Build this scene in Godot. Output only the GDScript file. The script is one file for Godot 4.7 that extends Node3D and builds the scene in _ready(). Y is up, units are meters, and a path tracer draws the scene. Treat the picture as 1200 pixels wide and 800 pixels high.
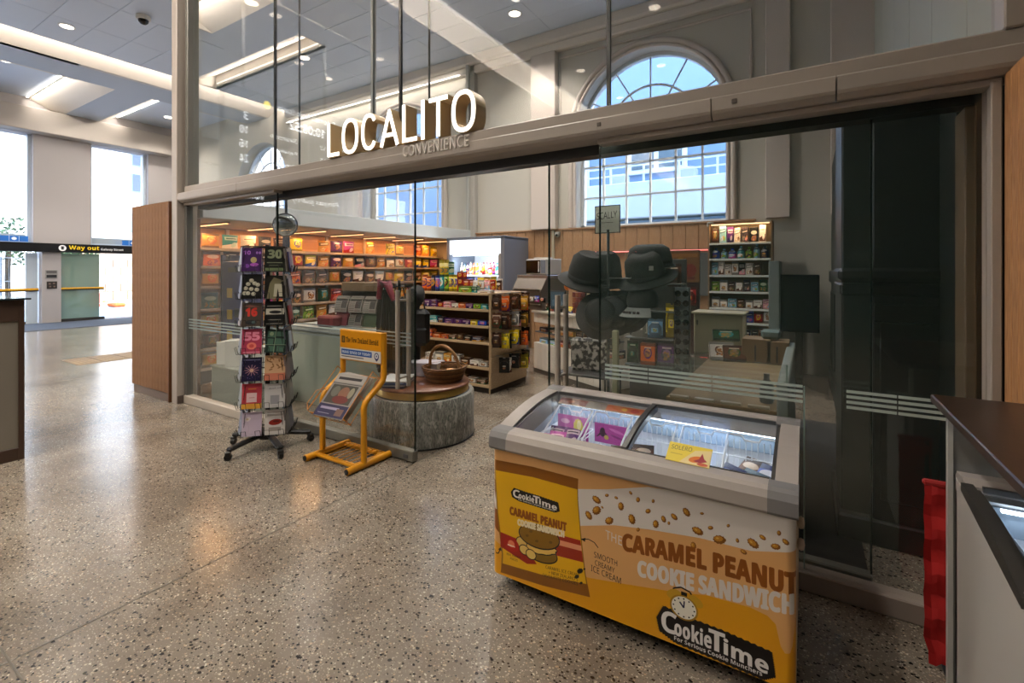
extends Node3D
# A convenience shop in a station hall. Metres, y up, the camera at the origin of x and z. The shop front lies at z = -2.6 and runs along x.

const CEILING := 6.0
const ORD := ["first", "second", "third", "fourth", "fifth", "sixth", "seventh", "eighth", "ninth", "tenth", "eleventh", "twelfth", "thirteenth", "fourteenth", "fifteenth", "sixteenth", "seventeenth", "eighteenth", "nineteenth", "twentieth", "twenty-first", "twenty-second", "twenty-third", "twenty-fourth"]
const TONES := [["red", 0.66, 0.08, 0.09], ["orange", 0.88, 0.40, 0.08], ["gold", 0.78, 0.58, 0.16], ["yellow", 0.93, 0.82, 0.10], ["lime green", 0.52, 0.70, 0.16], ["dark green", 0.08, 0.30, 0.17], ["teal", 0.10, 0.55, 0.58], ["light blue", 0.50, 0.70, 0.86], ["royal blue", 0.10, 0.26, 0.66], ["navy", 0.08, 0.10, 0.26], ["purple", 0.34, 0.13, 0.42], ["magenta", 0.74, 0.26, 0.62], ["pink", 0.88, 0.58, 0.62], ["white", 0.88, 0.87, 0.84], ["brown", 0.36, 0.20, 0.11], ["black", 0.06, 0.06, 0.06]]

var taken := {}
var mats := {}
var meshes := {}
var rng := RandomNumberGenerator.new()
var atlas: ImageTexture


# light levels
const TROUGH := 12.0
const COFFER := 6.0
const LAMP := 10.5
const FREEZER := 0.12
const BEAM := 110.0
const SOFFIT := 0.75


func _ready():
	var cam := Camera3D.new(); cam.name = "camera"; add_child(cam)
	cam.projection = Camera3D.PROJECTION_FRUSTUM
	cam.near = 0.05; cam.far = 200.0; cam.keep_aspect = Camera3D.KEEP_HEIGHT
	cam.size = 0.05 * 800.0 / 556.3
	cam.frustum_offset = Vector2(0, -0.05 * (400.0 - 317.0) / 556.3)
	cam.position = Vector3(0, 1.5, 0)
	cam.rotation.y = atan(345.0 / 556.3)
	cam.current = true
	var we := WorldEnvironment.new(); we.name = "environment"; add_child(we)
	var env := Environment.new(); we.environment = env
	env.background_mode = Environment.BG_SKY
	var sky := Sky.new(); var sm := ProceduralSkyMaterial.new()
	sm.sky_top_color = Color(0.62, 0.74, 0.90); sm.sky_horizon_color = Color(0.90, 0.93, 0.97); sm.sky_energy_multiplier = 2.6; sm.sky_curve = 0.2
	sm.ground_bottom_color = Color(0.5, 0.5, 0.5); sm.ground_horizon_color = Color(0.6, 0.6, 0.6)
	sky.sky_material = sm; env.sky = sky
	var sun := DirectionalLight3D.new(); sun.name = "sun"; add_child(sun)
	sun.light_energy = 3.0; sun.light_color = Color(1, 0.97, 0.92); sun.light_angular_distance = 4.0; sun.shadow_enabled = true; sun.sky_mode = DirectionalLight3D.SKY_MODE_LIGHT_ONLY
	sun.basis = Basis.looking_at(Vector3(-0.8, -0.62, 0.16), Vector3.UP)
	env.tonemap_mode = Environment.TONE_MAPPER_LINEAR; env.tonemap_exposure = 1.28
	env.sdfgi_enabled = true; env.ssao_enabled = true; env.ssil_enabled = true
	rng.seed = 7
	for e in [["plain", 400, "Droid Sans"], ["bold", 700, "Droid Sans"], ["serif", 700, "Droid Serif"]]:
		var f := SystemFont.new(); f.font_names = PackedStringArray([e[2]]); f.font_weight = e[1]
		if e[0] == "plain": Print.plain = f
		elif e[0] == "bold": Print.bold = f
		else: Print.serif = f
	make_atlas()
	goods_mat = printed(atlas, 0.4, 0.45)
	build_hall()
	build_front()
	build_outside()
	build_freezers()
	build_card_stand()
	build_news_stand()
	build_left_counter()
	build_signs()
	build_drum()
	build_left_shop()
	build_gondola()
	build_back_shop()
	build_display_stands()


# ---------------------------------------------------------------- shapes
class G:
	var v := PackedVector3Array()
	var n := PackedVector3Array()
	var t := PackedVector2Array()

	func tri(a: Vector3, b: Vector3, c: Vector3, na: Vector3, nb: Vector3, nc: Vector3, ua := Vector2(), ub := Vector2(), uc := Vector2()):
		if (c - a).cross(b - a).dot(na + nb + nc) < 0.0:
			v.append_array([a, c, b]); n.append_array([na, nc, nb]); t.append_array([ua, uc, ub])
		else:
			v.append_array([a, b, c]); n.append_array([na, nb, nc]); t.append_array([ua, ub, uc])

	func quad(a: Vector3, b: Vector3, c: Vector3, d: Vector3, m: Vector3, u := [Vector2(0, 1), Vector2(1, 1), Vector2(1, 0), Vector2(0, 0)]):
		tri(a, b, c, m, m, m, u[0], u[1], u[2])
		tri(a, c, d, m, m, m, u[0], u[2], u[3])

	func flat(a: Vector3, b: Vector3, c: Vector3, d: Vector3, out_from: Vector3):
		var m := (b - a).cross(c - a).normalized()
		quad(a, b, c, d, m if m.dot((a + c) / 2.0 - out_from) > 0.0 else -m)

	func box(c: Vector3, s: Vector3, bev := 0.0, bs := Basis()):
		var h := s / 2.0
		bev = minf(bev, minf(h.x, minf(h.y, h.z)) * 0.9)
		var k := h - Vector3.ONE * bev
		for ax in 3:
			for sg in [-1.0, 1.0]:
				var m := Vector3(); m[ax] = sg
				var u := Vector3(); u[(ax + 1) % 3] = 1.0
				var w := Vector3(); w[(ax + 2) % 3] = 1.0
				if ax == 0: u = Vector3(0, 0, -sg); w = Vector3(0, 1, 0)
				elif ax == 1: u = Vector3(1, 0, 0); w = Vector3(0, 0, -sg)
				else: u = Vector3(sg, 0, 0); w = Vector3(0, 1, 0)
				var o := m * h
				var p: Array = []
				for q in [[-1, -1], [1, -1], [1, 1], [-1, 1]]:
					p.append(c + bs * (o + u * q[0] * (u.abs().dot(k)) + w * q[1] * (w.abs().dot(k))))
				quad(p[0], p[1], p[2], p[3], bs * m)
		if bev <= 0.0:
			return
		for ax in 3:
			var b1 := (ax + 1) % 3
			var b2 := (ax + 2) % 3
			for s1 in [-1.0, 1.0]:
				for s2 in [-1.0, 1.0]:
					var p: Array = []
					for e in [-1.0, 1.0]:
						var x := Vector3(); x[ax] = e * k[ax]; x[b1] = s1 * h[b1]; x[b2] = s2 * k[b2]
						var y := Vector3(); y[ax] = e * k[ax]; y[b1] = s1 * k[b1]; y[b2] = s2 * h[b2]
						p.append(c + bs * x); p.append(c + bs * y)
					var m := Vector3(); m[b1] = s1; m[b2] = s2
					quad(p[0], p[1], p[3], p[2], bs * m.normalized(), [Vector2(.02, .02), Vector2(.02, .02), Vector2(.02, .02), Vector2(.02, .02)])
		for sx in [-1.0, 1.0]:
			for sy in [-1.0, 1.0]:
				for sz in [-1.0, 1.0]:
					var s3 := Vector3(sx, sy, sz)
					var m := bs * s3.normalized()
					tri(c + bs * (s3 * Vector3(h.x, k.y, k.z)), c + bs * (s3 * Vector3(k.x, h.y, k.z)), c + bs * (s3 * Vector3(k.x, k.y, h.z)), m, m, m)

	func span(a: Vector3, b: Vector3, bev := 0.0):
		box((a + b) / 2.0, (b - a).abs(), bev)

	func tube(p: Array, r: float, sides := 8, closed := false, flat_y := 1.0):
		var rings := []
		var last := p.size() - 1
		var ref := Vector3.UP
		for i in p.size():
			var d: Vector3
			if closed: d = p[(i + 1) % p.size()] - p[(i + last) % p.size()]
			else: d = p[mini(i + 1, last)] - p[maxi(i - 1, 0)]
			d = d.normalized()
			if absf(d.dot(ref)) > 0.95: ref = Vector3(0.6, 0.1, 0.8) if absf(d.y) > 0.7 else Vector3.UP
			var a := d.cross(ref).normalized()
			var b := a.cross(d).normalized()
			ref = b
			var ring := []
			for k in sides:
				var g := TAU * k / sides
				ring.append([p[i] + a * cos(g) * r + b * sin(g) * r * flat_y, (a * cos(g) + b * sin(g)).normalized()])
			rings.append(ring)
		for i in (p.size() if closed else last):
			var j := (i + 1) % p.size()
			for k in sides:
				var l := (k + 1) % sides
				var A = rings[i][k]; var B = rings[i][l]; var C = rings[j][l]; var D = rings[j][k]
				tri(A[0], B[0], C[0], A[1], B[1], C[1]); tri(A[0], C[0], D[0], A[1], C[1], D[1])
		if not closed:
			for e in [0, last]:
				var m: Vector3 = (p[0] - p[1]).normalized() if e == 0 else (p[last] - p[last - 1]).normalized()
				for k in range(1, sides - 1):
					tri(rings[e][0][0], rings[e][k][0], rings[e][k + 1][0], m, m, m)

	# prof: radius, height pairs from below to above
	func lathe(prof: Array, seg := 24, at := Vector3(), bs := Basis(), from := 0.0, to := TAU, sharp := 0.6):
		var nn := []
		var tall: float = prof[prof.size() - 1].y - prof[0].y
		if absf(tall) < 1e-4: tall = 1.0
		for i in prof.size() - 1:
			var d: Vector2 = prof[i + 1] - prof[i]
			nn.append(Vector2(d.y, -d.x).normalized())
		for i in prof.size() - 1:
			var n0: Vector2 = nn[i]
			var n1: Vector2 = nn[i]
			if i > 0 and nn[i - 1].dot(nn[i]) > sharp: n0 = (nn[i - 1] + nn[i]).normalized()
			if i < nn.size() - 1 and nn[i + 1].dot(nn[i]) > sharp: n1 = (nn[i + 1] + nn[i]).normalized()
			for k in seg:
				var g0 := from + (to - from) * k / seg
				var g1 := from + (to - from) * (k + 1) / seg
				var e0 := Vector3(cos(g0), 0, sin(g0)); var e1 := Vector3(cos(g1), 0, sin(g1))
				var y0 := Vector3(0, prof[i].y, 0); var y1 := Vector3(0, prof[i + 1].y, 0)
				var a: Vector3 = at + bs * (e0 * prof[i].x + y0); var b: Vector3 = at + bs * (e1 * prof[i].x + y0)
				var c: Vector3 = at + bs * (e1 * prof[i + 1].x + y1); var d: Vector3 = at + bs * (e0 * prof[i + 1].x + y1)
				var ma: Vector3 = bs * (e0 * n0.x + Vector3(0, n0.y, 0)); var mb: Vector3 = bs * (e1 * n0.x + Vector3(0, n0.y, 0))
				var mc: Vector3 = bs * (e1 * n1.x + Vector3(0, n1.y, 0)); var md: Vector3 = bs * (e0 * n1.x + Vector3(0, n1.y, 0))
				var u0 := 1.0 - float(k) / seg; var u1 := 1.0 - float(k + 1) / seg
				var w0: float = 1.0 - (prof[i].y - prof[0].y) / tall; var w1: float = 1.0 - (prof[i + 1].y - prof[0].y) / tall
				if prof[i].x > 1e-5: tri(a, b, c, ma, mb, mc, Vector2(u0, w0), Vector2(u1, w0), Vector2(u1, w1))
				if prof[i + 1].x > 1e-5: tri(a, c, d, ma, mc, md, Vector2(u0, w0), Vector2(u1, w1), Vector2(u0, w1))

	# an outline in the xy plane, drawn out from z = 0 to z = depth
	func prism(poly: PackedVector2Array, depth: float, x := Transform3D(), uvbox := Rect2(0, 0, 1, 1)):
		var idx := Geometry2D.triangulate_polygon(poly)
		for z in [0.0, depth]:
			var m := (x.basis * Vector3(0, 0, -1.0 if (z == 0.0) == (depth > 0.0) else 1.0)).normalized()
			for i in range(0, idx.size(), 3):
				var q := []
				var u := []
				for k in 3:
					var p := poly[idx[i + k]]
					q.append(x * Vector3(p.x, p.y, z))
					u.append(Vector2((p.x - uvbox.position.x) / uvbox.size.x, 1.0 - (p.y - uvbox.position.y) / uvbox.size.y))
				tri(q[0], q[1], q[2], m, m, m, u[0], u[1], u[2])
		var cw := Geometry2D.is_polygon_clockwise(poly)
		for i in poly.size():
			var a := poly[i]
			var b := poly[(i + 1) % poly.size()]
			var d := (b - a).normalized()
			var m := x.basis * (Vector3(-d.y, d.x, 0) if cw else Vector3(d.y, -d.x, 0))
			quad(x * Vector3(a.x, a.y, 0), x * Vector3(b.x, b.y, 0), x * Vector3(b.x, b.y, depth), x * Vector3(a.x, a.y, depth), m.normalized(), [Vector2(.02, .02), Vector2(.02, .02), Vector2(.02, .02), Vector2(.02, .02)])

	# a band between two outlines of the same length (a letter O)
	func ring(outer: Array, inner: Array, depth: float, x := Transform3D()):
		var c := outer.size()
		for i in c:
			var j := (i + 1) % c
			for z in [0.0, depth]:
				var m := (x.basis * Vector3(0, 0, -1.0 if z == 0.0 else 1.0)).normalized()
				quad(x * Vector3(outer[i].x, outer[i].y, z), x * Vector3(outer[j].x, outer[j].y, z), x * Vector3(inner[j].x, inner[j].y, z), x * Vector3(inner[i].x, inner[i].y, z), m)
			for r in [outer, inner]:
				var a: Vector3 = x * Vector3(r[i].x, r[i].y, 0); var b: Vector3 = x * Vector3(r[j].x, r[j].y, 0)
				var cc: Vector3 = x * Vector3(r[j].x, r[j].y, depth); var d: Vector3 = x * Vector3(r[i].x, r[i].y, depth)
				var o: Vector2 = (outer[i] + outer[j] - inner[i] - inner[j]).normalized()
				if r == inner: o = -o
				quad(a, b, cc, d, (x.basis * Vector3(o.x, o.y, 0)).normalized())

	func mesh() -> ArrayMesh:
		var a := []
		a.resize(Mesh.ARRAY_MAX)
		a[Mesh.ARRAY_VERTEX] = v; a[Mesh.ARRAY_NORMAL] = n; a[Mesh.ARRAY_TEX_UV] = t
		var m := ArrayMesh.new()
		m.add_surface_from_arrays(Mesh.PRIMITIVE_TRIANGLES, a)
		return m


# ---------------------------------------------------------------- printed pictures
class Print:
	var im: Image
	var s: float
	var x0: float
	var y1: float
	static var plain: SystemFont
	static var bold: SystemFont
	static var serif: SystemFont

	func _init(a: float, b: float, x_right: float, y_top: float, width: int, back: Color):
		x0 = a; y1 = y_top; s = width / (x_right - a)
		im = Image.create(width, int(round((y_top - b) * s)), false, Image.FORMAT_RGB8)
		im.fill(back)

	func poly(p: Array, c: Color):
		var q := []
		var lo := 1e9
		var hi := -1e9
		for k in p:
			var e := Vector2((k.x - x0) * s, (y1 - k.y) * s)
			q.append(e); lo = minf(lo, e.y); hi = maxf(hi, e.y)
		for y in range(maxi(0, int(floor(lo))), mini(im.get_height() - 1, int(ceil(hi))) + 1):
			var yc := y + 0.5
			var xs: Array[float] = []
			for i in q.size():
				var a: Vector2 = q[i]
				var b: Vector2 = q[(i + 1) % q.size()]
				if (a.y <= yc) != (b.y <= yc):
					xs.append(a.x + (yc - a.y) / (b.y - a.y) * (b.x - a.x))
			xs.sort()
			for i in range(0, xs.size() - 1, 2):
				var xa := int(round(xs[i])); var xb := int(round(xs[i + 1]))
				if xb > xa: im.fill_rect(Rect2i(xa, y, xb - xa, 1), c)

	func rect(a: float, b: float, w: float, h: float, c: Color):
		im.fill_rect(Rect2i(int(round((a - x0) * s)), int(round((y1 - b - h) * s)), maxi(1, int(round(w * s))), maxi(1, int(round(h * s)))), c)

	func oval(cx: float, cy: float, rx: float, ry: float, c: Color, turn := 0.0, wob := 0.0, k := 28):
		var p := []
		for i in k:
			var g := TAU * i / k
			var f := 1.0 + wob * sin(i * 2.4 + cx * 90.0)
			p.append(Vector2(cx, cy) + Vector2(cos(g) * rx * f, sin(g) * ry * f).rotated(turn))
		poly(p, c)

	func line(p: Array, w: float, c: Color):
		for i in p.size() - 1:
			var d: Vector2 = (p[i + 1] - p[i]).normalized()
			var m := Vector2(-d.y, d.x) * w / 2.0
			poly([p[i] + m, p[i + 1] + m, p[i + 1] - m, p[i] - m], c)

	# a line of text fitted into w by h with its lower left corner at (x, y); rise lifts its right end, bow bends it up in the middle
	func text(what: String, x: float, y: float, w: float, h: float, c: Color, font: Font, rise := 0.0, bow := 0.0, fat := 0.0, taper := 0.0):
		var tm := TextMesh.new()
		tm.text = what; tm.font = font; tm.font_size = 96; tm.pixel_size = 0.01; tm.depth = 0.0; tm.curve_step = 2.0
		var a := tm.get_mesh_arrays()
		var vv: PackedVector3Array = a[Mesh.ARRAY_VERTEX]
		var ii: PackedInt32Array = a[Mesh.ARRAY_INDEX] if a[Mesh.ARRAY_INDEX] != null else PackedInt32Array(range(vv.size()))
		var lo := Vector3(1e9, 1e9, 0)
		var hi := -lo
		for q in vv: lo = lo.min(q); hi = hi.max(q)
		var pts := PackedVector2Array()
		for q in vv:
			var f := (q.x - lo.x) / (hi.x - lo.x)
			pts.append(Vector2(x + f * w, y + (q.y - lo.y) / (hi.y - lo.y) * h * (1.0 + taper * f) + rise * f + bow * 4.0 * f * (1.0 - f)))
		for i in range(0, ii.size(), 3):
			var tri := [pts[ii[i]], pts[ii[i + 1]], pts[ii[i + 2]]]
			if fat > 0.0:
				for o in [Vector2(1, 0), Vector2(-1, 0), Vector2(0, 1), Vector2(0, -1), Vector2(.7, .7), Vector2(-.7, .7), Vector2(.7, -.7), Vector2(-.7, -.7)]:
					poly([tri[0] + o * fat, tri[1] + o * fat, tri[2] + o * fat], c)
			poly(tri, c)

	func tex() -> ImageTexture:
		im.generate_mipmaps()
		return ImageTexture.create_from_image(im)


# ---------------------------------------------------------------- materials
func mat(c: Color, rough := 0.6, metal := 0.0, spec := 0.5) -> StandardMaterial3D:
	var key := "%s %.2f %.2f %.2f" % [c.to_html(), rough, metal, spec]
	if not mats.has(key):
		var m := StandardMaterial3D.new()
		m.albedo_color = c; m.roughness = rough; m.metallic = metal; m.metallic_specular = spec
		mats[key] = m
	return mats[key]


func glow(c: Color, e: float, body := Color(0.9, 0.9, 0.88)) -> StandardMaterial3D:
	var key := "glow %s %.3f" % [c.to_html(), e]
	if not mats.has(key):
		var m := StandardMaterial3D.new()
		m.albedo_color = body; m.emission_enabled = true; m.emission = c; m.emission_energy_multiplier = e
		mats[key] = m
	return mats[key]


func glass(tint := Color(0.55, 0.68, 0.62), a := 0.06) -> StandardMaterial3D:
	var key := "glass %s %.3f" % [tint.to_html(), a]
	if not mats.has(key):
		var m := StandardMaterial3D.new()
		m.transparency = BaseMaterial3D.TRANSPARENCY_ALPHA
		m.albedo_color = Color(tint, a); m.roughness = 0.02; m.metallic_specular = 0.5
		mats[key] = m
	return mats[key]


func printed(t: Texture2D, rough := 0.5, spec := 0.4) -> StandardMaterial3D:
	var m := StandardMaterial3D.new()
	m.albedo_texture = t; m.roughness = rough; m.metallic_specular = spec
	return m


# grain that follows the world: scale gives repeats per metre along x, y and z
func grained(name: String, stops: Array, scale: Vector3, freq := 0.02, rough := 0.55, spec := 0.4, warp := 0.0, seed_ := 3) -> StandardMaterial3D:
	if mats.has(name): return mats[name]
	var f := FastNoiseLite.new()
	f.seed = seed_; f.frequency = freq; f.fractal_octaves = 5; f.noise_type = FastNoiseLite.TYPE_SIMPLEX_SMOOTH
	if warp > 0.0:
		f.domain_warp_enabled = true; f.domain_warp_amplitude = warp; f.domain_warp_frequency = freq
	var g := Gradient.new()
	var offs := PackedFloat32Array(); var cols := PackedColorArray()
	for s in stops: offs.append(s[0]); cols.append(s[1])
	g.offsets = offs; g.colors = cols
	var t := NoiseTexture2D.new()
	t.width = 512; t.height = 512; t.seamless = true; t.noise = f; t.color_ramp = g; t.normalize = true
	var m := StandardMaterial3D.new()
	m.albedo_texture = t; m.roughness = rough; m.metallic_specular = spec
	m.uv1_triplanar = true; m.uv1_world_triplanar = true; m.uv1_scale = scale; m.uv1_triplanar_sharpness = 8.0
	mats[name] = m
	return m


func terrazzo() -> StandardMaterial3D:
	var w := 2048   # two metres
	var im := Image.create(w, w, false, Image.FORMAT_RGB8)
	im.fill(Color(0.475, 0.445, 0.40))
	var r := RandomNumberGenerator.new(); r.seed = 11
	var chips := [[30000, 2.0, 4.5, [Color(0.72, 0.69, 0.635), Color(0.40, 0.365, 0.32), Color(0.65, 0.615, 0.555), Color(0.57, 0.53, 0.475)]], [9000, 3.5, 7.5, [Color(0.76, 0.73, 0.67), Color(0.70, 0.655, 0.58), Color(0.60, 0.56, 0.50), Color(0.66, 0.58, 0.49), Color(0.52, 0.48, 0.43)]], [4200, 3.0, 7.5, [Color(0.10, 0.085, 0.075), Color(0.15, 0.125, 0.105), Color(0.22, 0.18, 0.15)]], [950, 6.0, 11.0, [Color(0.075, 0.065, 0.06), Color(0.12, 0.10, 0.085)]]]
	for kind in chips:
		for i in kind[0]:
			var c := Vector2(r.randf() * w, r.randf() * w)
			var rad := r.randf_range(kind[1], kind[2])
			var col: Color = kind[3][r.randi() % kind[3].size()]
			var k := r.randi_range(4, 6)
			var q := []
			var turn := r.randf() * TAU
			for j in k:
				var g := turn + TAU * j / k
				q.append(Vector2(cos(g), sin(g) * 0.75) * rad * r.randf_range(0.65, 1.1))
			for y in range(int(-rad * 1.1), int(rad * 1.1) + 1):
				var lo := 1e9; var hi := -1e9
				for j in k:
					var a: Vector2 = q[j]; var b: Vector2 = q[(j + 1) % k]
					if (a.y <= y) != (b.y <= y):
						var x := a.x + (y - a.y) / (b.y - a.y) * (b.x - a.x)
						lo = minf(lo, x); hi = maxf(hi, x)
				if hi > lo:
					var px := int(c.x + lo); var py := posmod(int(c.y) + y, w); var len := maxi(1, int(hi - lo))
					im.fill_rect(Rect2i(px, py, len, 1), col)
					if px < 0: im.fill_rect(Rect2i(px + w, py, len, 1), col)
					elif px + len > w: im.fill_rect(Rect2i(px - w, py, len, 1), col)
	im.generate_mipmaps()
	var m := StandardMaterial3D.new()
	m.albedo_texture = ImageTexture.create_from_image(im)
	m.uv1_scale = Vector3(0.5, 0.5, 1)
	var f := FastNoiseLite.new(); f.seed = 5; f.frequency = 0.012; f.fractal_octaves = 4
	var g := Gradient.new(); g.offsets = PackedFloat32Array([0.2, 0.5, 0.8]); g.colors = PackedColorArray([Color(0.84, 0.82, 0.80), Color(0.95, 0.93, 0.91), Color(1, 1, 1)])
	var t := NoiseTexture2D.new(); t.width = 512; t.height = 512; t.seamless = true; t.noise = f; t.color_ramp = g
	m.detail_enabled = true; m.detail_blend_mode = BaseMaterial3D.BLEND_MODE_MUL; m.detail_albedo = t; m.detail_uv_layer = BaseMaterial3D.DETAIL_UV_2
	m.uv2_scale = Vector3(1, 1, 1)
	m.roughness = 0.21; m.metallic_specular = 0.55
	return m


# eight by eight small package prints without words: sixteen colours, four layouts
func make_atlas():
	var im := Image.create(1024, 1024, false, Image.FORMAT_RGB8)
	var r := RandomNumberGenerator.new(); r.seed = 21
	for cell in 64:
		var o := Vector2i(cell % 8, cell / 8) * 128
		var tone: Array = TONES[cell % 16]
		var c := Color(tone[1], tone[2], tone[3])
		im.fill_rect(Rect2i(o, Vector2i(128, 128)), c)
		var p := Print.new(0, 0, 128, 128, 128, c)
		var dark := c.darkened(0.45); var pale := c.lerp(Color(1, 0.97, 0.9), 0.7)
		var other: Array = TONES[(cell * 7 + 3) % 16]
		var oc := Color(other[1], other[2], other[3])
		match cell / 16:
			0:
				p.rect(0, 100, 128, 28, dark); p.oval(64, 82, 46, 17, pale); p.oval(64, 34, 40, 24, c.lerp(oc, 0.55), 0.2, 0.12)
				for i in 9: p.oval(64 + r.randf_range(-34, 34), 32 + r.randf_range(-18, 18), 11, 8, Color(0.80, 0.55, 0.22).lerp(c, r.randf() * 0.5), r.randf() * 3.0, 0.1, 10)
			1:
				p.poly([Vector2(0, 30), Vector2(128, 62), Vector2(128, 0), Vector2(0, 0)], oc); p.rect(14, 78, 100, 30, pale); p.rect(22, 88, 84, 9, dark); p.oval(84, 38, 26, 20, pale, 0.5, 0.1)
			2:
				p.rect(0, 0, 128, 22, dark); p.rect(0, 112, 128, 16, dark); p.oval(64, 72, 36, 36, oc); p.oval(64, 72, 27, 24, c.lerp(pale, 0.5), 0.3, 0.1); p.rect(34, 98, 60, 9, pale)
				for i in 12: p.oval(64 + r.randf_range(-24, 24), 64 + r.randf_range(-26, 18), 10, 7, Color(0.78, 0.52, 0.20).lerp(oc, r.randf() * 0.6), r.randf() * 3.0, 0.1, 10)
			_:
				for i in 5: p.poly([Vector2(i * 30 - 20, 0), Vector2(i * 30 - 6, 0), Vector2(i * 30 + 24, 128), Vector2(i * 30 + 10, 128)], c.lerp(oc, 0.35))
				p.poly([Vector2(8, 70), Vector2(120, 82), Vector2(120, 112), Vector2(8, 104)], dark); p.poly([Vector2(20, 82), Vector2(106, 91), Vector2(106, 101), Vector2(20, 94)], pale); p.oval(46, 34, 26, 20, c.lerp(pale, 0.6), 0.2, 0.15); p.oval(88, 32, 22, 16, oc, 0.4, 0.12)
				for i in 8: p.oval(64 + r.randf_range(-40, 40), 34 + r.randf_range(-22, 18), 9, 6, Color(0.80, 0.58, 0.26).lerp(c, r.randf() * 0.5), r.randf() * 3.0, 0.1, 10)
		im.blit_rect(p.im, Rect2i(0, 0, 128, 128), o)
	im.generate_mipmaps()
	atlas = ImageTexture.create_from_image(im)


func into_cell(g: G, cell: int, n := 8) -> G:
	for i in g.t.size():
		var u := g.t[i].clamp(Vector2(0.02, 0.02), Vector2(0.98, 0.98))
		g.t[i] = (Vector2(cell % n, cell / n) + u) / n
	return g


# ---------------------------------------------------------------- things
func put(called: String, shape, m: Material, parent: Node = null) -> MeshInstance3D:
	var o := MeshInstance3D.new()
	o.mesh = shape.mesh() if shape is G else shape
	o.material_override = m
	named(o, called, parent)
	return o


func named(o: Node3D, called: String, parent: Node = null):
	var p: Node = parent if parent else self
	var key := "%d/%s" % [p.get_instance_id(), called]
	var k: int = taken.get(key, -1) + 1
	taken[key] = k
	o.name = called if k == 0 else "%s_%03d" % [called, k]
	p.add_child(o, true)


func tag(o: Node3D, label: String, category: String, group := "", kind := "") -> Node3D:
	o.set_meta("label", label); o.set_meta("category", category)
	if group: o.set_meta("group", group)
	if kind: o.set_meta("kind", kind)
	return o


func thing(called: String, label: String, category: String, at := Vector3(), turn := 0.0, group := "", kind := "") -> Node3D:
	var o := Node3D.new()
	named(o, called)
	o.position = at; o.rotation.y = turn
	return tag(o, label, category, group, kind)


func copy(o: Node3D, called: String, label: String, at: Vector3, turn: float, group := "") -> Node3D:
	var c: Node3D = o.duplicate()
	named(c, called)
	c.position = at; c.rotation.y = turn
	tag(c, label, o.get_meta("category"), group)
	return c


func area(called: String, at: Vector3, towards: Vector3, size: Vector2, energy: float, c: Color, parent: Node = null):
	var l := AreaLight3D.new()
	l.area_size = size; l.light_energy = energy; l.light_color = c; l.shadow_enabled = true; l.area_range = 40.0; l.area_attenuation = 2.0
	named(l, called, parent)
	l.position = at
	var up := Vector3.UP if absf(towards.normalized().y) < 0.9 else Vector3.FORWARD
	l.basis = Basis.looking_at(towards, up)
	return l


func spot(called: String, at: Vector3, energy: float, c: Color, angle := 55.0, size := 0.08, parent: Node = null):
	var l := SpotLight3D.new()
	l.light_energy = energy; l.light_color = c; l.spot_angle = angle; l.spot_range = 40.0; l.spot_attenuation = 2.0; l.spot_angle_attenuation = 0.9; l.light_size = size; l.shadow_enabled = true
	named(l, called, parent)
	l.position = at
	l.basis = Basis.looking_at(Vector3.DOWN, Vector3.FORWARD)


func B(a: Vector3, b: Vector3, bev := 0.0) -> G:
	var g := G.new()
	g.span(a, b, bev)
	return g


func V(x: float, y: float, z: float) -> Vector3:
	return Vector3(x, y, z)


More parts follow.
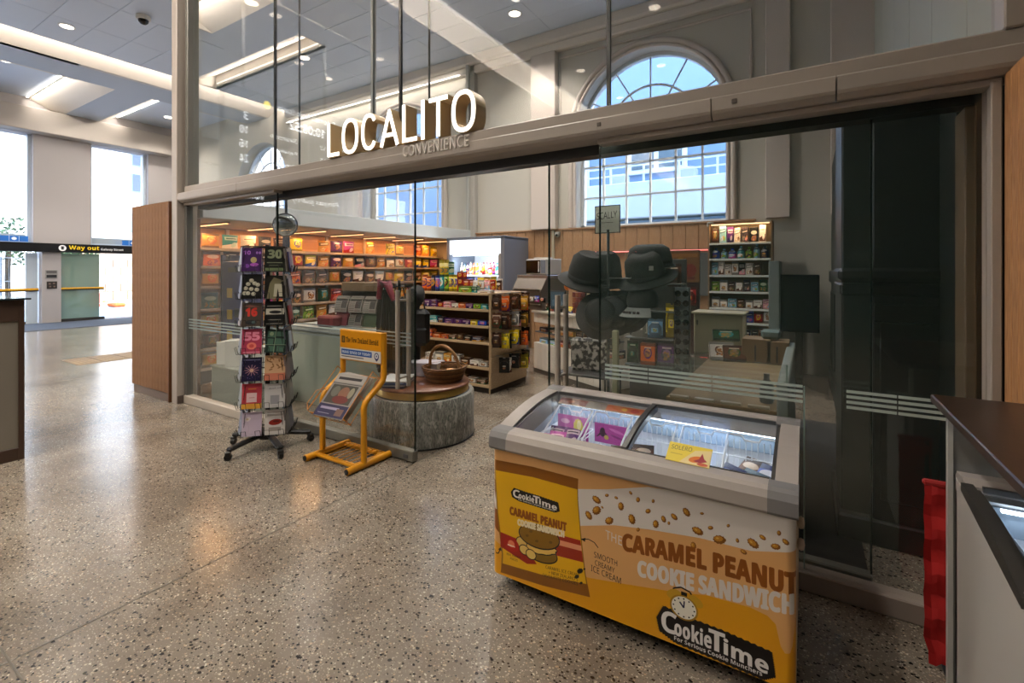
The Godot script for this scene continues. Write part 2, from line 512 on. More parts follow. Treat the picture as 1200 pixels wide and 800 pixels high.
# ---------------------------------------------------------------- goods
func goods_mesh(kind: String, cell: int) -> Mesh:
	var key := kind + str(cell)
	if meshes.has(key): return meshes[key]
	var g := G.new()
	match kind:
		"bag":
			var c := 6
			var r := 7
			for side in [1.0, -1.0]:
				var p := []
				for j in r + 1:
					var rowp := []
					for i in c + 1:
						var u := float(i) / c; var w := float(j) / r
						var b := pow(sin(PI * clampf((w - 0.08) / 0.84, 0.0, 1.0)), 0.6) * pow(sin(PI * clampf(u, 0.0, 1.0)), 0.55)
						var pinch := 1.0 - 0.07 * sin(PI * w)
						rowp.append(V((u - 0.5) * pinch, w, side * (0.5 * b + 0.012)))
					p.append(rowp)
				for j in r:
					for i in c:
						var m0 := V((float(i) + 0.5 - c / 2.0) * 0.35, (float(j) + 0.5 - r / 2.0) * 0.2, side).normalized()
						g.quad(p[j][i], p[j][i + 1], p[j + 1][i + 1], p[j + 1][i], m0, [Vector2(float(i) / c, 1 - float(j) / r), Vector2(float(i + 1) / c, 1 - float(j) / r), Vector2(float(i + 1) / c, 1 - float(j + 1) / r), Vector2(float(i) / c, 1 - float(j + 1) / r)])
		"box":
			g.box(V(0, 0.5, 0), V(1, 1, 1), 0.03)
		"can":
			g.lathe([Vector2(0, 0), Vector2(.47, 0), Vector2(.5, .03), Vector2(.5, .93), Vector2(.47, .955), Vector2(.49, .97), Vector2(.49, 1), Vector2(0, 1)], 18)
		"bottle":
			g.lathe([Vector2(0, 0), Vector2(.44, 0), Vector2(.5, .03), Vector2(.5, .55), Vector2(.46, .64), Vector2(.24, .80), Vector2(.17, .84), Vector2(.17, .9), Vector2(.2, .905), Vector2(.2, 1), Vector2(0, 1)], 14)
		"pack":
			var o := PackedVector2Array([Vector2(-.5, 0), Vector2(-.49, .02), Vector2(.49, .02), Vector2(.5, 0), Vector2(.48, .84), Vector2(.5, .86), Vector2(.5, 1), Vector2(.12, 1), Vector2(.1, .95), Vector2(-.1, .95), Vector2(-.12, 1), Vector2(-.5, 1), Vector2(-.5, .86), Vector2(-.48, .84)])
			g.prism(o, 0.16, Transform3D(Basis(), V(0, 0, -0.08)), Rect2(-.5, 0, 1, 1))
			g.box(V(0, .42, 0), V(.86, .72, .9), .2)
	into_cell(g, cell)
	meshes[key] = g.mesh()
	return meshes[key]


var goods_mat: StandardMaterial3D

func goods(kind: String, cell: int, called: String, label: String, category: String, group: String, at: Vector3, size: Vector3, turn := 0.0, tilt := 0.0) -> MeshInstance3D:
	var o := put(called, goods_mesh(kind, cell), goods_mat)
	o.transform = Transform3D(Basis.from_euler(V(tilt, turn, 0)).scaled_local(size), at)
	tag(o, label, category, group)
	return o


# a row of goods from one end to the other; list: [tone, width, height, depth, layout, how many high]
func row(kind: String, called: String, noun: String, category: String, where: String, end: String, from: Vector3, dir: Vector3, face: float, list: Array, gap := 0.012, jitter := 0.04):
	var x := 0.0
	var k := 0
	for e in list:
		var tone: int = e[0]
		if tone < 0:
			x += e[1]; continue
		var n: int = e[5] if e.size() > 5 else 1
		for s in n:
			var label := "%s %s %s, %s from %s" % [TONES[tone][0], noun, where, ORD[k], end]
			if n > 1: label = "%s %s %s, pile %s from %s, %s up" % [TONES[tone][0], noun, where, ORD[k], end, ORD[s]]
			goods(kind, tone + 16 * int(e[4]), called, label, category, noun + "s " + where, from + dir * (x + e[1] / 2.0) + V(0, s * (e[2] + 0.001), 0), V(e[1], e[2], e[3]), face + rng.randf_range(-jitter, jitter))
		x += e[1] + gap
		k += 1


func tones(list: Array, w: float, h: float, d: float, layout := -1, spread := 0.06) -> Array:
	var out := []
	for c in list:
		var f := 1.0 + rng.randf_range(-spread, spread)
		out.append([c, w * f, h * (1.0 + rng.randf_range(-spread, spread)), d, layout if layout >= 0 else rng.randi() % 4])
	return out


# ---------------------------------------------------------------- the setting
func arch_window(cx: float, r: float, sill: float, spring: float, number: int, label: String):
	var w := thing("window_%d" % number, label, "window", V(cx, sill, -8.42), 0.0, "", "structure")
	var m := mat(Color(0.80, 0.82, 0.83), 0.5)
	var rise := spring - sill
	var fr := G.new()
	fr.span(V(-r, 0, -.05), V(r, .07, .05)); fr.span(V(-r, .0, -.05), V(-r + .06, rise, .05)); fr.span(V(r - .06, 0, -.05), V(r, rise, .05))
	for a in [[r - .06, r]]:
		for k in 24:
			var g0 := PI * k / 24; var g1 := PI * (k + 1) / 24
			fr.prism(PackedVector2Array([Vector2(cos(g0), sin(g0)) * a[0], Vector2(cos(g0), sin(g0)) * a[1], Vector2(cos(g1), sin(g1)) * a[1], Vector2(cos(g1), sin(g1)) * a[0]]), .1, Transform3D(Basis(), V(0, rise, -.05)))
	put("frame", fr, m, w)
	for k in range(1, 6):
		var x := -r + 2.0 * r * k / 6.0
		put("glazing_bar", B(V(x - .018, .07, -.02), V(x + .018, rise, .02)), m, w)
	for k in range(1, 4):
		var y := rise * k / 3.0
		put("glazing_bar", B(V(-r, y - .018, -.02), V(r, y + .018, .02)), m, w)
	var arc := []
	for k in 25: arc.append(V(cos(PI * k / 24) * r * .58, rise + sin(PI * k / 24) * r * .58, 0))
	var ag := G.new(); ag.tube(arc, .022, 6); put("arched_bar", ag, m, w)
	for k in range(1, 6):
		var g := PI * k / 6.0
		var t := G.new(); t.tube([V(cos(g) * r * .2, rise + sin(g) * r * .2, 0), V(cos(g) * (r - .03), rise + sin(g) * (r - .03), 0)], .016, 6); put("radial_bar", t, m, w)
	var hub := []
	for k in 13: hub.append(V(cos(PI * k / 12) * r * .2, rise + sin(PI * k / 12) * r * .2, 0))
	var hg := G.new(); hg.tube(hub, .018, 6); put("arched_bar", hg, m, w)
	var gm := glass(Color(0.6, 0.72, 0.8), 0.05)
	for j in 3:
		for k in 6: put("pane", B(V(-r + 2.0 * r * k / 6.0 + .018, rise * j / 3.0 + .018, -.003), V(-r + 2.0 * r * (k + 1) / 6.0 - .018, rise * (j + 1) / 3.0 - .018, .003)), gm, w)
	for rr in [[.2, .58], [.58, .97]]:
		for k in 6:
			var sect := PackedVector2Array()
			for q in 5: sect.append(Vector2(cos(PI * (k + q / 4.0) / 6), sin(PI * (k + q / 4.0) / 6)) * r * rr[0])
			for q in 5: sect.append(Vector2(cos(PI * (k + 1 - q / 4.0) / 6), sin(PI * (k + 1 - q / 4.0) / 6)) * r * rr[1])
			var sg := G.new(); sg.prism(sect, .006, Transform3D(Basis(), V(0, rise, -.003))); put("pane", sg, gm, w)
	var hp := PackedVector2Array()
	for k in 13: hp.append(Vector2(cos(PI * k / 12), sin(PI * k / 12)) * r * .2)
	var hpg := G.new(); hpg.prism(hp, .006, Transform3D(Basis(), V(0, rise, -.003))); put("pane", hpg, gm, w)


func arch_wall(st: G, x0: float, x1: float, cx: float, r: float, sill: float, spring: float, top: float, x: Transform3D, depth: float):
	st.prism(PackedVector2Array([Vector2(x0, 0), Vector2(x1, 0), Vector2(x1, sill), Vector2(x0, sill)]), depth, x)
	var left := PackedVector2Array([Vector2(x0, sill), Vector2(cx - r, sill)])
	var right := PackedVector2Array([Vector2(x1, sill), Vector2(cx + r, sill)])
	for k in 17:
		left.append(Vector2(cx - cos(PI / 2 * k / 16) * r, spring + sin(PI / 2 * k / 16) * r))
		right.append(Vector2(cx + cos(PI / 2 * k / 16) * r, spring + sin(PI / 2 * k / 16) * r))
	left.append_array([Vector2(cx, top), Vector2(x0, top)]); right.append_array([Vector2(cx, top), Vector2(x1, top)])
	st.prism(left, depth, x); st.prism(right, depth, x)


func build_hall():
	var white := mat(Color(0.80, 0.77, 0.73), 0.8)
	var plaster := mat(Color(0.74, 0.70, 0.665), 0.85)
	var grey := mat(Color(0.66, 0.69, 0.73), 0.6)
	# floor
	var fl := thing("floor", "polished speckled terrazzo floor of the hall and shop", "floor", V(0, 0, 0), 0, "", "structure")
	var a := []; a.resize(Mesh.ARRAY_MAX)
	var q := [V(-18.7, 0, 9.2), V(-18.7, 0, -8.6), V(6.2, 0, -8.6), V(6.2, 0, 9.2)]
	a[Mesh.ARRAY_VERTEX] = PackedVector3Array([q[0], q[1], q[2], q[0], q[2], q[3]])
	a[Mesh.ARRAY_NORMAL] = PackedVector3Array([V(0, 1, 0), V(0, 1, 0), V(0, 1, 0), V(0, 1, 0), V(0, 1, 0), V(0, 1, 0)])
	var uv := PackedVector2Array(); var uv2 := PackedVector2Array()
	for k in [0, 1, 2, 0, 2, 3]: uv.append(Vector2(q[k].x, q[k].z)); uv2.append(Vector2(q[k].x, q[k].z) / 5.3)
	a[Mesh.ARRAY_TEX_UV] = uv; a[Mesh.ARRAY_TEX_UV2] = uv2
	var fm := ArrayMesh.new(); fm.add_surface_from_arrays(Mesh.PRIMITIVE_TRIANGLES, a)
	put("surface", fm, terrazzo(), fl)
	put("slab", B(V(-18.7, -.25, -8.6), V(6.2, -.004, 9.2)), plaster, fl)
	var brass := mat(Color(0.42, 0.40, 0.36), 0.4, 0.7)
	put("divider_strip", B(V(-2.604, -.002, -8.0), V(-2.596, .0012, 9)), brass, fl)
	put("divider_strip", B(V(-18, -.002, -.536), V(6, .0012, -.528)), brass, fl)
	put("divider_strip", B(V(-8.604, -.002, -8.0), V(-8.596, .0012, 9)), brass, fl)
	# ceiling: flat field with metal tiles, light trough, coffers beyond
	var ce := thing("ceiling", "high hall ceiling of grey metal tiles with lit coffers", "ceiling", V(0, 0, 0), 0, "", "structure")
	put("slab", B(V(-18.7, 6.6, -8.6), V(6.2, 6.8, 9.2)), plaster, ce)
	var tm := mat(Color(0.74, 0.78, 0.84), 0.5)
	for e in [[-12.46, 6.2, -8.1, -6.14], [-8.2, 6.2, -6.14, -5.54], [-12.46, 6.2, -5.54, -4.66], [-12.46, -9.6, -4.66, -4.0], [-5.4, 6.2, -4.66, -4.0], [-12.46, 6.2, -4.0, -.9], [-12.46, -7.6, -.9, 9.0], [-7.15, 6.2, -.9, 9.0]]:
		put("ceiling_board", B(V(e[0], 6.0, e[2]), V(e[1], 6.05, e[3])), tm, ce)
	for e in [[-12.46, -8.2, -5.54, -6.14], [-9.6, -5.4, -4.66, -4.0]]:
		var up := signf(e[3] - e[2])
		var s := G.new(); s.flat(V(e[0], 6.0, e[2]), V(e[1], 6.0, e[2]), V(e[1], 6.34, e[3]), V(e[0], 6.34, e[3]), V(-9, 7, e[2])); put("trough_slope", s, white, ce)
		put("trough_side", B(V(e[0], 6.0, minf(e[3], e[3] + .03 * up)), V(e[1], 6.36, maxf(e[3], e[3] + .03 * up))), white, ce)
		for x in [e[0], e[1]]: put("trough_end", B(V(x - .02, 6.0, minf(e[2], e[3])), V(x + .02, 6.36, maxf(e[2], e[3]))), white, ce)
		put("led_strip", B(V(e[0] + .1, 6.10, e[3] - .012 - .02 * up), V(e[1] - .1, 6.125, e[3] + .012 - .02 * up)), glow(Color(1, 0.96, 0.91), .9), ce)
		area("coffer_lamp", V((e[0] + e[1]) / 2, 6.12, e[3] - up * .05), V(0, .25, -up), Vector2(4.0, .03), COFFER * .5, Color(1, 0.96, 0.91), ce)
	var tile := B(V(-.597, -.012, -.284), V(.597, 0, .284), .004).mesh()
	for i in 12:
		for j in 11:
			var z := -1.95 - .575 * j
			var tx := -11.85 + 1.2 * i
			if z < -8.0: continue
			if (z > -6.3 and z < -5.3 and tx < -7.5) or (z > -4.95 and z < -3.8 and tx > -10.2 and tx < -4.8): continue
			var t := put("ceiling_tile", tile, tm, ce)
			t.position = V(-11.85 + 1.2 * i, 6.0, z)
	put("trough_back", B(V(-13.6, 6.0, -8.1), V(-13.48, 6.55, 9.0)), white, ce)
	var tr := G.new(); tr.flat(V(-13.47, 6.0, -8.1), V(-13.47, 6.0, 9), V(-12.5, 6.42, 9), V(-12.5, 6.42, -8.1), V(-13, 7, 0)); put("trough_slope", tr, white, ce)
	put("trough_edge", B(V(-12.5, 6.05, -8.1), V(-12.46, 6.55, 9.0)), white, ce)
	put("led_strip", B(V(-12.53, 6.07, -8.0), V(-12.503, 6.10, 2.0)), glow(Color(1, 0.95, 0.90), 3.0), ce)
	area("trough_lamp", V(-12.56, 6.09, -3.0), V(-1, 0.35, 0), Vector2(10, .03), TROUGH, Color(1, 0.95, 0.90), ce)
	put("flat_band", B(V(-14.6, 6.0, -8.1), V(-13.48, 6.1, 9.0)), grey, ce)
	for bz in [[-4.83, -4.1, 1.0], [-5.6, -6.14, -1.0], [-4.83 + 4.6, -4.1 + 4.6, 1.0], [-5.6 + 4.6, -6.14 + 4.6, -1.0]]:
		var s := G.new(); s.flat(V(-14.6, 6.0, bz[0]), V(-18.5, 6.0, bz[0]), V(-18.5, 6.34, bz[1]), V(-14.6, 6.34, bz[1]), V(-16, 7, bz[0] - bz[2])); put("coffer_slope", s, white, ce)
		put("led_strip", B(V(-18.4, 6.30, bz[1] - .012), V(-14.7, 6.325, bz[1] + .012)), glow(Color(1, 0.96, 0.91), 2.5), ce)
		area("coffer_lamp", V(-16.5, 6.30, bz[1] + bz[2] * .03), V(0, -.55, -bz[2]), Vector2(3.6, .03), COFFER, Color(1, 0.96, 0.91), ce)
	for bz in [[-5.6, -4.83], [-1.0, -.23]]:
		put("cross_band", B(V(-18.5, 6.0, bz[0]), V(-14.6, 6.1, bz[1])), grey, ce)
	for bz in [[-4.1, -1.54], [-8.1, -6.14], [.5, 9.0]]:
		put("coffer_panel", B(V(-18.5, 6.34, bz[0]), V(-14.6, 6.4, bz[1])), tm, ce)
		put("coffer_side", B(V(-14.66, 6.0, bz[0]), V(-14.6, 6.34, bz[1])), white, ce)
	# the white beam behind the camera, whose lit edges show in the upper glass
	put("beam", B(V(-7.1, 5.72, -.9), V(-5.6, 6.0, 9.0), .02), white, ce)
	var bt := G.new(); bt.flat(V(-7.6, 6.0, -.9), V(-7.6, 6.0, 9), V(-7.17, 6.34, 9), V(-7.17, 6.34, -.9), V(-7.4, 7, 4)); put("trough_slope", bt, white, ce); put("trough_end", B(V(-7.62, 6.0, -.94), V(-7.1, 6.4, -.9)), white, ce)
	put("led_strip", B(V(-7.185, 6.08, -.8), V(-7.165, 6.10, 8.9)), glow(Color(1, 0.96, 0.91), 2.0), ce); area("trough_lamp", V(-7.20, 6.10, 4.0), V(-1, .3, 0), Vector2(9.6, .03), BEAM, Color(1, 0.96, 0.91), ce)
	for e in [[-5.6, 1.0]]:
		var x: float = e[0] + e[1] * .5
		var s := G.new(); s.flat(V(e[0], 5.72, -.9), V(e[0], 5.72, 9.0), V(e[0] + e[1] * .42, 5.99, 9.0), V(e[0] + e[1] * .42, 5.99, -.9), V(-6.4, 6.3, 4)); put("beam_slope", s, white, ce)
		put("beam_moulding", B(V(e[0] - .04, 5.70, -.9), V(e[0] + .04, 5.74, 9.0), .01), white, ce)
		put("led_strip", B(V(x - .012, 5.96, -.8), V(x + .012, 5.985, 8.9)), glow(Color(1, 0.96, 0.91), .25), ce)
		area("beam_lamp", V(x - e[1] * .015, 5.95, 3.9), V(-e[1], -.35, 0), Vector2(9.6, .03), BEAM, Color(1, 0.96, 0.91), ce)
	# back wall with three arched windows
	var wb := G.new()
	var X := Transform3D(Basis(), V(0, 0, -8.1))
	arch_wall(wb, -5.5, .8, -2.34, 1.3, 2.28, 4.02, 6.6, X, -.5)
	arch_wall(wb, -11.0, -5.5, -8.1, 1.3, 2.28, 4.02, 6.6, X, -.5)
	arch_wall(wb, -18.7, -11.0, -13.86, 1.3, 2.28, 4.02, 6.6, X, -.5)
	wb.span(V(.8, 0, -8.6), V(6.2, 6.6, -8.1))
	var wo := put("wall_back", wb, mat(Color(0.70, 0.685, 0.645), 0.85)); tag(wo, "pale plaster back wall pierced by tall arched windows", "wall", "", "structure")
	arch_window(-2.34, 1.3, 2.28, 4.02, 1, "tall arched window with fan glazing above the wood panelling")
	arch_window(-8.1, 1.3, 2.28, 4.02, 2, "arched window partly hidden behind the snack shelves' white fascia")
	arch_window(-13.86, 1.3, 2.28, 4.02, 3, "arched window behind the wood-clad pier at the hall side")
	var mo := thing("trim_1", "plaster mouldings and cornice on the back wall", "moulding", V(0, 0, 0), 0, "", "structure")
	for cx in [-2.34, -8.1]:
		var ar := G.new()
		for rr in [[1.38, .05, .03], [1.30, .035, .03]]:
			var pts := []
			pts.append(V(cx - rr[0], 2.3, -8.08))
			for k in 33: pts.append(V(cx - cos(PI * k / 32) * rr[0], 4.02 + sin(PI * k / 32) * rr[0], -8.08))
			pts.append(V(cx + rr[0], 2.3, -8.08))
			ar.tube(pts, rr[1], 6)
		put("arch_moulding", ar, plaster, mo)
	put("cornice", B(V(-12.4, 5.78, -8.1), V(.8, 6.0, -7.9), .03), white, mo)
	put("cornice_lower", B(V(-12.4, 5.62, -8.1), V(.8, 5.78, -7.98), .02), white, mo)
	put("cornice_led", B(V(-12.3, 5.60, -7.93), V(-6.2, 5.62, -7.90)), glow(Color(1, .97, .93), .9), mo); area("cornice_lamp", V(-9.2, 5.59, -7.86), V(0, -.5, -1), Vector2(6.0, .03), 2.2, Color(1, .96, .91), mo)
	for e in [[-4.25, -.30], [.55, -.30]]:
		put("pilaster", B(V(e[0] - .26, 2.28, -8.1), V(e[0] + .26, 5.62, -7.95), .01), plaster, mo)
	put("pilaster", B(V(-.52, 2.28, -8.1), V(-.2, 5.62, -8.0), .01), plaster, mo)
	for e in [[-3.95, -.72]]:
		var fr := []
		for p in [[e[0], 4.4], [e[0], 5.5], [e[1], 5.5], [e[1], 4.4]]: fr.append(V(p[0], p[1], -8.09))
		var f2 := G.new(); f2.tube(fr, .025, 6); put("panel_moulding", f2, plaster, mo)
	# wood wainscot under the arch
	var wa := thing("trim_2", "oak plank wainscot along the shop's back wall", "panelling", V(0, 0, 0), 0, "", "structure")
	var oak := grained("oak", [[0.0, Color(0.52, 0.39, 0.28)], [0.45, Color(0.62, 0.48, 0.35)], [1.0, Color(0.70, 0.56, 0.42)]], V(9, .5, 9), .03, 0.6)
	for k in 26:
		put("plank", B(V(-5.87 + k * .2003, 0, -8.1), V(-5.87 + k * .2003 + .196, 2.26, -8.04), .006), oak, wa)
	put("cap", B(V(-5.87, 2.26, -8.1), V(-.65, 2.285, -8.02)), oak, wa)
	# left end of the hall: pier, bulkhead, windows over the doors
	var wl := G.new()
	wl.span(V(-19.0, 5.35, -8.6), V(-18.5, 6.6, 9.2)); wl.span(V(-19.0, 0, -8.6), V(-18.5, 5.35, -7.0))
	wl.span(V(-19.0, 2.27, -5.52), V(-18.5, 5.35, -4.25)); wl.span(V(-18.95, 0, -4.83), V(-18.45, 2.27, -4.42)); wl.span(V(-19, 0, 2.5), V(-18.5, 5.35, 9.2))
	tag(put("wall_left", wl, mat(Color(0.63, 0.61, 0.605), 0.85)), "far end wall of the hall with pier between the tall windows", "wall", "", "structure")
	tag(put("trim_3", B(V(-18.5, 5.36, -7.55), V(-18.1, 6.0, 4.0), .015), mat(Color(0.64, 0.61, 0.58), 0.8)), "beige bulkhead above the windows at the far end", "bulkhead", "", "structure")
	var wf := mat(Color(0.70, 0.75, 0.80), 0.4)
	for e in [[4, "tall window over the way-out door, right of the pier", -7.0, -5.52], [5, "tall window over the entrance, left of the pier", -4.25, 2.5]]:
		var w := thing("window_%d" % e[0], e[1], "window", V(-18.8, 2.27, e[2]), 0, "", "structure")
		var d: float = e[3] - e[2]
		put("pane", B(V(-.004, 0, 0), V(.004, 3.08, d)), glass(Color(.6, .7, .8), .04), w)
		for z in [0.0, d - .08]: put("frame", B(V(-.05, 0, z), V(.12, 3.08, z + .08)), wf, w)
		put("frame", B(V(-.05, 0, 0), V(.1, .07, d)), wf, w)
		put("transom_panel", B(V(-.03, .07, .1), V(.0, .25, d - .1)), mat(Color(0.62, 0.66, 0.68), 0.4), w)
	var fd := thing("door_3", "glass entrance door with yellow and black push rail at the far end", "door", V(-18.7, 0, -4.4), 0, "", "structure")
	put("pane", B(V(-.005, .06, 0), V(.005, 2.0, 3.0)), glass(Color(.6, .7, .7), .05), fd)
	put("frame", B(V(-.03, 0, .02), V(.03, 2.0, .26)), wf, fd); put("frame", B(V(-.03, 0, .26), V(.03, .06, 3.0)), mat(Color(.2, .2, .2), .5), fd)
	put("push_rail", B(V(.03, .94, 0), V(.07, 1.0, 3.0), .01), mat(Color(0.85, 0.62, 0.05), .5), fd); put("push_rail_edge", B(V(.03, .91, 0), V(.07, .94, 3.0)), mat(Color(.08, .08, .07), .6), fd)
	var gd := thing("door_4", "green-tinted sliding glass door leaf beside the intercom column", "door", V(-18.6, 0, -5.75), 0, "", "structure")
	put("pane", B(V(-.006, .08, 0), V(.006, 2.0, .9)), glass(Color(0.47, 0.57, 0.52), .84), gd)
	put("bottom_rail", B(V(-.05, 0, -.12), V(.05, .08, .92)), mat(Color(.16, .16, .16), .5), gd)
	put("push_rail", B(V(.03, .95, -.1), V(.07, 1.0, .92), .01), mat(Color(0.80, 0.60, 0.08), .5), gd); put("push_rail_edge", B(V(.03, .92, -.1), V(.07, .95, .92)), mat(Color(.06, .06, .05), .6), gd)
	var ic := thing("intercom", "two dark intercom plates on the column by the green glass door", "intercom", V(-18.45, 1.0, -4.62))
	put("plate", B(V(0, .28, -.13), V(.02, .52, .13), .004), mat(Color(.55, .54, .53), .4), ic); put("screen", B(V(.02, .42, -.11), V(.024, .50, .11)), mat(Color(.35, .34, .34), .3), ic); put("speaker_slot", B(V(.02, .30, -.11), V(.024, .38, .11)), mat(Color(.12, .12, .13), .5), ic)
	put("call_panel", B(V(0, -.02, -.12), V(.02, .19, .1), .004), mat(Color(.14, .12, .11), .4), ic)
	for e in [[.04, -.06], [.04, .03], [.13, -.05], [.12, .04]]: put("button", B(V(.02, e[0] - .02, e[1] - .02), V(.03, e[0] + .025, e[1] + .025), .004), mat(Color(.42, .36, .33), .4), ic)
	tag(put("doormat", B(V(-18.4, 0, -7.0), V(-16.25, .012, 1.5), .004), grained("matting", [[0, Color(.20, .22, .25)], [1, Color(.33, .35, .39)]], V(3, 3, 3), .05, .9)), "wide grey entrance mat inside the far doors", "doormat")
	# other sides of the hall
	tag(put("wall_inner", B(V(.79, 0, -8.1), V(1.0, 6.0, -2.75)), mat(Color(.66, .66, .61), .8)), "pale boarded upper side wall inside the shop", "wall", "", "structure")
	var wi := thing("trim_4", "vertical joints and boards of the pale upper side wall", "panelling", V(0, 0, 0), 0, "", "structure")
	for k in 6: put("board", B(V(.775, 2.6, -8.1 + k * .89), V(.79, 6.0, -8.1 + k * .89 + .88), .005), mat(Color(.66, .66, .61), .7), wi)
	var wr := G.new()
	wr.span(V(-18.7, 0, 9.0), V(6.5, 6.6, 9.4))
	var dgreen := mat(Color(.13, .19, .17), .6)
	var dp := thing("trim_13", "dark green panelling and dado on the hall wall behind the viewer", "panelling", V(0, 0, 0), 0, "", "structure")
	put("lining", B(V(-9.2, 0, 8.94), V(6.2, 5.6, 9.0)), dgreen, dp); put("dado", B(V(-9.2, 1.36, 8.86), V(6.2, 1.52, 8.94), .02), dgreen, dp)
	for k in 8: put("panel", B(V(-8.6 + k * 1.84, 1.7, 8.90), V(-7.0 + k * 1.84, 5.2, 8.94), .015), dgreen, dp)
	tag(put("wall_right", B(V(6.2, 0, -2.6), V(6.5, 6.6, 9.2)), dgreen), "dark green side wall of the hall behind the counters", "wall", "", "structure")
	tag(put("wall_front", wr, plaster), "plain hall wall behind the viewer", "wall", "", "structure")
	tag(put("wall_beside", B(V(.98, 0, -2.9), V(6.5, 6.6, -2.62)), plaster), "plain wall continuing to the right of the shop front", "wall", "", "structure")
	# ceiling lamps; plinth, serving counter and last two are added fill, out of view
	var spots := [[-11.55, -3.1, 6.0], [-15.65, -3.16, 6.34], [-17.1, -7.0, 6.34], [-4.33, -7.07, 6.0], [-9.0, -6.2, 6.0], [-9.5, 1.8, 6.0], [-4.0, 1.2, 6.0], [-11.8, 2.4, 6.0], [-2.2, -.7, 6.0], [-7.9, -.9, 6.0], [-4.3, 4.5, 6.0], [-4.1, -4.9, 6.0], [-3.0, -3.7, 6.0], [-2.7, -6.3, 6.0], [-2.2, 2.8, 6.0], [-6.2, 3.0, 6.0]]
	var names := ["over the hall, nearest the white pier of the shop front", "in the leftmost coffer", "in the coffer by the beige bulkhead", "above the shop near the cornice", "over the hall behind the snack shelves", "mirrored in the upper shop glass", "behind the viewer, near the middle", "behind the viewer, far left", "over the hall floor in front of the freezer", "over the hall floor by the wood pier", "far behind the viewer", "above the chocolate gondola", "added unseen above the round plinth to light the shop", "added unseen above the serving counter to light the shop", "added behind the viewer, freezer side, as fill light", "added behind the viewer, counter side, as fill light"]
	for i in spots.size():
		var s: Array = spots[i]
		var l := thing("ceiling_lamp", "small round recessed lamp " + names[i], "lamp", V(s[0], s[2] - .012, s[1]), 0, "recessed ceiling lamps")
		var rg := G.new(); rg.lathe([Vector2(.105, -.012), Vector2(.125, -.006), Vector2(.125, 0), Vector2(.09, 0), Vector2(.105, -.012)], 24); put("trim_ring", rg, mat(Color(.85, .85, .85), .4), l)
		var di := G.new(); di.lathe([Vector2(0, -.006), Vector2(.1, -.006), Vector2(.1, 0), Vector2(0, 0)], 24); put("lens", di, glow(Color(1, .93, .84), 6.0), l)
		spot("lamp_light", V(0, -.03, 0), LAMP, Color(1, .965, .92), 62.0, .1, l)
	var dome := thing("dome_camera", "white and black dome security camera on the grey hall ceiling", "camera", V(-9.94, 5.985, -3.69))
	var d1 := G.new(); d1.lathe([Vector2(0, -.07), Vector2(.09, -.07), Vector2(.11, -.05), Vector2(.11, 0), Vector2(0, 0)], 20); put("housing", d1, mat(Color(.75, .75, .74), .5), dome)
	var d2 := G.new(); d2.lathe([Vector2(0, -.15), Vector2(.04, -.14), Vector2(.07, -.11), Vector2(.08, -.07)], 20); put("bubble", d2, mat(Color(.04, .04, .05), .08), dome)


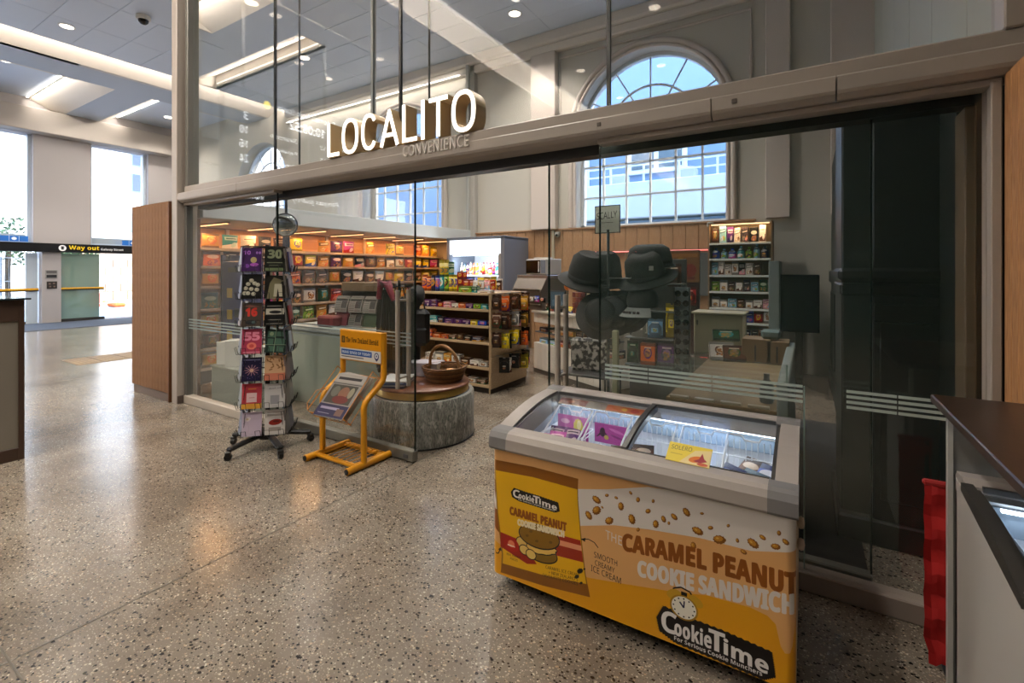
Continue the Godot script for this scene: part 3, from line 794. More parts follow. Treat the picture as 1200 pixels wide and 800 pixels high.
func build_outside():
	var o := thing("pavement", "pale concrete street surface outside the far doors", "pavement", V(0, 0, 0), 0, "", "structure")
	put("slab", B(V(-60, -.3, -40), V(-19.0, -.01, 30)), mat(Color(.62, .62, .62), .8), o)
	var far := thing("apartment_building", "white apartment block across the street seen through the far windows", "building", V(-44, 0, -10))
	put("wall", B(V(-8, 0, -22), V(0, 18, 18)), mat(Color(.80, .80, .79), .8), far)
	for e in [[-6.6, 9.5], [-6.6, 7.5], [-6.6, 4.4], [-11.2, 9.2], [8.2, 9.0]]:
		var w := put("window", B(V(0, e[1], e[0]), V(.08, e[1] + 1.5, e[0] + 1.1), .01), mat(Color(.42, .50, .58), .25), far)
		put("pane", B(V(.08, e[1] + .1, e[0] + .1), V(.1, e[1] + 1.4, e[0] + 1.0)), mat(Color(.22, .27, .33), .1), w)
	put("bay_window", B(V(0, 6.8, 3.4), V(.25, 12.5, 4.6), .02), mat(Color(.40, .47, .55), .2), far)
	put("painted_patch", B(V(0, 5.0, -9.4), V(.02, 7.2, -8.3), .3), mat(Color(.72, .42, .40), .8), far)
	put("painted_patch", B(V(0, 8.4, -9.6), V(.02, 10.8, -7.9), .4), mat(Color(.66, .67, .68), .8), far)
	put("painted_patch", B(V(0, 2.9, -11), V(.02, 4.4, -9.0), .3), mat(Color(.80, .58, .44), .8), far)
	put("downpipe", B(V(.02, 1.5, -10.0), V(.3, 7.0, -9.65)), mat(Color(.5, .53, .57), .5), far)
	# stone wall of blocks
	var sw := thing("stone_wall", "tan stone block wall outside beyond the open way-out door", "wall", V(-31, 0, -10.3))
	var sm := [mat(Color(.66, .55, .44), .85), mat(Color(.72, .61, .50), .85), mat(Color(.60, .50, .41), .85)]
	for j in 7:
		for i in 7:
			put("block", B(V(0, j * .42, i * .62 - 2.2 + (.3 if j % 2 else 0.0)), V(.4, j * .42 + .405, i * .62 - 2.2 + .605 + (.3 if j % 2 else 0.0)), .02), sm[(i * 3 + j * 2) % 3], sw)
	for e in [["leafy_tree", "leafy green street tree outside the left entrance door", V(-25.5, 0, -5.2), 1.15, 2.6], ["leafy_tree", "leafy branch of a tree in front of the stone wall outside", V(-27.5, 0, -7.6), .8, 2.5]]:
		var t := thing(e[0], e[1], "tree", e[2])
		var tr := G.new(); tr.tube([V(0, 0, 0), V(.05, 1.2, .05), V(0, e[4], 0)], .08, 8); put("trunk", tr, mat(Color(.25, .2, .15), .9), t)
		var lf := G.new()
		for k in 900:
			var d: Vector3 = Vector3(rng.randfn(), rng.randfn(), rng.randfn()).normalized() * pow(rng.randf(), .4) * float(e[3])
			var c: Vector3 = V(0, e[4], 0) + d * V(1.3, .8, 1.3)
			var bs := Basis.from_euler(V(rng.randf() * 6, rng.randf() * 6, rng.randf() * 6))
			var s := rng.randf_range(.06, .12)
			lf.quad(c + bs * V(-s, 0, 0), c + bs * V(0, -s * .5, .02), c + bs * V(s, 0, 0), c + bs * V(0, s * .5, .02), bs * V(0, 0, 1))
		var lo := put("foliage", lf, mat(Color(.20, .30, .15), .7), t); lo.set_meta("kind", "stuff")
	var fe := thing("site_fence", "temporary wire site fence with galvanised posts outside the doors", "fence", V(-24.5, 0, -8.2))
	for z in [0.0, 1.0, 2.2, 3.4, 4.6]: put("post", B(V(-.03, 0, z - .03), V(.03, 2.0, z + .03), .01), mat(Color(.6, .62, .64), .4, .6), fe)
	for y in [.15, 1.1, 1.95]: put("rail", B(V(-.015, y, 0), V(.015, y + .03, 4.6)), mat(Color(.7, .7, .7), .4, .6), fe)
	var wires := G.new()
	for k in 46: wires.span(V(-.004, .15, k * .1), V(.004, 1.95, k * .1 + .006))
	put("wire_mesh", wires, mat(Color(.7, .7, .7), .4, .6), fe).set_meta("kind", "stuff")
	var ob := put("fence_foot", B(V(-24.9, 0, -8.35), V(-24.1, .16, -7.95), .05), mat(Color(.80, .38, .14), .7)); tag(ob, "orange fence foot block on the pavement outside the door", "block")
	tag(put("orange_barrier", B(V(-27, 0, -4.9), V(-26.9, 1.0, -2.6), .03), mat(Color(.80, .45, .38), .8)), "faded orange barrier panel outside the left glass door", "barrier")
	for e in [[V(-26, 0, -7.6), .55, .9, "tall white wrapped bag stacked by the fence outside"], [V(-26, 0, -8.2), .5, .5, "low white sack beside the wrapped bag outside"], [V(-25.6, 0, -7.1), .45, .4, "small pale sack nearest the green glass door outside"]]:
		var b := goods("bag", 13, "white_sack", e[3], "sack", "", e[0], V(e[1], e[2], .5), PI / 2)
	tag(put("orange_crate", B(V(-25.2, -.01, -7.75), V(-24.9, .6, -7.45), .03), mat(Color(.78, .35, .25), .7)), "orange-red crate among the white sacks outside", "crate")
	# facade opposite the arched windows
	var fa := thing("street_facade", "blue-grey building with white parapet seen through the large arched window", "building", V(0, 0, -14))
	put("wall", B(V(-22, 0, -.6), V(8, 8.4, 0)), mat(Color(.44, .54, .66), .8), fa)
	put("parapet", B(V(-5.8, 2.95, 0), V(1.0, 3.95, 1.1), .02), mat(Color(.80, .84, .87), .7), fa)
	put("lower_band", B(V(-22, 0, 0), V(8, 2.9, .9)), mat(Color(.38, .50, .62), .7), fa)
	for k in 8: put("railing_post", B(V(-5.7 + k * .94, 3.95, 1.0), V(-5.65 + k * .94, 4.42, 1.05)), mat(Color(.85, .88, .9), .5), fa)
	for y in [4.16, 4.39]: put("railing", B(V(-5.7, y, 1.0), V(.93, y + .04, 1.04)), mat(Color(.85, .88, .9), .5), fa)
	var fw := put("window", B(V(-4.55, 4.35, 0), V(-2.85, 6.4, .1), .01), mat(Color(.86, .88, .9), .5), fa)
	for e in [[-4.42, -3.77], [-3.63, -2.98]]: put("pane", B(V(e[0], 4.48, .1), V(e[1], 6.27, .12)), mat(Color(.35, .42, .46), .1), fw)
	put("quoins", B(V(-6.3, 2.9, 0), V(-5.8, 8.4, .3), .02), mat(Color(.85, .86, .84), .7), fa)
	for e in [-4.9, -3.0, -.6]: put("planter", B(V(e, 3.95, .3), V(e + .5, 4.3, .7), .06), mat(Color(.72, .74, .74), .8), fa)
	tag(put("trim_5", B(V(-22, -.3, -14), V(8, -.01, -8.6)), mat(Color(.5, .5, .5), .8)), "asphalt lane behind the arched windows", "ground", "", "structure")


# ---------------------------------------------------------------- the shop front
func build_front():
	var taupe := mat(Color(0.595, 0.555, 0.515), 0.5)
	var black := mat(Color(0.05, 0.05, 0.05), 0.5)
	var gl := glass(Color(0.50, 0.62, 0.56), 0.02)
	var edge := mat(Color(0.07, 0.13, 0.11), 0.15)
	var frost := mat(Color(0.66, 0.71, 0.68), 0.6)
	var po := thing("trim_6", "tall taupe metal end post of the shop front beside the wood pier", "post", V(0, 0, 0), 0, "", "structure")
	put("post", B(V(-6.13, 0, -2.76), V(-6.01, 6, -2.545), .006), taupe, po)
	put("shadow_gap", B(V(-6.01, 2.45, -2.72), V(-5.985, 6, -2.66)), black, po)
	put("bead", B(V(-5.985, 2.45, -2.74), V(-5.93, 6, -2.62), .004), mat(Color(.42, .41, .38), .4, .3), po)
	put("foot_cap", B(V(-6.04, 0, -2.66), V(-6.0, .09, -2.55), .004), mat(Color(.30, .25, .22), .5), po)
	var he := thing("trim_7", "long taupe header beam across the shop front with cover panels", "beam", V(0, 0, 0), 0, "", "structure")
	var prof := PackedVector2Array([Vector2(2.56, 2.37), Vector2(2.552, 2.362), Vector2(2.55, 2.30), Vector2(2.556, 2.285), Vector2(2.585, 2.265), Vector2(2.72, 2.262), Vector2(2.72, 2.37)])
	var side := Transform3D(Basis(V(0, 0, -1), V(0, 1, 0), V(1, 0, 0)), V(0, 0, 0))
	for e in [[-6.01, -4.803], [-4.797, -.41], [-.404, .11], [.116, .80]]:
		var g := G.new(); g.prism(prof, e[1] - e[0], Transform3D(side.basis, V(e[0], 0, 0))); put("cover_panel", g, taupe, he)
	put("sill_rail", B(V(-5.985, 2.37, -2.75), V(.80, 2.452, -2.61), .008), taupe, he)
	put("door_track", B(V(-5.9, 2.20, -2.82), V(.6, 2.262, -2.715)), black, he)
	for x in [-1.0, -.30]: put("grommet", B(V(x - .012, 2.318, -2.552), V(x + .012, 2.342, -2.546), .006), mat(Color(.35, .31, .28), .5), he)
	put("lip", B(V(-6.0, 2.235, -2.70), V(-4.25, 2.264, -2.61), .004), taupe, he); put("lip", B(V(-1.035, 2.235, -2.70), V(.66, 2.264, -2.61), .004), taupe, he)
	var ja := thing("trim_8", "taupe right jamb and upper post of the shop front", "post", V(0, 0, 0), 0, "", "structure")
	put("jamb", B(V(.622, 0, -2.72), V(.655, 2.25, -2.60), .004), taupe, ja); put("inner_jamb", B(V(.575, .09, -2.90), V(.612, 2.2, -2.74), .004), mat(Color(.40, .34, .26), .4, .3), ja)
	put("upper_post", B(V(.66, 2.45, -2.76), V(.80, 6, -2.60), .006), taupe, ja)
	# glazing
	var w := thing("window_6", "fixed glass side panel of the shop front beside the end post", "window", V(0, 0, 0), 0, "", "structure")
	put("pane", B(V(-5.99, .088, -2.656), V(-4.25, 2.24, -2.644)), gl, w); put("kick_plate", B(V(-6.0, 0, -2.70), V(-4.25, .088, -2.61), .005), mat(Color(.62, .58, .53), .5), w)
	put("bead", B(V(-6.0, .088, -2.69), V(-5.955, 2.235, -2.62), .004), mat(Color(.36, .35, .33), .4, .3), w); put("glass_edge", B(V(-4.256, .088, -2.657), V(-4.25, 2.235, -2.643)), edge, w)
	for k in 4: put("frosted_stripe", B(V(-5.95, .845 + k * .032, -2.6425), V(-4.27, .861 + k * .032, -2.642)), mat(Color(.46, .50, .49), .6), w)
	w = thing("window_7", "dark fixed glass panel of the shop front behind the freezer", "window", V(0, 0, 0), 0, "", "structure")
	put("pane", B(V(-1.03, .088, -2.656), V(.62, 2.24, -2.644)), gl, w); put("kick_plate", B(V(-1.03, 0, -2.70), V(.655, .088, -2.61), .005), mat(Color(.55, .50, .46), .5), w)
	put("glass_edge", B(V(-1.036, .088, -2.657), V(-1.03, 2.235, -2.643)), edge, w); put("glass_joint", B(V(-.012, .088, -2.657), V(-.006, .95, -2.643)), mat(Color(.5, .58, .55), .3), w)
	for e in [[-1.0, -.75], [-.745, -.42], [-.415, -.015], [.155, .335], [.34, .55]]:
		for k in 4: put("frosted_stripe", B(V(e[0], .872 + k * .024, -2.6425), V(e[1], .885 + k * .024, -2.642)), frost, w)
	w = thing("window_8", "tall upper glazing above the header with dark butt joints", "window", V(0, 0, 0), 0, "", "structure")
	var xs := [-5.93, -4.34, -2.68, -.99, .66]
	for k in 4:
		put("pane", B(V(xs[k] + .01, 2.452, -2.686), V(xs[k + 1] - .01, 5.99, -2.674)), gl, w)
		if k: put("butt_joint", B(V(xs[k] - .011, 2.452, -2.69), V(xs[k] + .011, 5.99, -2.67)), mat(Color(.06, .07, .07), .4), w)
	for x in [-4.789, -3.604, -2.886]: put("thin_bar_behind", B(V(x - .004, 2.3, -3.25), V(x + .004, 5.99, -3.23)), mat(Color(.16, .17, .17), .4), w)  # thin dark uprights set back from the upper panes
	# sliding doors
	var chrome := mat(Color(.70, .66, .61), .3, .45)
	for e in [[1, "left glass sliding door, its tall steel pull bars in front of the bag rack", -4.45, -2.60, -2.733], [2, "right glass sliding door with paired steel pull bars, partly behind the fixed pane", -1.43, .26, -1.335]]:
		var d := thing("door_%d" % e[0], e[1], "door", V(e[2], 0, -2.76), 0, "", "structure")
		var wd: float = e[3] - e[2]
		put("pane", B(V(.005, .09, -.006), V(wd - .005, 2.24, .006)), gl, d)
		put("bottom_rail", B(V(0, .008, -.03), V(wd, .09, .03), .006), mat(Color(.46, .45, .41), .45, .3), d)
		for x in [0.0, wd - .008]: put("glass_edge", B(V(x, .09, -.007), V(x + .008, 2.24, .007)), edge, d)
		for z in [.06, -.06]:
			var hy := [.57, 1.345] if e[0] == 1 else [.75, 1.345]
			var h := G.new(); h.tube([V(e[4] - e[2], hy[0], z), V(e[4] - e[2], hy[1], z)], .018, 14); put("pull_bar", h, chrome, d)
			for y in [hy[0] + .08, hy[1] - .08]:
				var k2 := G.new(); k2.tube([V(e[4] - e[2], y, z), V(e[4] - e[2], y, 0)], .009, 8); put("bar_fixing", k2, chrome, d)
		if e[0] == 1:
			for k in 4: put("frosted_stripe", B(V(.05, .905 + k * .031, .0066), V(wd - .04, .916 + k * .031, .0072)), mat(Color(.52, .56, .56), .6), d)
			put("floor_guide", B(V(wd - .10, .03, .031), V(wd - .05, .06, .037), .004), mat(Color(.3, .3, .3), .5), d)
	# wood-clad pier left of the post
	var pi := thing("trim_9", "pier clad in upright oak boards left of the shop front", "pier", V(-7.14, 0, -2.53), 0, "", "structure")
	var wood := grained("pier_oak", [[0.0, Color(0.35, 0.245, 0.165)], [0.5, Color(0.435, 0.315, 0.215)], [1.0, Color(0.51, 0.385, 0.27)]], V(11, .6, 11), .03, 0.7, 0.25, 0.0, 8)
	put("core", B(V(.01, .0, -.32), V(.97, 2.28, -.02)), mat(Color(.2, .13, .08), .7), pi)
	for k in 12: put("board", B(V(k * .0805, .10, -.02), V(k * .0805 + .078, 2.29, 0), .003), wood, pi)
	put("corner_board", B(V(.966, 0, -.33), V(.985, 2.29, .004), .003), grained("pier_dark", [[0, Color(.30, .18, .09)], [1, Color(.42, .27, .15)]], V(11, .6, 11), .03, .5), pi)
	put("plinth", B(V(.02, 0, -.31), V(.966, .09, -.012), .003), mat(Color(.36, .30, .25), .6), pi)
	var rp := thing("trim_10", "warm oak boarded pier at the right end of the shop front", "pier", V(.66, 0, -2.55), 0, "", "structure")
	put("core", B(V(.012, 0, -.05), V(.4, 2.255, .24)), mat(Color(.2, .13, .08), .7), rp)
	var wood2 := grained("right_oak", [[0, Color(.54, .37, .22)], [.5, Color(.66, .47, .30)], [1, Color(.76, .57, .38)]], V(9, .5, 9), .03, .6, .4, 0, 14)
	for k in 4: put("board", B(V(0, .02, -.05 + k * .075), V(.012, 2.262, -.05 + k * .075 + .073), .003), wood2, rp)
	put("top_board", B(V(0, 2.256, -.05), V(.4, 2.27, .25), .003), wood2, rp)


func stroke(pts: Array, w: float) -> Array:
	var p := PackedVector2Array()
	for q in pts: p.append(q)
	return Geometry2D.offset_polyline(p, w / 2.0, Geometry2D.JOIN_MITER, Geometry2D.END_BUTT)


func build_signs():
	# raised lit letters on the header
	var s := thing("shop_sign", "lit white block letters LOCALITO standing on the header", "sign", V(-3.44, 2.452, -2.66))
	var h := .285
	var wds := [.15, .20, .18, .20, .15, .05, .17, .21]
	var word := "LOCALITO"
	var x := 0.0
	var depth := .12
	for k in 8:
		var ch := word[k]
		var wd: float = wds[k]
		var t := .036
		var lists := []
		var at := Transform3D(Basis(), V(x, 0, -.05))
		var g := G.new(); var f := G.new()
		if ch == "O":
			var o := []; var n := []; var o2 := []; var n2 := []
			for j in 40:
				var a := TAU * j / 40
				var e := Vector2(signf(cos(a)) * pow(absf(cos(a)), .82), signf(sin(a)) * pow(absf(sin(a)), .82))
				var c := Vector2(wd / 2, h / 2)
				o.append(c + e * Vector2(wd / 2, h / 2 + .005)); n.append(c + e * Vector2(wd / 2 - t, h / 2 - t + .005))
				o2.append(c + e * Vector2(wd / 2 - .004, h / 2 + .001)); n2.append(c + e * Vector2(wd / 2 - t + .004, h / 2 - t + .009))
			g.ring(o, n, depth, at); f.ring(o2, n2, .006, Transform3D(Basis(), V(x, 0, -.05 + depth)))
		else:
			match ch:
				"L": lists = [[Vector2(t / 2, h), Vector2(t / 2, t / 2), Vector2(wd, t / 2)]]
				"I": lists = [[Vector2(t / 2 + .005, h), Vector2(t / 2 + .005, 0)]]
				"T": lists = [[Vector2(0, h - t / 2), Vector2(wd, h - t / 2)], [Vector2(wd / 2, h - t), Vector2(wd / 2, 0)]]
				"A": lists = [[Vector2(.014, 0), Vector2(wd / 2, h - .02), Vector2(wd - .014, 0)], [Vector2(.045, .085), Vector2(wd - .045, .085)]]
				"C":
					var c := []
					for j in 25:
						var a := .62 + (TAU - 1.24) * j / 24
						c.append(Vector2(wd / 2, h / 2) + Vector2(signf(cos(a)) * pow(absf(cos(a)), .85) * (wd / 2 - t / 2), signf(sin(a)) * pow(absf(sin(a)), .85) * (h / 2 - t / 2 + .005)))
					lists = [c]
			for l in lists:
				for p in stroke(l, t): g.prism(p, depth, at)
				for p in stroke(l, t - .008): f.prism(p, .006, Transform3D(Basis(), V(x, 0, -.05 + depth)))
		var le := put("letter", g, mat(Color(.72, .62, .46), .45, .1), s)
		put("lit_face", f, glow(Color(1, .98, .94), 1.6), le)
		x += wd + .034
	area("sign_glow", V(-2.6, 2.60, -2.55), V(0, 0, 1), Vector2(1.5, .25), .25, Color(1, .97, .9))
	var c := thing("shop_sign_small", "small grey raised letters CONVENIENCE on the taupe header", "sign", V(-2.52, 2.335, -2.552))
	var tm := TextMesh.new(); tm.text = "CONVENIENCE"; tm.font = Print.plain; tm.font_size = 64; tm.pixel_size = .00175; tm.depth = .012; tm.horizontal_alignment = HORIZONTAL_ALIGNMENT_LEFT; tm.vertical_alignment = VERTICAL_ALIGNMENT_BOTTOM
	var o := put("lettering", tm, mat(Color(.86, .83, .80), .5), c)
	var ab := tm.get_aabb()
	o.scale = V(.60 / ab.size.x, .078 / ab.size.y, 1); o.position = V(-ab.position.x * o.scale.x, -ab.position.y * o.scale.y, .006)
	# way-out sign over the far doors
	var p := Print.new(0, 0, 4.6, .25, 2048, Color(.045, .045, .055))
	p.oval(2.42, .125, .085, .085, Color(.92, .92, .92)); p.oval(2.42, .125, .055, .05, Color(.05, .05, .06)); p.poly([Vector2(2.35, .15), Vector2(2.49, .15), Vector2(2.49, .1), Vector2(2.35, .1)], Color(.92, .92, .92)); p.oval(2.42, .125, .03, .03, Color(.05, .05, .06))
	p.text("Way out", 2.56, .055, .70, .15, Color(.95, .80, .12), Print.bold); p.text("Galway Street", 3.30, .07, .56, .085, Color(.93, .93, .93), Print.bold)
	p.rect(4.28, .11, .22, .02, Color(.35, .35, .38))
	var so := thing("way_out_sign", "long black way-out sign hanging over the far doors", "sign", V(-18.3, 2.03, -3.0))
	put("cabinet", B(V(-.12, 0, -4.2), V(0, .25, 4.0), .005), mat(Color(.045, .045, .05), .4), so)
	var g2 := G.new(); g2.quad(V(.003, 0, .6), V(.003, 0, -4.0), V(.003, .25, -4.0), V(.003, .25, .6), V(1, 0, 0))
	put("face", g2, printed(p.tex(), .4), so)
	# stickers on the far glass
	var st := Print.new(0, 0, 3, 1, 192, Color(.15, .42, .75))
	st.rect(.95, 0, .05, 1, Color(.9, .92, .95)); st.rect(2.0, 0, .05, 1, Color(.9, .92, .95)); st.oval(1.5, .5, .28, .28, Color(.92, .94, .96))
	for e in [[-6.85, "on the glass above the open far door"], [-4.15, "on the glass left of the far pier"]]:
		tag(put("door_sticker", B(V(-18.52, 2.31, e[0]), V(-18.50, 2.46, e[0] + .55)), printed(st.tex())), "blue and white square stickers " + e[1], "sticker")
	# hanging information board left of the viewer: its bright text is seen mirrored in the glass
	var b := Print.new(0, 0, 2.2, 1.9, 1100, Color(.02, .02, .025))
	var wt := Color(.92, .94, .96)
	b.rect(0, 1.66, 2.2, .24, Color(.10, .12, .15)); b.text("Britomart Train Station", .12, 1.73, 1.25, .10, wt, Print.plain); b.text("10:08:52", .35, 1.45, .75, .17, wt, Print.bold)
	b.oval(1.52, 1.77, .06, .07, Color(.95, .85, .2))
	for k in 4: b.text(["3", "10", "16", "24"][k], 1.85, 1.42 - k * .24, [.07, .14, .14, .14][k], .13, wt, Print.plain); b.text(["Swanson", "Papakura", "Manukau", "Swanson"][k], .95, 1.22 - k * .24, .5, .08, wt, Print.plain); b.text(["10:12", "10:18", "10:24", "10:32"][k], .15, 1.22 - k * .24, .3, .08, wt, Print.plain)
	b.text("Plan your journey", .2, .12, 1.0, .12, wt, Print.plain); b.text("10:51", 1.5, .1, .4, .15, wt, Print.bold)
	var bo := thing("departure_board", "black departure board with white text, mirrored in the upper shop glass", "board", V(-8.0, 2.62, -1.25))
	put("case", B(V(-.15, -.05, -.05), V(0, 1.95, 2.25), .02), mat(Color(.08, .08, .09), .4), bo)
	for z in [.3, 1.9]: put("hanger", B(V(-.09, 1.95, z - .02), V(-.05, 3.38, z + .02)), mat(Color(.3, .3, .3), .4), bo)
	var bg := G.new(); bg.quad(V(.004, 0, 2.2), V(.004, 0, 0), V(.004, 1.9, 0), V(.004, 1.9, 2.2), V(1, 0, 0))
	var bm := printed(b.tex(), .5); bm.emission_enabled = true; bm.emission_texture = bm.albedo_texture; bm.emission = Color.WHITE; bm.emission_operator = BaseMaterial3D.EMISSION_OP_MULTIPLY; bm.emission_energy_multiplier = 4.0
	put("screen", bg, bm, bo)


# ---------------------------------------------------------------- freezers
func freezer_print() -> ImageTexture:
	var tan := Color(.80, .60, .38); var yel := Color(.80, .555, .06); var wht := Color(.80, .77, .74); var brn := Color(.50, .27, .05); var blk := Color(.08, .055, .045)
	var p := Print.new(-1.272, .068, -.03, .668, 2048, tan)
	# yellow ground with a running edge
	p.poly([Vector2(-1.28, .23), Vector2(-1.20, .20), Vector2(-.78, .205), Vector2(-.63, .232), Vector2(-.46, .265), Vector2(-.31, .300), Vector2(-.17, .309), Vector2(-.115, .30), Vector2(-.09, .28), Vector2(-.075, .21), Vector2(-.062, .19), Vector2(-.047, .195), Vector2(-.04, .22), Vector2(-.03, .32), Vector2(-.02, .05), Vector2(-1.28, .05)], yel)
	# white wave at the top
	p.poly([Vector2(-.85, .565), Vector2(-.70, .60), Vector2(-.53, .651), Vector2(-.31, .67), Vector2(-.02, .67), Vector2(-.02, .55), Vector2(-.167, .511), Vector2(-.337, .506), Vector2(-.528, .483), Vector2(-.667, .46), Vector2(-.85, .405)], wht)
	var r := RandomNumberGenerator.new(); r.seed = 4
	for e in [[-.745, .545, 20], [-.745, .50, 22], [-.78, .47, 19], [-.69, .472, 20], [-.64, .545, 17], [-.595, .505, 20], [-.53, .555, 12], [-.50, .512, 16], [-.47, .54, 13], [-.43, .56, 14], [-.385, .59, 17], [-.345, .53, 20], [-.27, .52, 22], [-.16, .54, 20], [-.19, .50, 11], [-.13, .57, 11], [-.09, .55, 15], [-.70, .575, 9], [-.57, .59, 11], [-.60, .61, 8], [-.66, .575, 8], [-.72, .52, 6], [-.57, .47, 9], [-.45, .53, 7], [-.30, .555, 10], [-.24, .58, 7], [-.21, .535, 8], [-.06, .575, 12], [-.08, .60, 9], [-.33, .60, 7], [-.51, .60, 8], [-.36, .47, 14]]:
		var k: float = e[2] / 1000.0
		var a := r.randf() * 3.0
		p.oval(e[0], e[1], k, k * .7, Color(.45, .27, .05), a, .1); p.oval(e[0] - k * .15, e[1] + k * .12, k * .7, k * .45, Color(.68, .46, .12), a, .1); p.oval(e[0] - k * .3, e[1] + k * .15, k * .25, k * .15, Color(.80, .62, .25), a)
	# back edge of a second bag at the left
	p.poly([Vector2(-1.28, .511), Vector2(-1.24, .508), Vector2(-1.205, .25), Vector2(-1.22, .255), Vector2(-1.28, .30)], brn)
	p.text("N", -1.279, .375, .036, .075, wht, Print.bold, 0, 0, .003)
	p.line([Vector2(-1.262, .175), Vector2(-1.25, .162), Vector2(-1.236, .165), Vector2(-1.228, .185)], .005, blk); p.poly([Vector2(-1.238, .183), Vector2(-1.224, .197), Vector2(-1.218, .180)], blk)
	# the big printed bag
	p.poly([Vector2(-1.26, .603), Vector2(-1.05, .612), Vector2(-.83, .610), Vector2(-.828, .52), Vector2(-.815, .38), Vector2(-.795, .22), Vector2(-.777, .13), Vector2(-1.0, .098), Vector2(-1.222, .081), Vector2(-1.218, .17), Vector2(-1.245, .36), Vector2(-1.256, .50)], Color(.50, .36, .04))
	p.poly([Vector2(-1.255, .598), Vector2(-1.05, .607), Vector2(-.834, .605), Vector2(-.832, .52), Vector2(-.82, .38), Vector2(-.80, .22), Vector2(-.785, .14), Vector2(-1.0, .106), Vector2(-1.214, .090), Vector2(-1.21, .17), Vector2(-1.238, .36), Vector2(-1.25, .50)], Color(.83, .63, .05))
	p.poly([Vector2(-1.262, .606), Vector2(-1.05, .617), Vector2(-.828, .614), Vector2(-.83, .567), Vector2(-1.05, .570), Vector2(-1.256, .556)], Color(.49, .29, .05))
	p.poly([Vector2(-1.224, .078), Vector2(-1.0, .094), Vector2(-.774, .124), Vector2(-.785, .175), Vector2(-1.0, .142), Vector2(-1.217, .124)], Color(.47, .28, .05))
	# stripes and sandwich biscuit
	p.poly([Vector2(-1.225, .270), Vector2(-1.10, .262), Vector2(-1.03, .18), Vector2(-1.08, .165), Vector2(-1.225, .20)], Color(.56, .12, .05))
	p.poly([Vector2(-.95, .345), Vector2(-.818, .352), Vector2(-.805, .262), Vector2(-.94, .25)], Color(.55, .14, .05)); p.poly([Vector2(-.95, .322), Vector2(-.815, .330), Vector2(-.812, .308), Vector2(-.95, .298)], Color(.82, .55, .40))
	p.oval(-1.01, .235, .085, .042, blk, .05); p.oval(-1.01, .236, .080, .037, Color(.45, .33, .06), .05)
	p.oval(-1.025, .262, .098, .035, blk, .1, .03); p.oval(-1.025, .262, .092, .03, Color(.82, .66, .32), .1, .05)
	for e in [[-1.11, .255, .026], [-1.095, .225, .024], [-1.06, .215, .024]]: p.oval(e[0], e[1], e[2] + .004, e[2], blk); p.oval(e[0], e[1], e[2], e[2] - .004, Color(.82, .68, .36))
	p.oval(-1.02, .308, .106, .056, blk, .1); p.oval(-1.02, .309, .101, .051, Color(.48, .34, .04), .1)
	for e in [[-1.06, .32], [-1.0, .335], [-.96, .30], [-1.03, .285], [-1.08, .295]]: p.oval(e[0], e[1], .009, .006, Color(.38, .26, .03), .4)
	p.oval(-1.165, .228, .042, .034, Color(.60, .10, .05)); p.oval(-1.165, .232, .018, .016, Color(.82, .45, .30)); p.rect(-1.185, .219, .04, .006, Color(.9, .8, .7))
	# words on the bag
	p.text("CARAMEL PEANUT", -1.172, .368, .288, .036, brn, Print.bold, .004, 0, .0022); p.text("COOKIE SANDWICH", -1.13, .330, .235, .027, Color(.86, .80, .68), Print.bold, .012, 0, .0022)
	p.text("CARAMEL ICE CREAM", -.985, .176, .16, .014, blk, Print.plain, .018); p.text("+ NEW ZEALAND'S", -.97, .157, .14, .014, blk, Print.plain, .016); p.text("FAVOURITE COOKIES", -1.00, .135, .17, .014, blk, Print.plain, .02)
	p.text("REAL PEANUT", -1.19, .172, .075, .010, blk, Print.plain, .004); p.text("PIECES", -1.17, .157, .04, .010, blk, Print.plain, .002)
	for e in [[-.82, .22, .016], [-.835, .19, .012], [-.815, .17, .008], [-.80, .235, .006]]: p.oval(e[0], e[1], e[2], e[2] * .6, blk, .7, .15)
	word_mark(p, -1.155, .455, .225, .030, .4)
	# headline
	p.text("THE", -.706, .393, .07, .037, wht, Print.plain, -.008)
	p.text("CARAMEL PEANUT", -.632, .368, .606, .068, brn, Print.bold, .028, .010, .0030, .12)
	p.text("COOKIE SANDWICH", -.570, .285, .532, .062, wht, Print.bold, .045, -.004, .0028, .1)
	p.text("SMOOTH", -.756, .300, .10, .024, blk, Print.plain, -.006); p.text("CREAMY", -.752, .268, .085, .022, blk, Print.plain, -.006); p.text("ICE CREAM", -.77, .238, .13, .026, blk, Print.plain, -.012)
	p.line([Vector2(-.738, .345), Vector2(-.755, .362), Vector2(-.78, .368), Vector2(-.805, .362)], .0035, blk); p.poly([Vector2(-.817, .358), Vector2(-.795, .370), Vector2(-.797, .352)], blk)
	word_mark(p, -.478, .106, .365, .068, 1.0)
	# alarm clock over the word mark
	p.line([Vector2(-.437, .262), Vector2(-.432, .285), Vector2(-.405, .297), Vector2(-.372, .290), Vector2(-.358, .262)], .006, blk)
	p.oval(-.432, .262, .028, .018, Color(.72, .55, .12), .5); p.oval(-.352, .262, .028, .018, Color(.72, .55, .12), -.5); p.rect(-.405, .268, .022, .014, blk)
	p.oval(-.395, .222, .052, .047, Color(.60, .45, .10)); p.oval(-.395, .222, .045, .041, Color(.88, .86, .80))
	for k in 12: p.oval(-.395 + cos(TAU * k / 12) * .038, .222 + sin(TAU * k / 12) * .034, .003, .003, blk)
	p.line([Vector2(-.395, .222), Vector2(-.41, .24)], .006, Color(.12, .13, .25)); p.line([Vector2(-.395, .222), Vector2(-.393, .248)], .005, Color(.12, .13, .25))
	return p.tex()


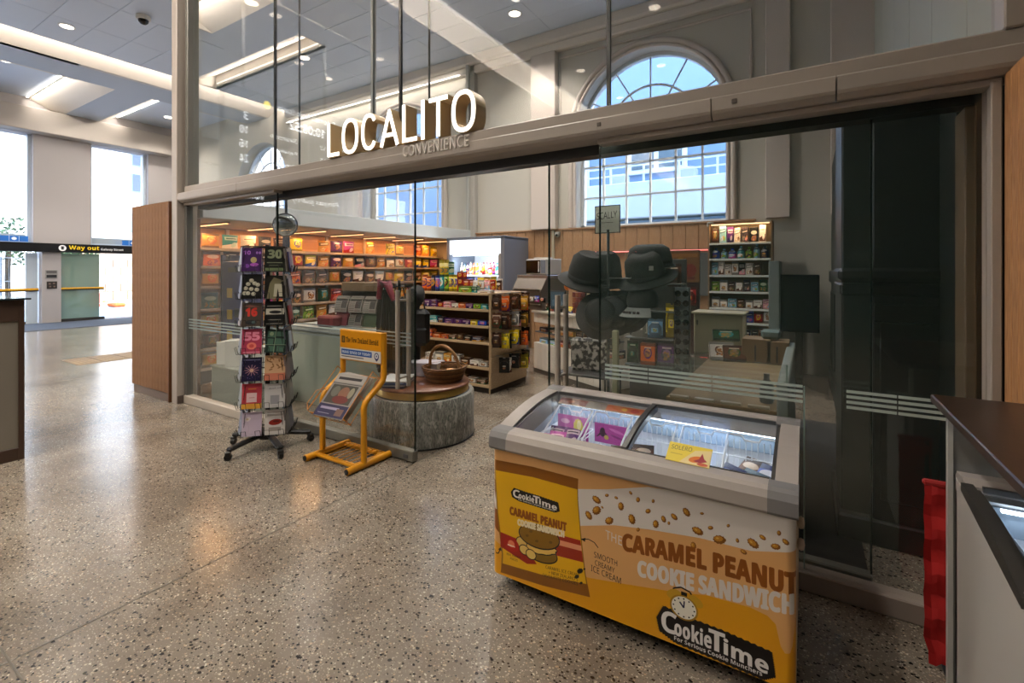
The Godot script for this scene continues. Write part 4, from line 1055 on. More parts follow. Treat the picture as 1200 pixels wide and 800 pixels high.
# the two-word mark in white on a bristly black patch, with its line below
func word_mark(p: Print, x: float, y: float, w: float, h: float, fine: float):
	var blk := Color(.075, .05, .04); var wht := Color(.86, .84, .82)
	var pts := []
	var edge_ := [Vector2(-.05, .6), Vector2(.02, 1.38), Vector2(.30, 1.25), Vector2(.62, 1.22), Vector2(1.03, 1.05), Vector2(1.06, -.15), Vector2(.96, -.52), Vector2(.55, -.46), Vector2(.14, -.42), Vector2(-.02, -.1)]
	for i in edge_.size():
		var a: Vector2 = edge_[i]; var b: Vector2 = edge_[(i + 1) % edge_.size()]
		var c: int = maxi(3, int(round((b - a).length() * 16)))
		for j in c:
			var q: Vector2 = a.lerp(b, float(j) / c)
			var m := (q - Vector2(.5, .35)).normalized() * Vector2(.012, .07)
			pts.append(Vector2(x + q.x * w, y + q.y * h)); q = a.lerp(b, (j + .5) / c) + m
			pts.append(Vector2(x + q.x * w, y + q.y * h))
	p.poly(pts, blk)
	p.text("C", x, y - h * .02, w * .155, h * 1.2, wht, Print.bold, 0, 0, h * .012)
	p.text("ookie", x + w * .135, y, w * .36, h * .92, wht, Print.bold, 0, 0, h * .015)
	p.text("T", x + w * .47, y + h * .0, w * .15, h * 1.08, wht, Print.bold, 0, 0, h * .012)
	p.text("ime", x + w * .61, y, w * .39, h * .86, wht, Print.bold, -h * .18, 0, h * .015)
	p.text("For Serious Cookie Munchers", x + w * .13, y - h * .30, w * .82, h * .25, wht, Print.bold, -h * .08)


func freezer_body(o: Node3D, w: float, face: Material, plain_side: Material, slim := false):
	var rim := mat(Color(.60, .565, .535), .45); var cap := mat(Color(.42, .41, .405), .5); var liner := mat(Color(.85, .87, .90), .35); var dark := mat(Color(.20, .19, .175), .4)
	# origin: front left corner on the floor; z runs back to -.66
	var fg := G.new()
	fg.quad(V(.03, .07, 0), V(w - .03, .07, 0), V(w - .03, .665, 0), V(.03, .665, 0), V(0, 0, 1), [Vector2(.03 / w, 1), Vector2(1 - .03 / w, 1), Vector2(1 - .03 / w, 0), Vector2(.03 / w, 0)])
	for e in [[0, 1], [1, -1]]:
		var x0: float = e[0] * w
		for k in 5:
			var a0 := PI / 2 * k / 5; var a1 := PI / 2 * (k + 1) / 5
			var f := func(a): return V(x0 + e[1] * (.03 - .03 * sin(a)), 0, -.03 + .03 * cos(a))
			var p0: Vector3 = f.call(a0); var p1: Vector3 = f.call(a1)
			var n0 := V(-e[1] * sin(a0), 0, cos(a0)); var n1 := V(-e[1] * sin(a1), 0, cos(a1))
			var u0 := p0.x / w; var u1 := p1.x / w
			var lo := V(0, .07, 0); var hi := V(0, .665, 0)
			fg.tri(p0 + lo, p1 + lo, p1 + hi, n0, n1, n1, Vector2(u0, 1), Vector2(u1, 1), Vector2(u1, 0))
			fg.tri(p0 + lo, p1 + hi, p0 + hi, n0, n1, n0, Vector2(u0, 1), Vector2(u1, 0), Vector2(u0, 0))
	put("front_panel", fg, face, o)
	var sidep := PackedVector2Array([Vector2(.03, .07), Vector2(.03, .705 if slim else .665), Vector2(.66, .80 if slim else .75), Vector2(.66, .07)])
	for x in [0.0, w - .012]:
		var g := G.new(); g.prism(sidep, .012, Transform3D(Basis(V(0, 0, -1), V(0, 1, 0), V(1, 0, 0)), V(x, 0, 0))); put("side_panel", g, plain_side, o)
	put("back_panel", B(V(0, .07, -.66), V(w, .76, -.645)), plain_side, o); put("underside", B(V(.01, .07, -.65), V(w - .01, .09, -.02)), dark, o)
	var li := G.new()
	li.quad(V(.06, .28, -.60), V(w - .06, .28, -.60), V(w - .06, .28, -.06), V(.06, .28, -.06), V(0, 1, 0))
	li.quad(V(.06, .28, -.60), V(w - .06, .28, -.60), V(w - .06, .76, -.60), V(.06, .76, -.60), V(0, 0, 1))
	li.quad(V(.06, .28, -.06), V(w - .06, .28, -.06), V(w - .06, .67, -.06), V(.06, .67, -.06), V(0, 0, -1))
	for e in [[.06, 1.0], [w - .06, -1.0]]: li.quad(V(e[0], .28, -.06), V(e[0], .28, -.60), V(e[0], .76, -.60), V(e[0], .67, -.06), V(e[1], 0, 0))
	put("liner", li, liner, o)
	for e in [[V(.061, .66, -.599), V(w - .061, .75, -.592)], [V(.061, .64, -.59), V(.068, .745, -.075)], [V(w - .068, .64, -.59), V(w - .061, .745, -.075)]]: put("liner_band", B(e[0], e[1], .002), mat(Color(.50, .56, .62), .25), o)
	# plastic rim: front and back rails, side rails with a gently curved top
	var fr := PackedVector2Array([Vector2(-.008, .658), Vector2(-.018, .67), Vector2(-.014, .715), Vector2(.0, .738), Vector2(.02, .746), Vector2(.075, .748), Vector2(.075, .70), Vector2(.05, .658)])
	var br := PackedVector2Array([Vector2(.56, .75), Vector2(.56, .812), Vector2(.60, .826), Vector2(.655, .824), Vector2(.675, .80), Vector2(.67, .745)])
	if slim:
		for i in fr.size(): fr[i].y = maxf(fr[i].y, .706)
		for i in br.size(): br[i].y = maxf(br[i].y, .792)
		fr[0].x = .0; fr[7].x = .07
		fr[0].y = .700; fr[7].y = .700
	var T := Basis(V(0, 0, -1), V(0, 1, 0), V(1, 0, 0))
	for e in [[fr, "front_rail"], [br, "back_rail"]]:
		for q in [[.002 if slim else -.008, .085, rim if slim else cap], [.085, w - .085, rim], [w - .085, w + .008, cap]]:
			var g := G.new(); g.prism(e[0], q[1] - q[0], Transform3D(T, V(q[0], 0, 0))); put(e[1] if q[2] == rim else "corner_cap", g, q[2], o)
	var sp := PackedVector2Array([Vector2(.06, .715 if slim else .655)])
	for k in 9: sp.append(Vector2(.06 + .51 * k / 8, .742 + .074 * k / 8 + .022 * sin(PI * k / 8)))
	sp.append(Vector2(.57, .79 if slim else .745))
	var rw := .030 if slim else .072
	for x in [-.006, w + .006 - rw]:
		var g := G.new(); g.prism(sp, rw, Transform3D(T, V(x, 0, 0))); put("side_rail", g, dark if slim else rim, o)
		var i := G.new(); i.prism(sp, .014, Transform3D(T, V(x + rw if x < 0 else x - .014, -.012, 0))); put("seal", i, dark, o)
	# two curved sliding lids
	for e in [[rw + .013, w / 2 + .012, 0.0], [w / 2 - .015, w - .085, .008]]:
		var lid := Node3D.new(); named(lid, "lid", o)
		var g := G.new()
		for k in 8:
			var z0 := .085 + .47 * k / 8; var z1 := .085 + .47 * (k + 1) / 8
			var y0: float = .738 + .068 * k / 8 + .020 * sin(PI * k / 8) + e[2]; var y1: float = .738 + .068 * (k + 1) / 8 + .020 * sin(PI * (k + 1) / 8) + e[2]
			g.quad(V(e[0], y0, -z0), V(e[1], y0, -z0), V(e[1], y1, -z1), V(e[0], y1, -z1), V(0, 1, .1).normalized())
		put("pane", g, glass(Color(.7, .8, .85), .03), lid)
		for x in [e[0], e[1] - .022]:
			if absf(x + .01 - w / 2) > .1: continue
			var f2 := G.new()
			var pp := PackedVector2Array()
			for k in 9: pp.append(Vector2(.08 + .48 * k / 8, .748 + .068 * k / 8 + .022 * sin(PI * k / 8) + e[2]))
			for k in 9: pp.append(Vector2(.56 - .48 * k / 8, .722 + .068 * (8 - k) / 8 + .018 * sin(PI * k / 8) + e[2]))
			f2.prism(pp, .022, Transform3D(T, V(x, 0, 0))); put("lid_frame", f2, dark, lid)
		put("lid_edge", B(V(e[0], .728 + e[2], -.085), V(e[1], .742 + e[2], -.075)), dark, lid); put("lid_edge", B(V(e[0], .802 + e[2], -.562), V(e[1], .818 + e[2], -.548)), dark, lid)
	put("led_strip", B(V(.09, .742, -.585), V(w - .09, .750, -.57)), glow(Color(.90, .96, 1), 4.0), o)
	area("freezer_light", V(w / 2, .735, -.572), V(0, -1, .7), Vector2(w - .2, .02), FREEZER, Color(.90, .95, 1), o)
	put("led_strip", B(V(.09, .69, -.075), V(w - .09, .697, -.062)), glow(Color(.90, .96, 1), 3.0), o)
	area("freezer_light", V(w / 2, .685, -.08), V(0, -1, -.6), Vector2(w - .2, .02), FREEZER * .6, Color(.90, .95, 1), o)
	for x in [.09, w - .09]:
		for z in [-.09, -.57]:
			var c := G.new(); c.tube([V(x - .012, .03, z), V(x + .012, .03, z)], .03, 16); put("castor", c, mat(Color(.05, .05, .05), .5), o)
			put("castor_fork", B(V(x - .02, .03, z - .02), V(x + .02, .075, z + .02), .004), mat(Color(.3, .3, .3), .4, .6), o)


func basket(at: Vector3, w: float, label: String):
	var b := thing("wire_basket", label, "basket", at, 0, "wire baskets inside the freezer")
	var wire := mat(Color(.86, .88, .90), .35)
	var g := G.new()
	var d := .40; var h := .30
	for y in [0.0, .10, .20]:
		g.tube([V(0, y, 0), V(w, y, 0), V(w, y, -d), V(0, y, -d)], .0028, 5, true)
	for k in 9:
		g.tube([V(w * k / 8, .20, 0), V(w * k / 8, 0, 0), V(w * k / 8, 0, -d), V(w * k / 8, .28, -d)], .0022, 4)
	for k in range(1, 8):
		for x in [0.0, w]: g.tube([V(x, 0, -d * k / 8), V(x, .20, -d * k / 8)], .0022, 4)
	put("mesh", g, wire, b)
	var r := G.new(); r.tube([V(0, .20, 0), V(0, .20, -d * .5), V(0, h, -d), V(w * .3, h, -d), V(w * .35, h - .02, -d), V(w * .65, h - .02, -d), V(w * .7, h, -d), V(w, h, -d), V(w, .20, -d * .5), V(w, .20, 0)], .005, 6, true); put("rim", r, wire, b)


func build_freezers():
	var o := thing("chest_freezer", "ice-cream chest freezer with yellow and tan cookie sandwich print and sliding glass lids", "freezer", V(-1.272, 0, -1.872))
	freezer_body(o, 1.242, printed(freezer_print(), .38, .4), mat(Color(.74, .66, .55), .4))
	for e in [[.57, -.18], [.49, -.18]]:
		var k := G.new(); k.lathe([Vector2(0, 0), Vector2(.016, .002), Vector2(.022, .012), Vector2(.018, .022), Vector2(0, .026)], 14, V(1.242, e[0], e[1]), Basis(V(0, 0, 1), -PI / 2)); put("bumper", k, mat(Color(.74, .66, .58), .4), o)
	var xs := [-1.17, -.955, -.735, -.51, -.315]
	var bl := ["at the freezer's left end, holding purple packs", "second from the freezer's left end, with a purple card", "under the freezer's lid divider, with brown packs", "behind the yellow price card, nearly empty", "at the freezer's right end, with blue packs"]
	for k in 5: basket(V(xs[k] + .01, .455, -1.97), .195, "white wire basket " + bl[k])
	# packs
	for e in [[-1.14, 11, -2.06, "nearest the freezer front in the left basket"], [-1.075, 11, -2.12, "in the middle of the left basket"], [-1.01, 11, -2.05, "on the right side of the left basket"], [-1.11, 10, -2.2, "at the back of the left basket"], [-1.03, 10, -2.22, "in the back corner of the left basket"]]:
		goods("bag", e[1] + 16, "ice_cream_pack", "purple ice-cream pack " + e[3], "pack", "purple ice-cream packs", V(e[0], .585, e[2]), V(.09, .14, .035), .2, -1.0)
	var pc := Print.new(0, 0, 2, 1, 256, Color(.62, .20, .55))
	pc.poly([Vector2(0, 0), Vector2(2, .5), Vector2(2, 1), Vector2(0, 1)], Color(.75, .38, .68)); pc.oval(1.35, .62, .3, .3, Color(.75, .72, .20), .5, .1); pc.oval(1.4, .66, .14, .2, Color(.88, .84, .60)); pc.oval(.5, .75, .3, .1, Color(.88, .70, .84)); pc.oval(.4, .3, .25, .06, Color(.88, .66, .82))
	var c1 := put("basket_card", B(V(-.09, -.065, 0), V(.09, .065, .004), .002), printed(pc.tex(), .4)); tag(c1, "purple picture card with yellow fruit upright in the left basket", "card"); c1.position = V(-1.06, .66, -2.33)
	var pd := Print.new(0, 0, 2, 1, 256, Color(.66, .22, .56))
	pd.oval(.5, .55, .18, .25, Color(.20, .06, .14)); pd.oval(.35, .45, .3, .05, Color(.25, .08, .18), .7); pd.oval(.65, .5, .3, .05, Color(.25, .08, .18), -.6); pd.oval(.75, .3, .15, .12, Color(.72, .64, .28)); pd.oval(1.4, .7, .5, .08, Color(.80, .42, .70), -.2); pd.oval(1.4, .4, .4, .06, Color(.50, .12, .42), -.2)
	var c2 := put("basket_card", B(V(-.085, -.05, 0), V(.085, .05, .004), .002), printed(pd.tex(), .4)); tag(c2, "magenta picture card with a dark flower on the second basket", "card"); c2.position = V(-.85, .665, -2.325)
	for e in [[-.70, 14, -2.05, .52, "brown ice-cream packet leaning in the middle basket"], [-.62, 14, -2.12, .52, "brown ice-cream packet behind the middle basket's front wires"], [-.56, 15, -2.04, .50, "black ice-cream packet at the middle basket's right side"], [-.90, 15, -2.02, .46, "black ice-cream packet low in the second basket"], [-.82, 9, -2.06, .46, "navy ice-cream packet low in the second basket"], [-.66, 3, -2.0, .53, "yellow ice-cream packet on top of the brown packets"]]:
		goods("bag", e[1], "ice_cream_packet", e[4], "packet", "", V(e[0], e[3] + .10, e[2]), V(.10, .13, .03), .3, -1.1)
	for e in [[-.33, 8, -2.12, .48, "royal blue ice-cream pack next to the basket divider"], [-.235, 7, -2.1, .48, "light blue ice-cream pack at the front of the right basket"], [-.17, 8, -2.16, .49, "royal blue ice-cream pack at the freezer's right end"], [-.25, 14, -2.27, .47, "brown ice-cream pack behind the blue ones in the right basket"], [-.21, 13, -2.0, .47, "white ice-cream wrapper lowest in the right basket"], [-.13, 13, -2.03, .48, "crumpled white wrapper in the freezer's right corner"], [-.40, 9, -2.05, .47, "navy ice-cream pack behind the yellow price card"]]:
		goods("bag", e[1], "ice_cream_pack", e[4], "pack", "", V(e[0], e[3] + .11, e[2]), V(.11, .15, .035), -.3 + e[0], -1.05)
	# menu strip under the lid and price card
	var ms := Print.new(0, 0, 6, 1, 384, Color(.62, .58, .50))
	ms.rect(0, .1, 2, .8, Color(.36, .14, .08)); ms.rect(2, .1, 1.4, .8, Color(.45, .42, .40)); ms.rect(3.4, .1, 2.5, .8, Color(.62, .30, .08)); ms.oval(4.6, .5, .2, .2, Color(.75, .58, .2)); ms.oval(5.3, .5, .3, .25, Color(.55, .12, .06)); ms.oval(.8, .5, .3, .2, Color(.55, .3, .2))
	var me := put("menu_strip", B(V(-.24, -.03, 0), V(.24, .03, .003)), printed(ms.tex(), .4)); me.position = V(-.93, .775, -2.40); me.rotation.x = -1.2; tag(me, "brown and orange menu strip stuck inside the left lid", "sticker")
	var pr := Print.new(0, 0, 1.6, 1, 384, Color(.85, .75, .24))
	pr.poly([Vector2(.5, 0), Vector2(1.6, 0), Vector2(1.6, .9), Vector2(1.0, .75)], Color(.86, .78, .55)); pr.text("SOLERO", .1, .62, .78, .24, Color(.25, .26, .18), Print.plain, .03); pr.rect(.12, .38, .45, .05, Color(.72, .62, .2))
	pr.oval(1.1, .3, .28, .16, Color(.80, .42, .12), .4); pr.poly([Vector2(1.0, .2), Vector2(1.2, .35), Vector2(1.28, .68), Vector2(1.38, .4), Vector2(1.5, .28), Vector2(1.25, .15)], Color(.55, .14, .2)); pr.oval(1.35, .1, .2, .08, Color(.70, .32, .2))
	var so := put("price_card", B(V(-.082, -.045, 0), V(.082, .045, .003), .001), printed(pr.tex(), .4)); so.transform = Transform3D(Basis.from_euler(V(-1.0, 0, -.02)), V(-.395, .772, -1.965)); tag(so, "yellow handwritten price card lying on the freezer's glass lid", "card")
	# the second freezer at the right edge of the view, under a wooden counter board
	var p := thing("chest_freezer", "grey-white chest freezer under the brown board at the right edge", "freezer", V(.43, 0, -1.50), 0)
	freezer_body(p, 1.25, mat(Color(.62, .60, .57), .4), mat(Color(.66, .64, .61), .35), true)
	for e in [[.72, 8], [.95, 13], [1.2, 7]]: goods("bag", e[1], "ice_cream_pack", "%s ice-cream pack inside the right-hand freezer" % TONES[e[1]][0], "pack", "", V(e[0], .42, -2.0), V(.14, .16, .05), .3, -1.0)
	var bd := thing("counter_board", "dark brown wooden counter board above the right-hand freezer", "counter", V(.385, 1.02, -2.28))
	put("board", B(V(0, 0, 0), V(1.4, .03, .98), .004), grained("brown_board", [[0, Color(.17, .12, .095)], [1, Color(.27, .19, .145)]], V(1, 9, 7), .03, .32, .5), bd)
	var up := thing("white_upright", "thin white upright panel holding the brown board behind the right-hand freezer", "panel", V(.43, 0, -2.292)); put("edge", B(V(0, 0, 0), V(.015, 1.02, .026)), mat(Color(.70, .69, .66), .35), up); put("panel", B(V(.015, 0, .002), V(1.3, 1.02, .02)), mat(Color(.45, .44, .42), .5), up)
	# red cloth banner beside it
	var rb := thing("red_banner", "creased red cloth banner hanging beside the right-hand freezer", "banner", V(.375, 0, -2.36))
	var bg := G.new()
	for j in 16:
		for i in 6:
			var f := func(ii, jj):
				var yy: float = .70 - jj * .0425
				return V(.005 + ii * .02 + (.012 if jj > 14 else 0.0), yy, .012 * sin(jj * 1.7 + ii * .6) + .010 * sin(ii * 2.1))
			bg.quad(f.call(i, j), f.call(i + 1, j), f.call(i + 1, j + 1), f.call(i, j + 1), V(.3 * cos(i * 2.1), .25 * cos(j * 1.7 + i * .6), 1).normalized())
	put("cloth", bg, mat(Color(.66, .06, .05), .7), rb)
	put("top_hem", B(V(0, .69, -.012), V(.13, .71, .016), .006), mat(Color(.55, .05, .04), .7), rb); put("pole", B(V(.10, 0, -.012), V(.115, .70, .003)), mat(Color(.1, .1, .1), .4), rb); put("foot", B(V(.06, 0, -.06), V(.13, .012, .06), .003), mat(Color(.1, .1, .1), .4), rb)


# ---------------------------------------------------------------- stands in front of the glass
func card_prints() -> Array:
	var out := []
	var F := Print.bold
	for k in 14:
		var base: Color = [Color(.20, .09, .28), Color(.07, .08, .06), Color(.06, .06, .055), Color(.10, .09, .07), Color(.26, .22, .19), Color(.05, .05, .05), Color(.60, .20, .30), Color(.10, .16, .14), Color(.09, .07, .19), Color(.72, .58, .44), Color(.62, .20, .24), Color(.68, .67, .66), Color(.68, .62, .68), Color(.70, .68, .66)][k]
		var p := Print.new(0, 0, 2.5, 3.5, 160, base)
		match k:
			0: p.text("10", .2, 2.5, .9, .6, Color(.62, .40, .72), F); p.oval(1.5, 1.7, .4, .45, Color(.62, .58, .38)); p.oval(1.6, 1.0, .55, .25, Color(.58, .30, .62)); p.oval(.7, .8, .3, .3, Color(.40, .22, .52)); p.oval(1.9, 2.8, .14, .2, Color(.55, .4, .66)); p.oval(2.25, 2.8, .14, .2, Color(.55, .4, .66))
			1: p.text("30", .4, 1.9, 1.7, 1.2, Color(.46, .49, .38), F, 0, 0, .05); p.rect(.3, 1.2, 1.9, .12, Color(.4, .42, .33)); p.rect(.5, .8, 1.5, .1, Color(.36, .38, .3)); p.rect(.1, .1, 2.3, .4, Color(.35, .4, .28))
			2:
				for e in [[1.2, 2.6], [.8, 2.1], [1.6, 2.2], [2.0, 2.0], [.5, 1.5], [1.2, 1.4], [1.9, 1.3], [.8, .8], [1.5, .7], [.4, .8]]: p.oval(e[0], e[1], .3, .28, Color(.62, .61, .54)); p.oval(e[0] - .08, e[1] + .08, .12, .1, Color(.76, .74, .66))
			3: p.poly([Vector2(.3, 0), Vector2(.6, 2.3), Vector2(1.1, 3.2), Vector2(2.3, 2.7), Vector2(1.7, 2.1), Vector2(1.4, 0)], Color(.42, .40, .30)); p.poly([Vector2(1.2, 2.2), Vector2(2.1, 2.2), Vector2(2.2, .3), Vector2(1.8, .3), Vector2(1.6, 1.6), Vector2(1.5, .3), Vector2(1.1, .3)], Color(.66, .64, .56))
			4: p.text("16", .5, 1.5, 1.4, 1.2, Color(.72, .20, .16), F, 0, 0, .06); p.poly([Vector2(.2, 3), Vector2(1, 3.2), Vector2(2.3, 2.9), Vector2(1, 2.8)], Color(.45, .30, .26)); p.oval(1.2, .6, .7, .35, Color(.12, .13, .14)); p.oval(1.5, .6, .25, .2, Color(.26, .34, .34))
			5: p.rect(.15, 1.6, 2.2, .85, Color(.68, .66, .60)); p.oval(1.3, 1.95, .75, .22, Color(.10, .10, .10)); p.rect(.3, 2.75, 1.8, .12, Color(.5, .48, .44)); p.rect(.4, .8, 1.6, .1, Color(.5, .48, .44)); p.rect(.2, .25, 2.0, .1, Color(.45, .44, .4))
			6: p.text("55", .3, 1.9, 1.9, 1.1, Color(.84, .52, .60), F, 0, 0, .06); p.oval(1.25, 1.1, .6, .5, Color(.82, .45, .38)); p.oval(1.25, 1.1, .3, .25, Color(.70, .26, .24)); p.rect(.2, .15, 2.1, .15, Color(.80, .5, .55))
			7: 
				for e in [[.15, 2.3, .9, .9], [1.2, 2.5, 1.1, .7], [.2, 1.2, .7, .9], [1.1, 1.3, 1.2, .9], [.4, .2, .8, .8], [1.4, .25, .9, .8]]: p.rect(e[0], e[1], e[2], e[3], Color(.26, .37, .31))
				p.oval(.6, 2.8, .25, .3, Color(.50, .56, .44)); p.line([Vector2(0, 1.15), Vector2(2.5, 1.3)], .06, Color(.55, .6, .5)); p.line([Vector2(1.1, 0), Vector2(1.1, 3.5)], .06, Color(.5, .55, .46))
			8: 
				for j in 12: p.line([Vector2(1.25, 1.6), Vector2(1.25 + cos(j * .52) * .9, 1.6 + sin(j * .52) * .8)], .09, Color(.62, .45, .46))
				p.oval(1.25, 1.6, .25, .25, Color(.78, .62, .52)); p.rect(.2, 3.1, 2.1, .12, Color(.42, .40, .52))
				for j in 30: p.oval(rng.randf() * 2.5, rng.randf() * 3.5, .04, .04, Color(.45, .42, .55))
			9: 
				for j in 14: p.oval(.3 + rng.randf() * 1.9, 1.5 + rng.randf() * 1.7, .25, .1, Color(.50, .36, .22), rng.randf() * 3)
				p.rect(0, 0, 2.5, 1.0, Color(.70, .42, .33))
			10: p.rect(.6, .9, 1.3, 1.3, Color(.78, .66, .66)); p.rect(0, 0, 2.5, .7, Color(.76, .55, .20)); p.rect(.8, 2.7, 1, .12, Color(.75, .5, .2)); p.rect(.9, 1.5, .7, .08, Color(.6, .4, .4))
			11: p.rect(.7, .5, 1.1, 1.3, Color(.52, .52, .53)); p.text("thank you", .5, 2.6, 1.5, .35, Color(.45, .45, .46), Print.serif, .1); p.rect(.9, .15, .7, .07, Color(.5, .5, .5))
			12: p.oval(.7, 2.5, .4, .3, Color(.82, .78, .76), .3, .2); p.oval(.7, 2.5, .15, .12, Color(.80, .70, .55)); p.line([Vector2(.7, 2.2), Vector2(.9, 1.2), Vector2(.8, .4)], .05, Color(.60, .56, .60))
			13: p.oval(1.3, 1.75, .8, .42, Color(.46, .10, .06), .12); p.oval(1.4, 1.85, .4, .15, Color(.28, .07, .05)); p.rect(.3, 2.6, 1.9, .3, Color(.50, .47, .44)); p.rect(.5, .5, 1.5, .55, Color(.52, .49, .46)); p.rect(.3, 3.1, 1.9, .06, Color(.45, .43, .4))
		out.append(printed(p.tex(), .4))
	return out


func build_card_stand():
	var yaw := deg_to_rad(46)
	var at := V(-3.9, 0, -2.34)
	var black := mat(Color(.045, .04, .04), .4); var wire := mat(Color(.06, .055, .05), .35, .4)
	var s := thing("card_spinner", "tall black wire card spinner on a castored star base by the glass", "stand", at, yaw)
	var arm := G.new()
	arm.box(V(0, .105, .17), V(.055, .035, .34), .012, Basis(V(1, 0, 0), .14))
	for k in 5:
		var a := TAU * k / 5 + .5
		var l := put("leg", arm, black, s); l.rotation.y = a
		var c := G.new(); c.tube([V(-.016, .028, 0), V(.016, .028, 0)], .028, 14); c.span(V(-.022, .03, -.02), V(.022, .07, .02), .006)
		var w := put("castor", c, black, l); w.position = V(0, 0, .335); w.rotation.y = .6 * k
	var hub := G.new(); hub.lathe([Vector2(0, .085), Vector2(.075, .085), Vector2(.075, .145), Vector2(.03, .165), Vector2(0, .165)], 18); put("hub", hub, black, s)
	var pole := G.new(); pole.tube([V(0, .12, 0), V(0, 1.72, 0)], .02, 12); put("pole", pole, black, s)
	var pocket := G.new()
	pocket.tube([V(-.075, .0, -.012), V(-.075, .0, .035), V(-.072, .055, .05), V(-.035, .055, .05), V(-.035, .0, .035), V(.035, .0, .035), V(.035, .055, .05), V(.072, .055, .05), V(.075, .0, .035), V(.075, .0, -.012)], .0026, 5)
	pocket.tube([V(-.075, .0, -.012), V(-.078, .19, -.03)], .0026, 5); pocket.tube([V(.075, .0, -.012), V(.078, .19, -.03)], .0026, 5)
	pocket.tube([V(-.08, .11, -.02), V(.08, .11, -.02)], .0026, 5)
	var pm := pocket.mesh()
	var frame := G.new()
	for sx in [-.155, .155]:
		for sz in [-.125, .125]: frame.tube([V(sx, .15, sz), V(sx, 1.70, sz)], .004, 6)
	for y in [.15, .7, 1.2, 1.70]: frame.tube([V(-.155, y, -.125), V(.155, y, -.125), V(.155, y, .125), V(-.155, y, .125)], .004, 6, true)
	for y in [.15, 1.70]: frame.tube([V(-.155, y, -.125), V(.155, y, .125)], .004, 6); frame.tube([V(.155, y, -.125), V(-.155, y, .125)], .004, 6)
	put("wire_frame", frame, wire, s)
	var cards := card_prints()
	var cm := G.new(); cm.box(V(0, .5, 0), V(1, 1, 1)); var card := cm.mesh()
	var said := ["purple birthday card with a large 10 at the spinner's top left", "black and green card with a 30 in the spinner's top row", "black card with pale balloons, second row of the spinner", "dark card of standing figures in pale trousers, second row of the spinner", "brown card with a red 16, third row of the spinner", "black card with a car on a white band, third row of the spinner", "raspberry card with a pale 55, middle row of the spinner", "dark green card with a grid of squares, middle row of the spinner", "navy card with a pink firework, fifth row of the spinner", "cream and peach patterned card, fifth row of the spinner", "red card with white label and yellow foot, second lowest row of the spinner", "white thank-you card with a grey oblong, second lowest row of the spinner", "pale lilac card with a white flower, bottom row of the spinner", "white card with a dark red oval, bottom row of the spinner"]
	var rows := ["top", "second", "third", "fourth", "fifth", "sixth", "bottom"]
	for side in 4:
		var turn := side * PI / 2
		for j in 7:
			for i in 2:
				var ox := -.087 + i * .174
				if side % 2: ox *= .76
				var oz := .135 if side % 2 == 0 else .165
				var local := Transform3D(Basis(V(0, 1, 0), turn), V(0, 0, 0)) * Transform3D(Basis(), V(ox, 1.49 - j * .2245, oz))
				var p := put("wire_pocket", pm, wire, s); p.transform = local
				if side == 2: continue
				var c := put("greeting_card", card, cards[j * 2 + i] if side == 0 else mat([Color(.40, .375, .35), Color(.36, .34, .33), Color(.43, .42, .40), Color(.30, .29, .33), Color(.42, .36, .35)][(j + i * 2) % 5], .5))
				var tw := .148 + .008 * ((j * 3 + i) % 3); var th := .192 + .010 * ((j + i) % 2)
				c.transform = s.transform * local * Transform3D(Basis.from_euler(V(-.12, .40 if side == 3 else 0.0, .0 if j != 3 or i == 0 or side else -.10)).scaled_local(V(tw, th, .012)), V(0, .004, .012 if side != 3 else .03))
				var side_of := "outer left side" if side == 3 else "right side"
				tag(c, said[j * 2 + i] if side == 0 else "pale card, %s column on the spinner's %s, %s row" % [["first", "second"][i], side_of, rows[j]], "card", "greeting cards in the card spinner")
	# coloured spines on the right side
	for j in 4:
		var c := put("greeting_card", card, mat([Color(.16, .18, .38), Color(.40, .38, .42), Color(.45, .09, .09), Color(.52, .56, .60)][j], .5))
		c.transform = s.transform * Transform3D(Basis(V(0, 1, 0), PI / 2), V(0, 0, 0)) * Transform3D(Basis.from_euler(V(-.12, 0, 0)).scaled_local(V(.10, .165, .01)), V(-.06, 1.495 - j * .2245, .198))
		tag(c, ["navy card in front, top row of the spinner's right side", "grey card in front, second row of the spinner's right side", "dark red card in front, third row of the spinner's right side", "pale blue card in front, fourth row of the spinner's right side"][j], "card", "greeting cards in the card spinner")
	# round convex mirror and glossy blue pole above the spinner
	var m := thing("convex_mirror", "round convex mirror on a glossy blue pole behind the spinner's top", "mirror", V(-4.65, 0, -2.98), .75)
	var d := G.new()
	var pr := []
	for k in 8: pr.append(Vector2(.115 * cos(PI / 2 * k / 7), .05 * sin(PI / 2 * k / 7)))
	d.lathe(pr, 32, V(0, 1.98, 0), Basis(V(1, 0, 0), PI / 2) * Basis(V(0, 0, 1), 0)); put("glass", d, mat(Color(.72, .76, .78), .05, 1.0), m)
	var bz := G.new(); bz.lathe([Vector2(.11, -.02), Vector2(.125, -.015), Vector2(.125, .005), Vector2(.11, .01)], 32, V(0, 1.98, 0), Basis(V(1, 0, 0), PI / 2)); put("rim", bz, mat(Color(.20, .22, .24), .3, .5), m)
	var bk := G.new(); bk.lathe([Vector2(0, -.03), Vector2(.11, -.02)], 32, V(0, 1.98, 0), Basis(V(1, 0, 0), PI / 2)); put("back", bk, mat(Color(.3, .3, .3), .4), m)
	put("pole", B(V(-.035, .0, -.06), V(.035, 1.89, -.035), .004), mat(Color(.16, .30, .44), .12, .4), m)
	put("hanger", B(V(-.012, 1.9, -.05), V(.012, 2.262, -.03)), mat(Color(.06, .06, .06), .4), m)


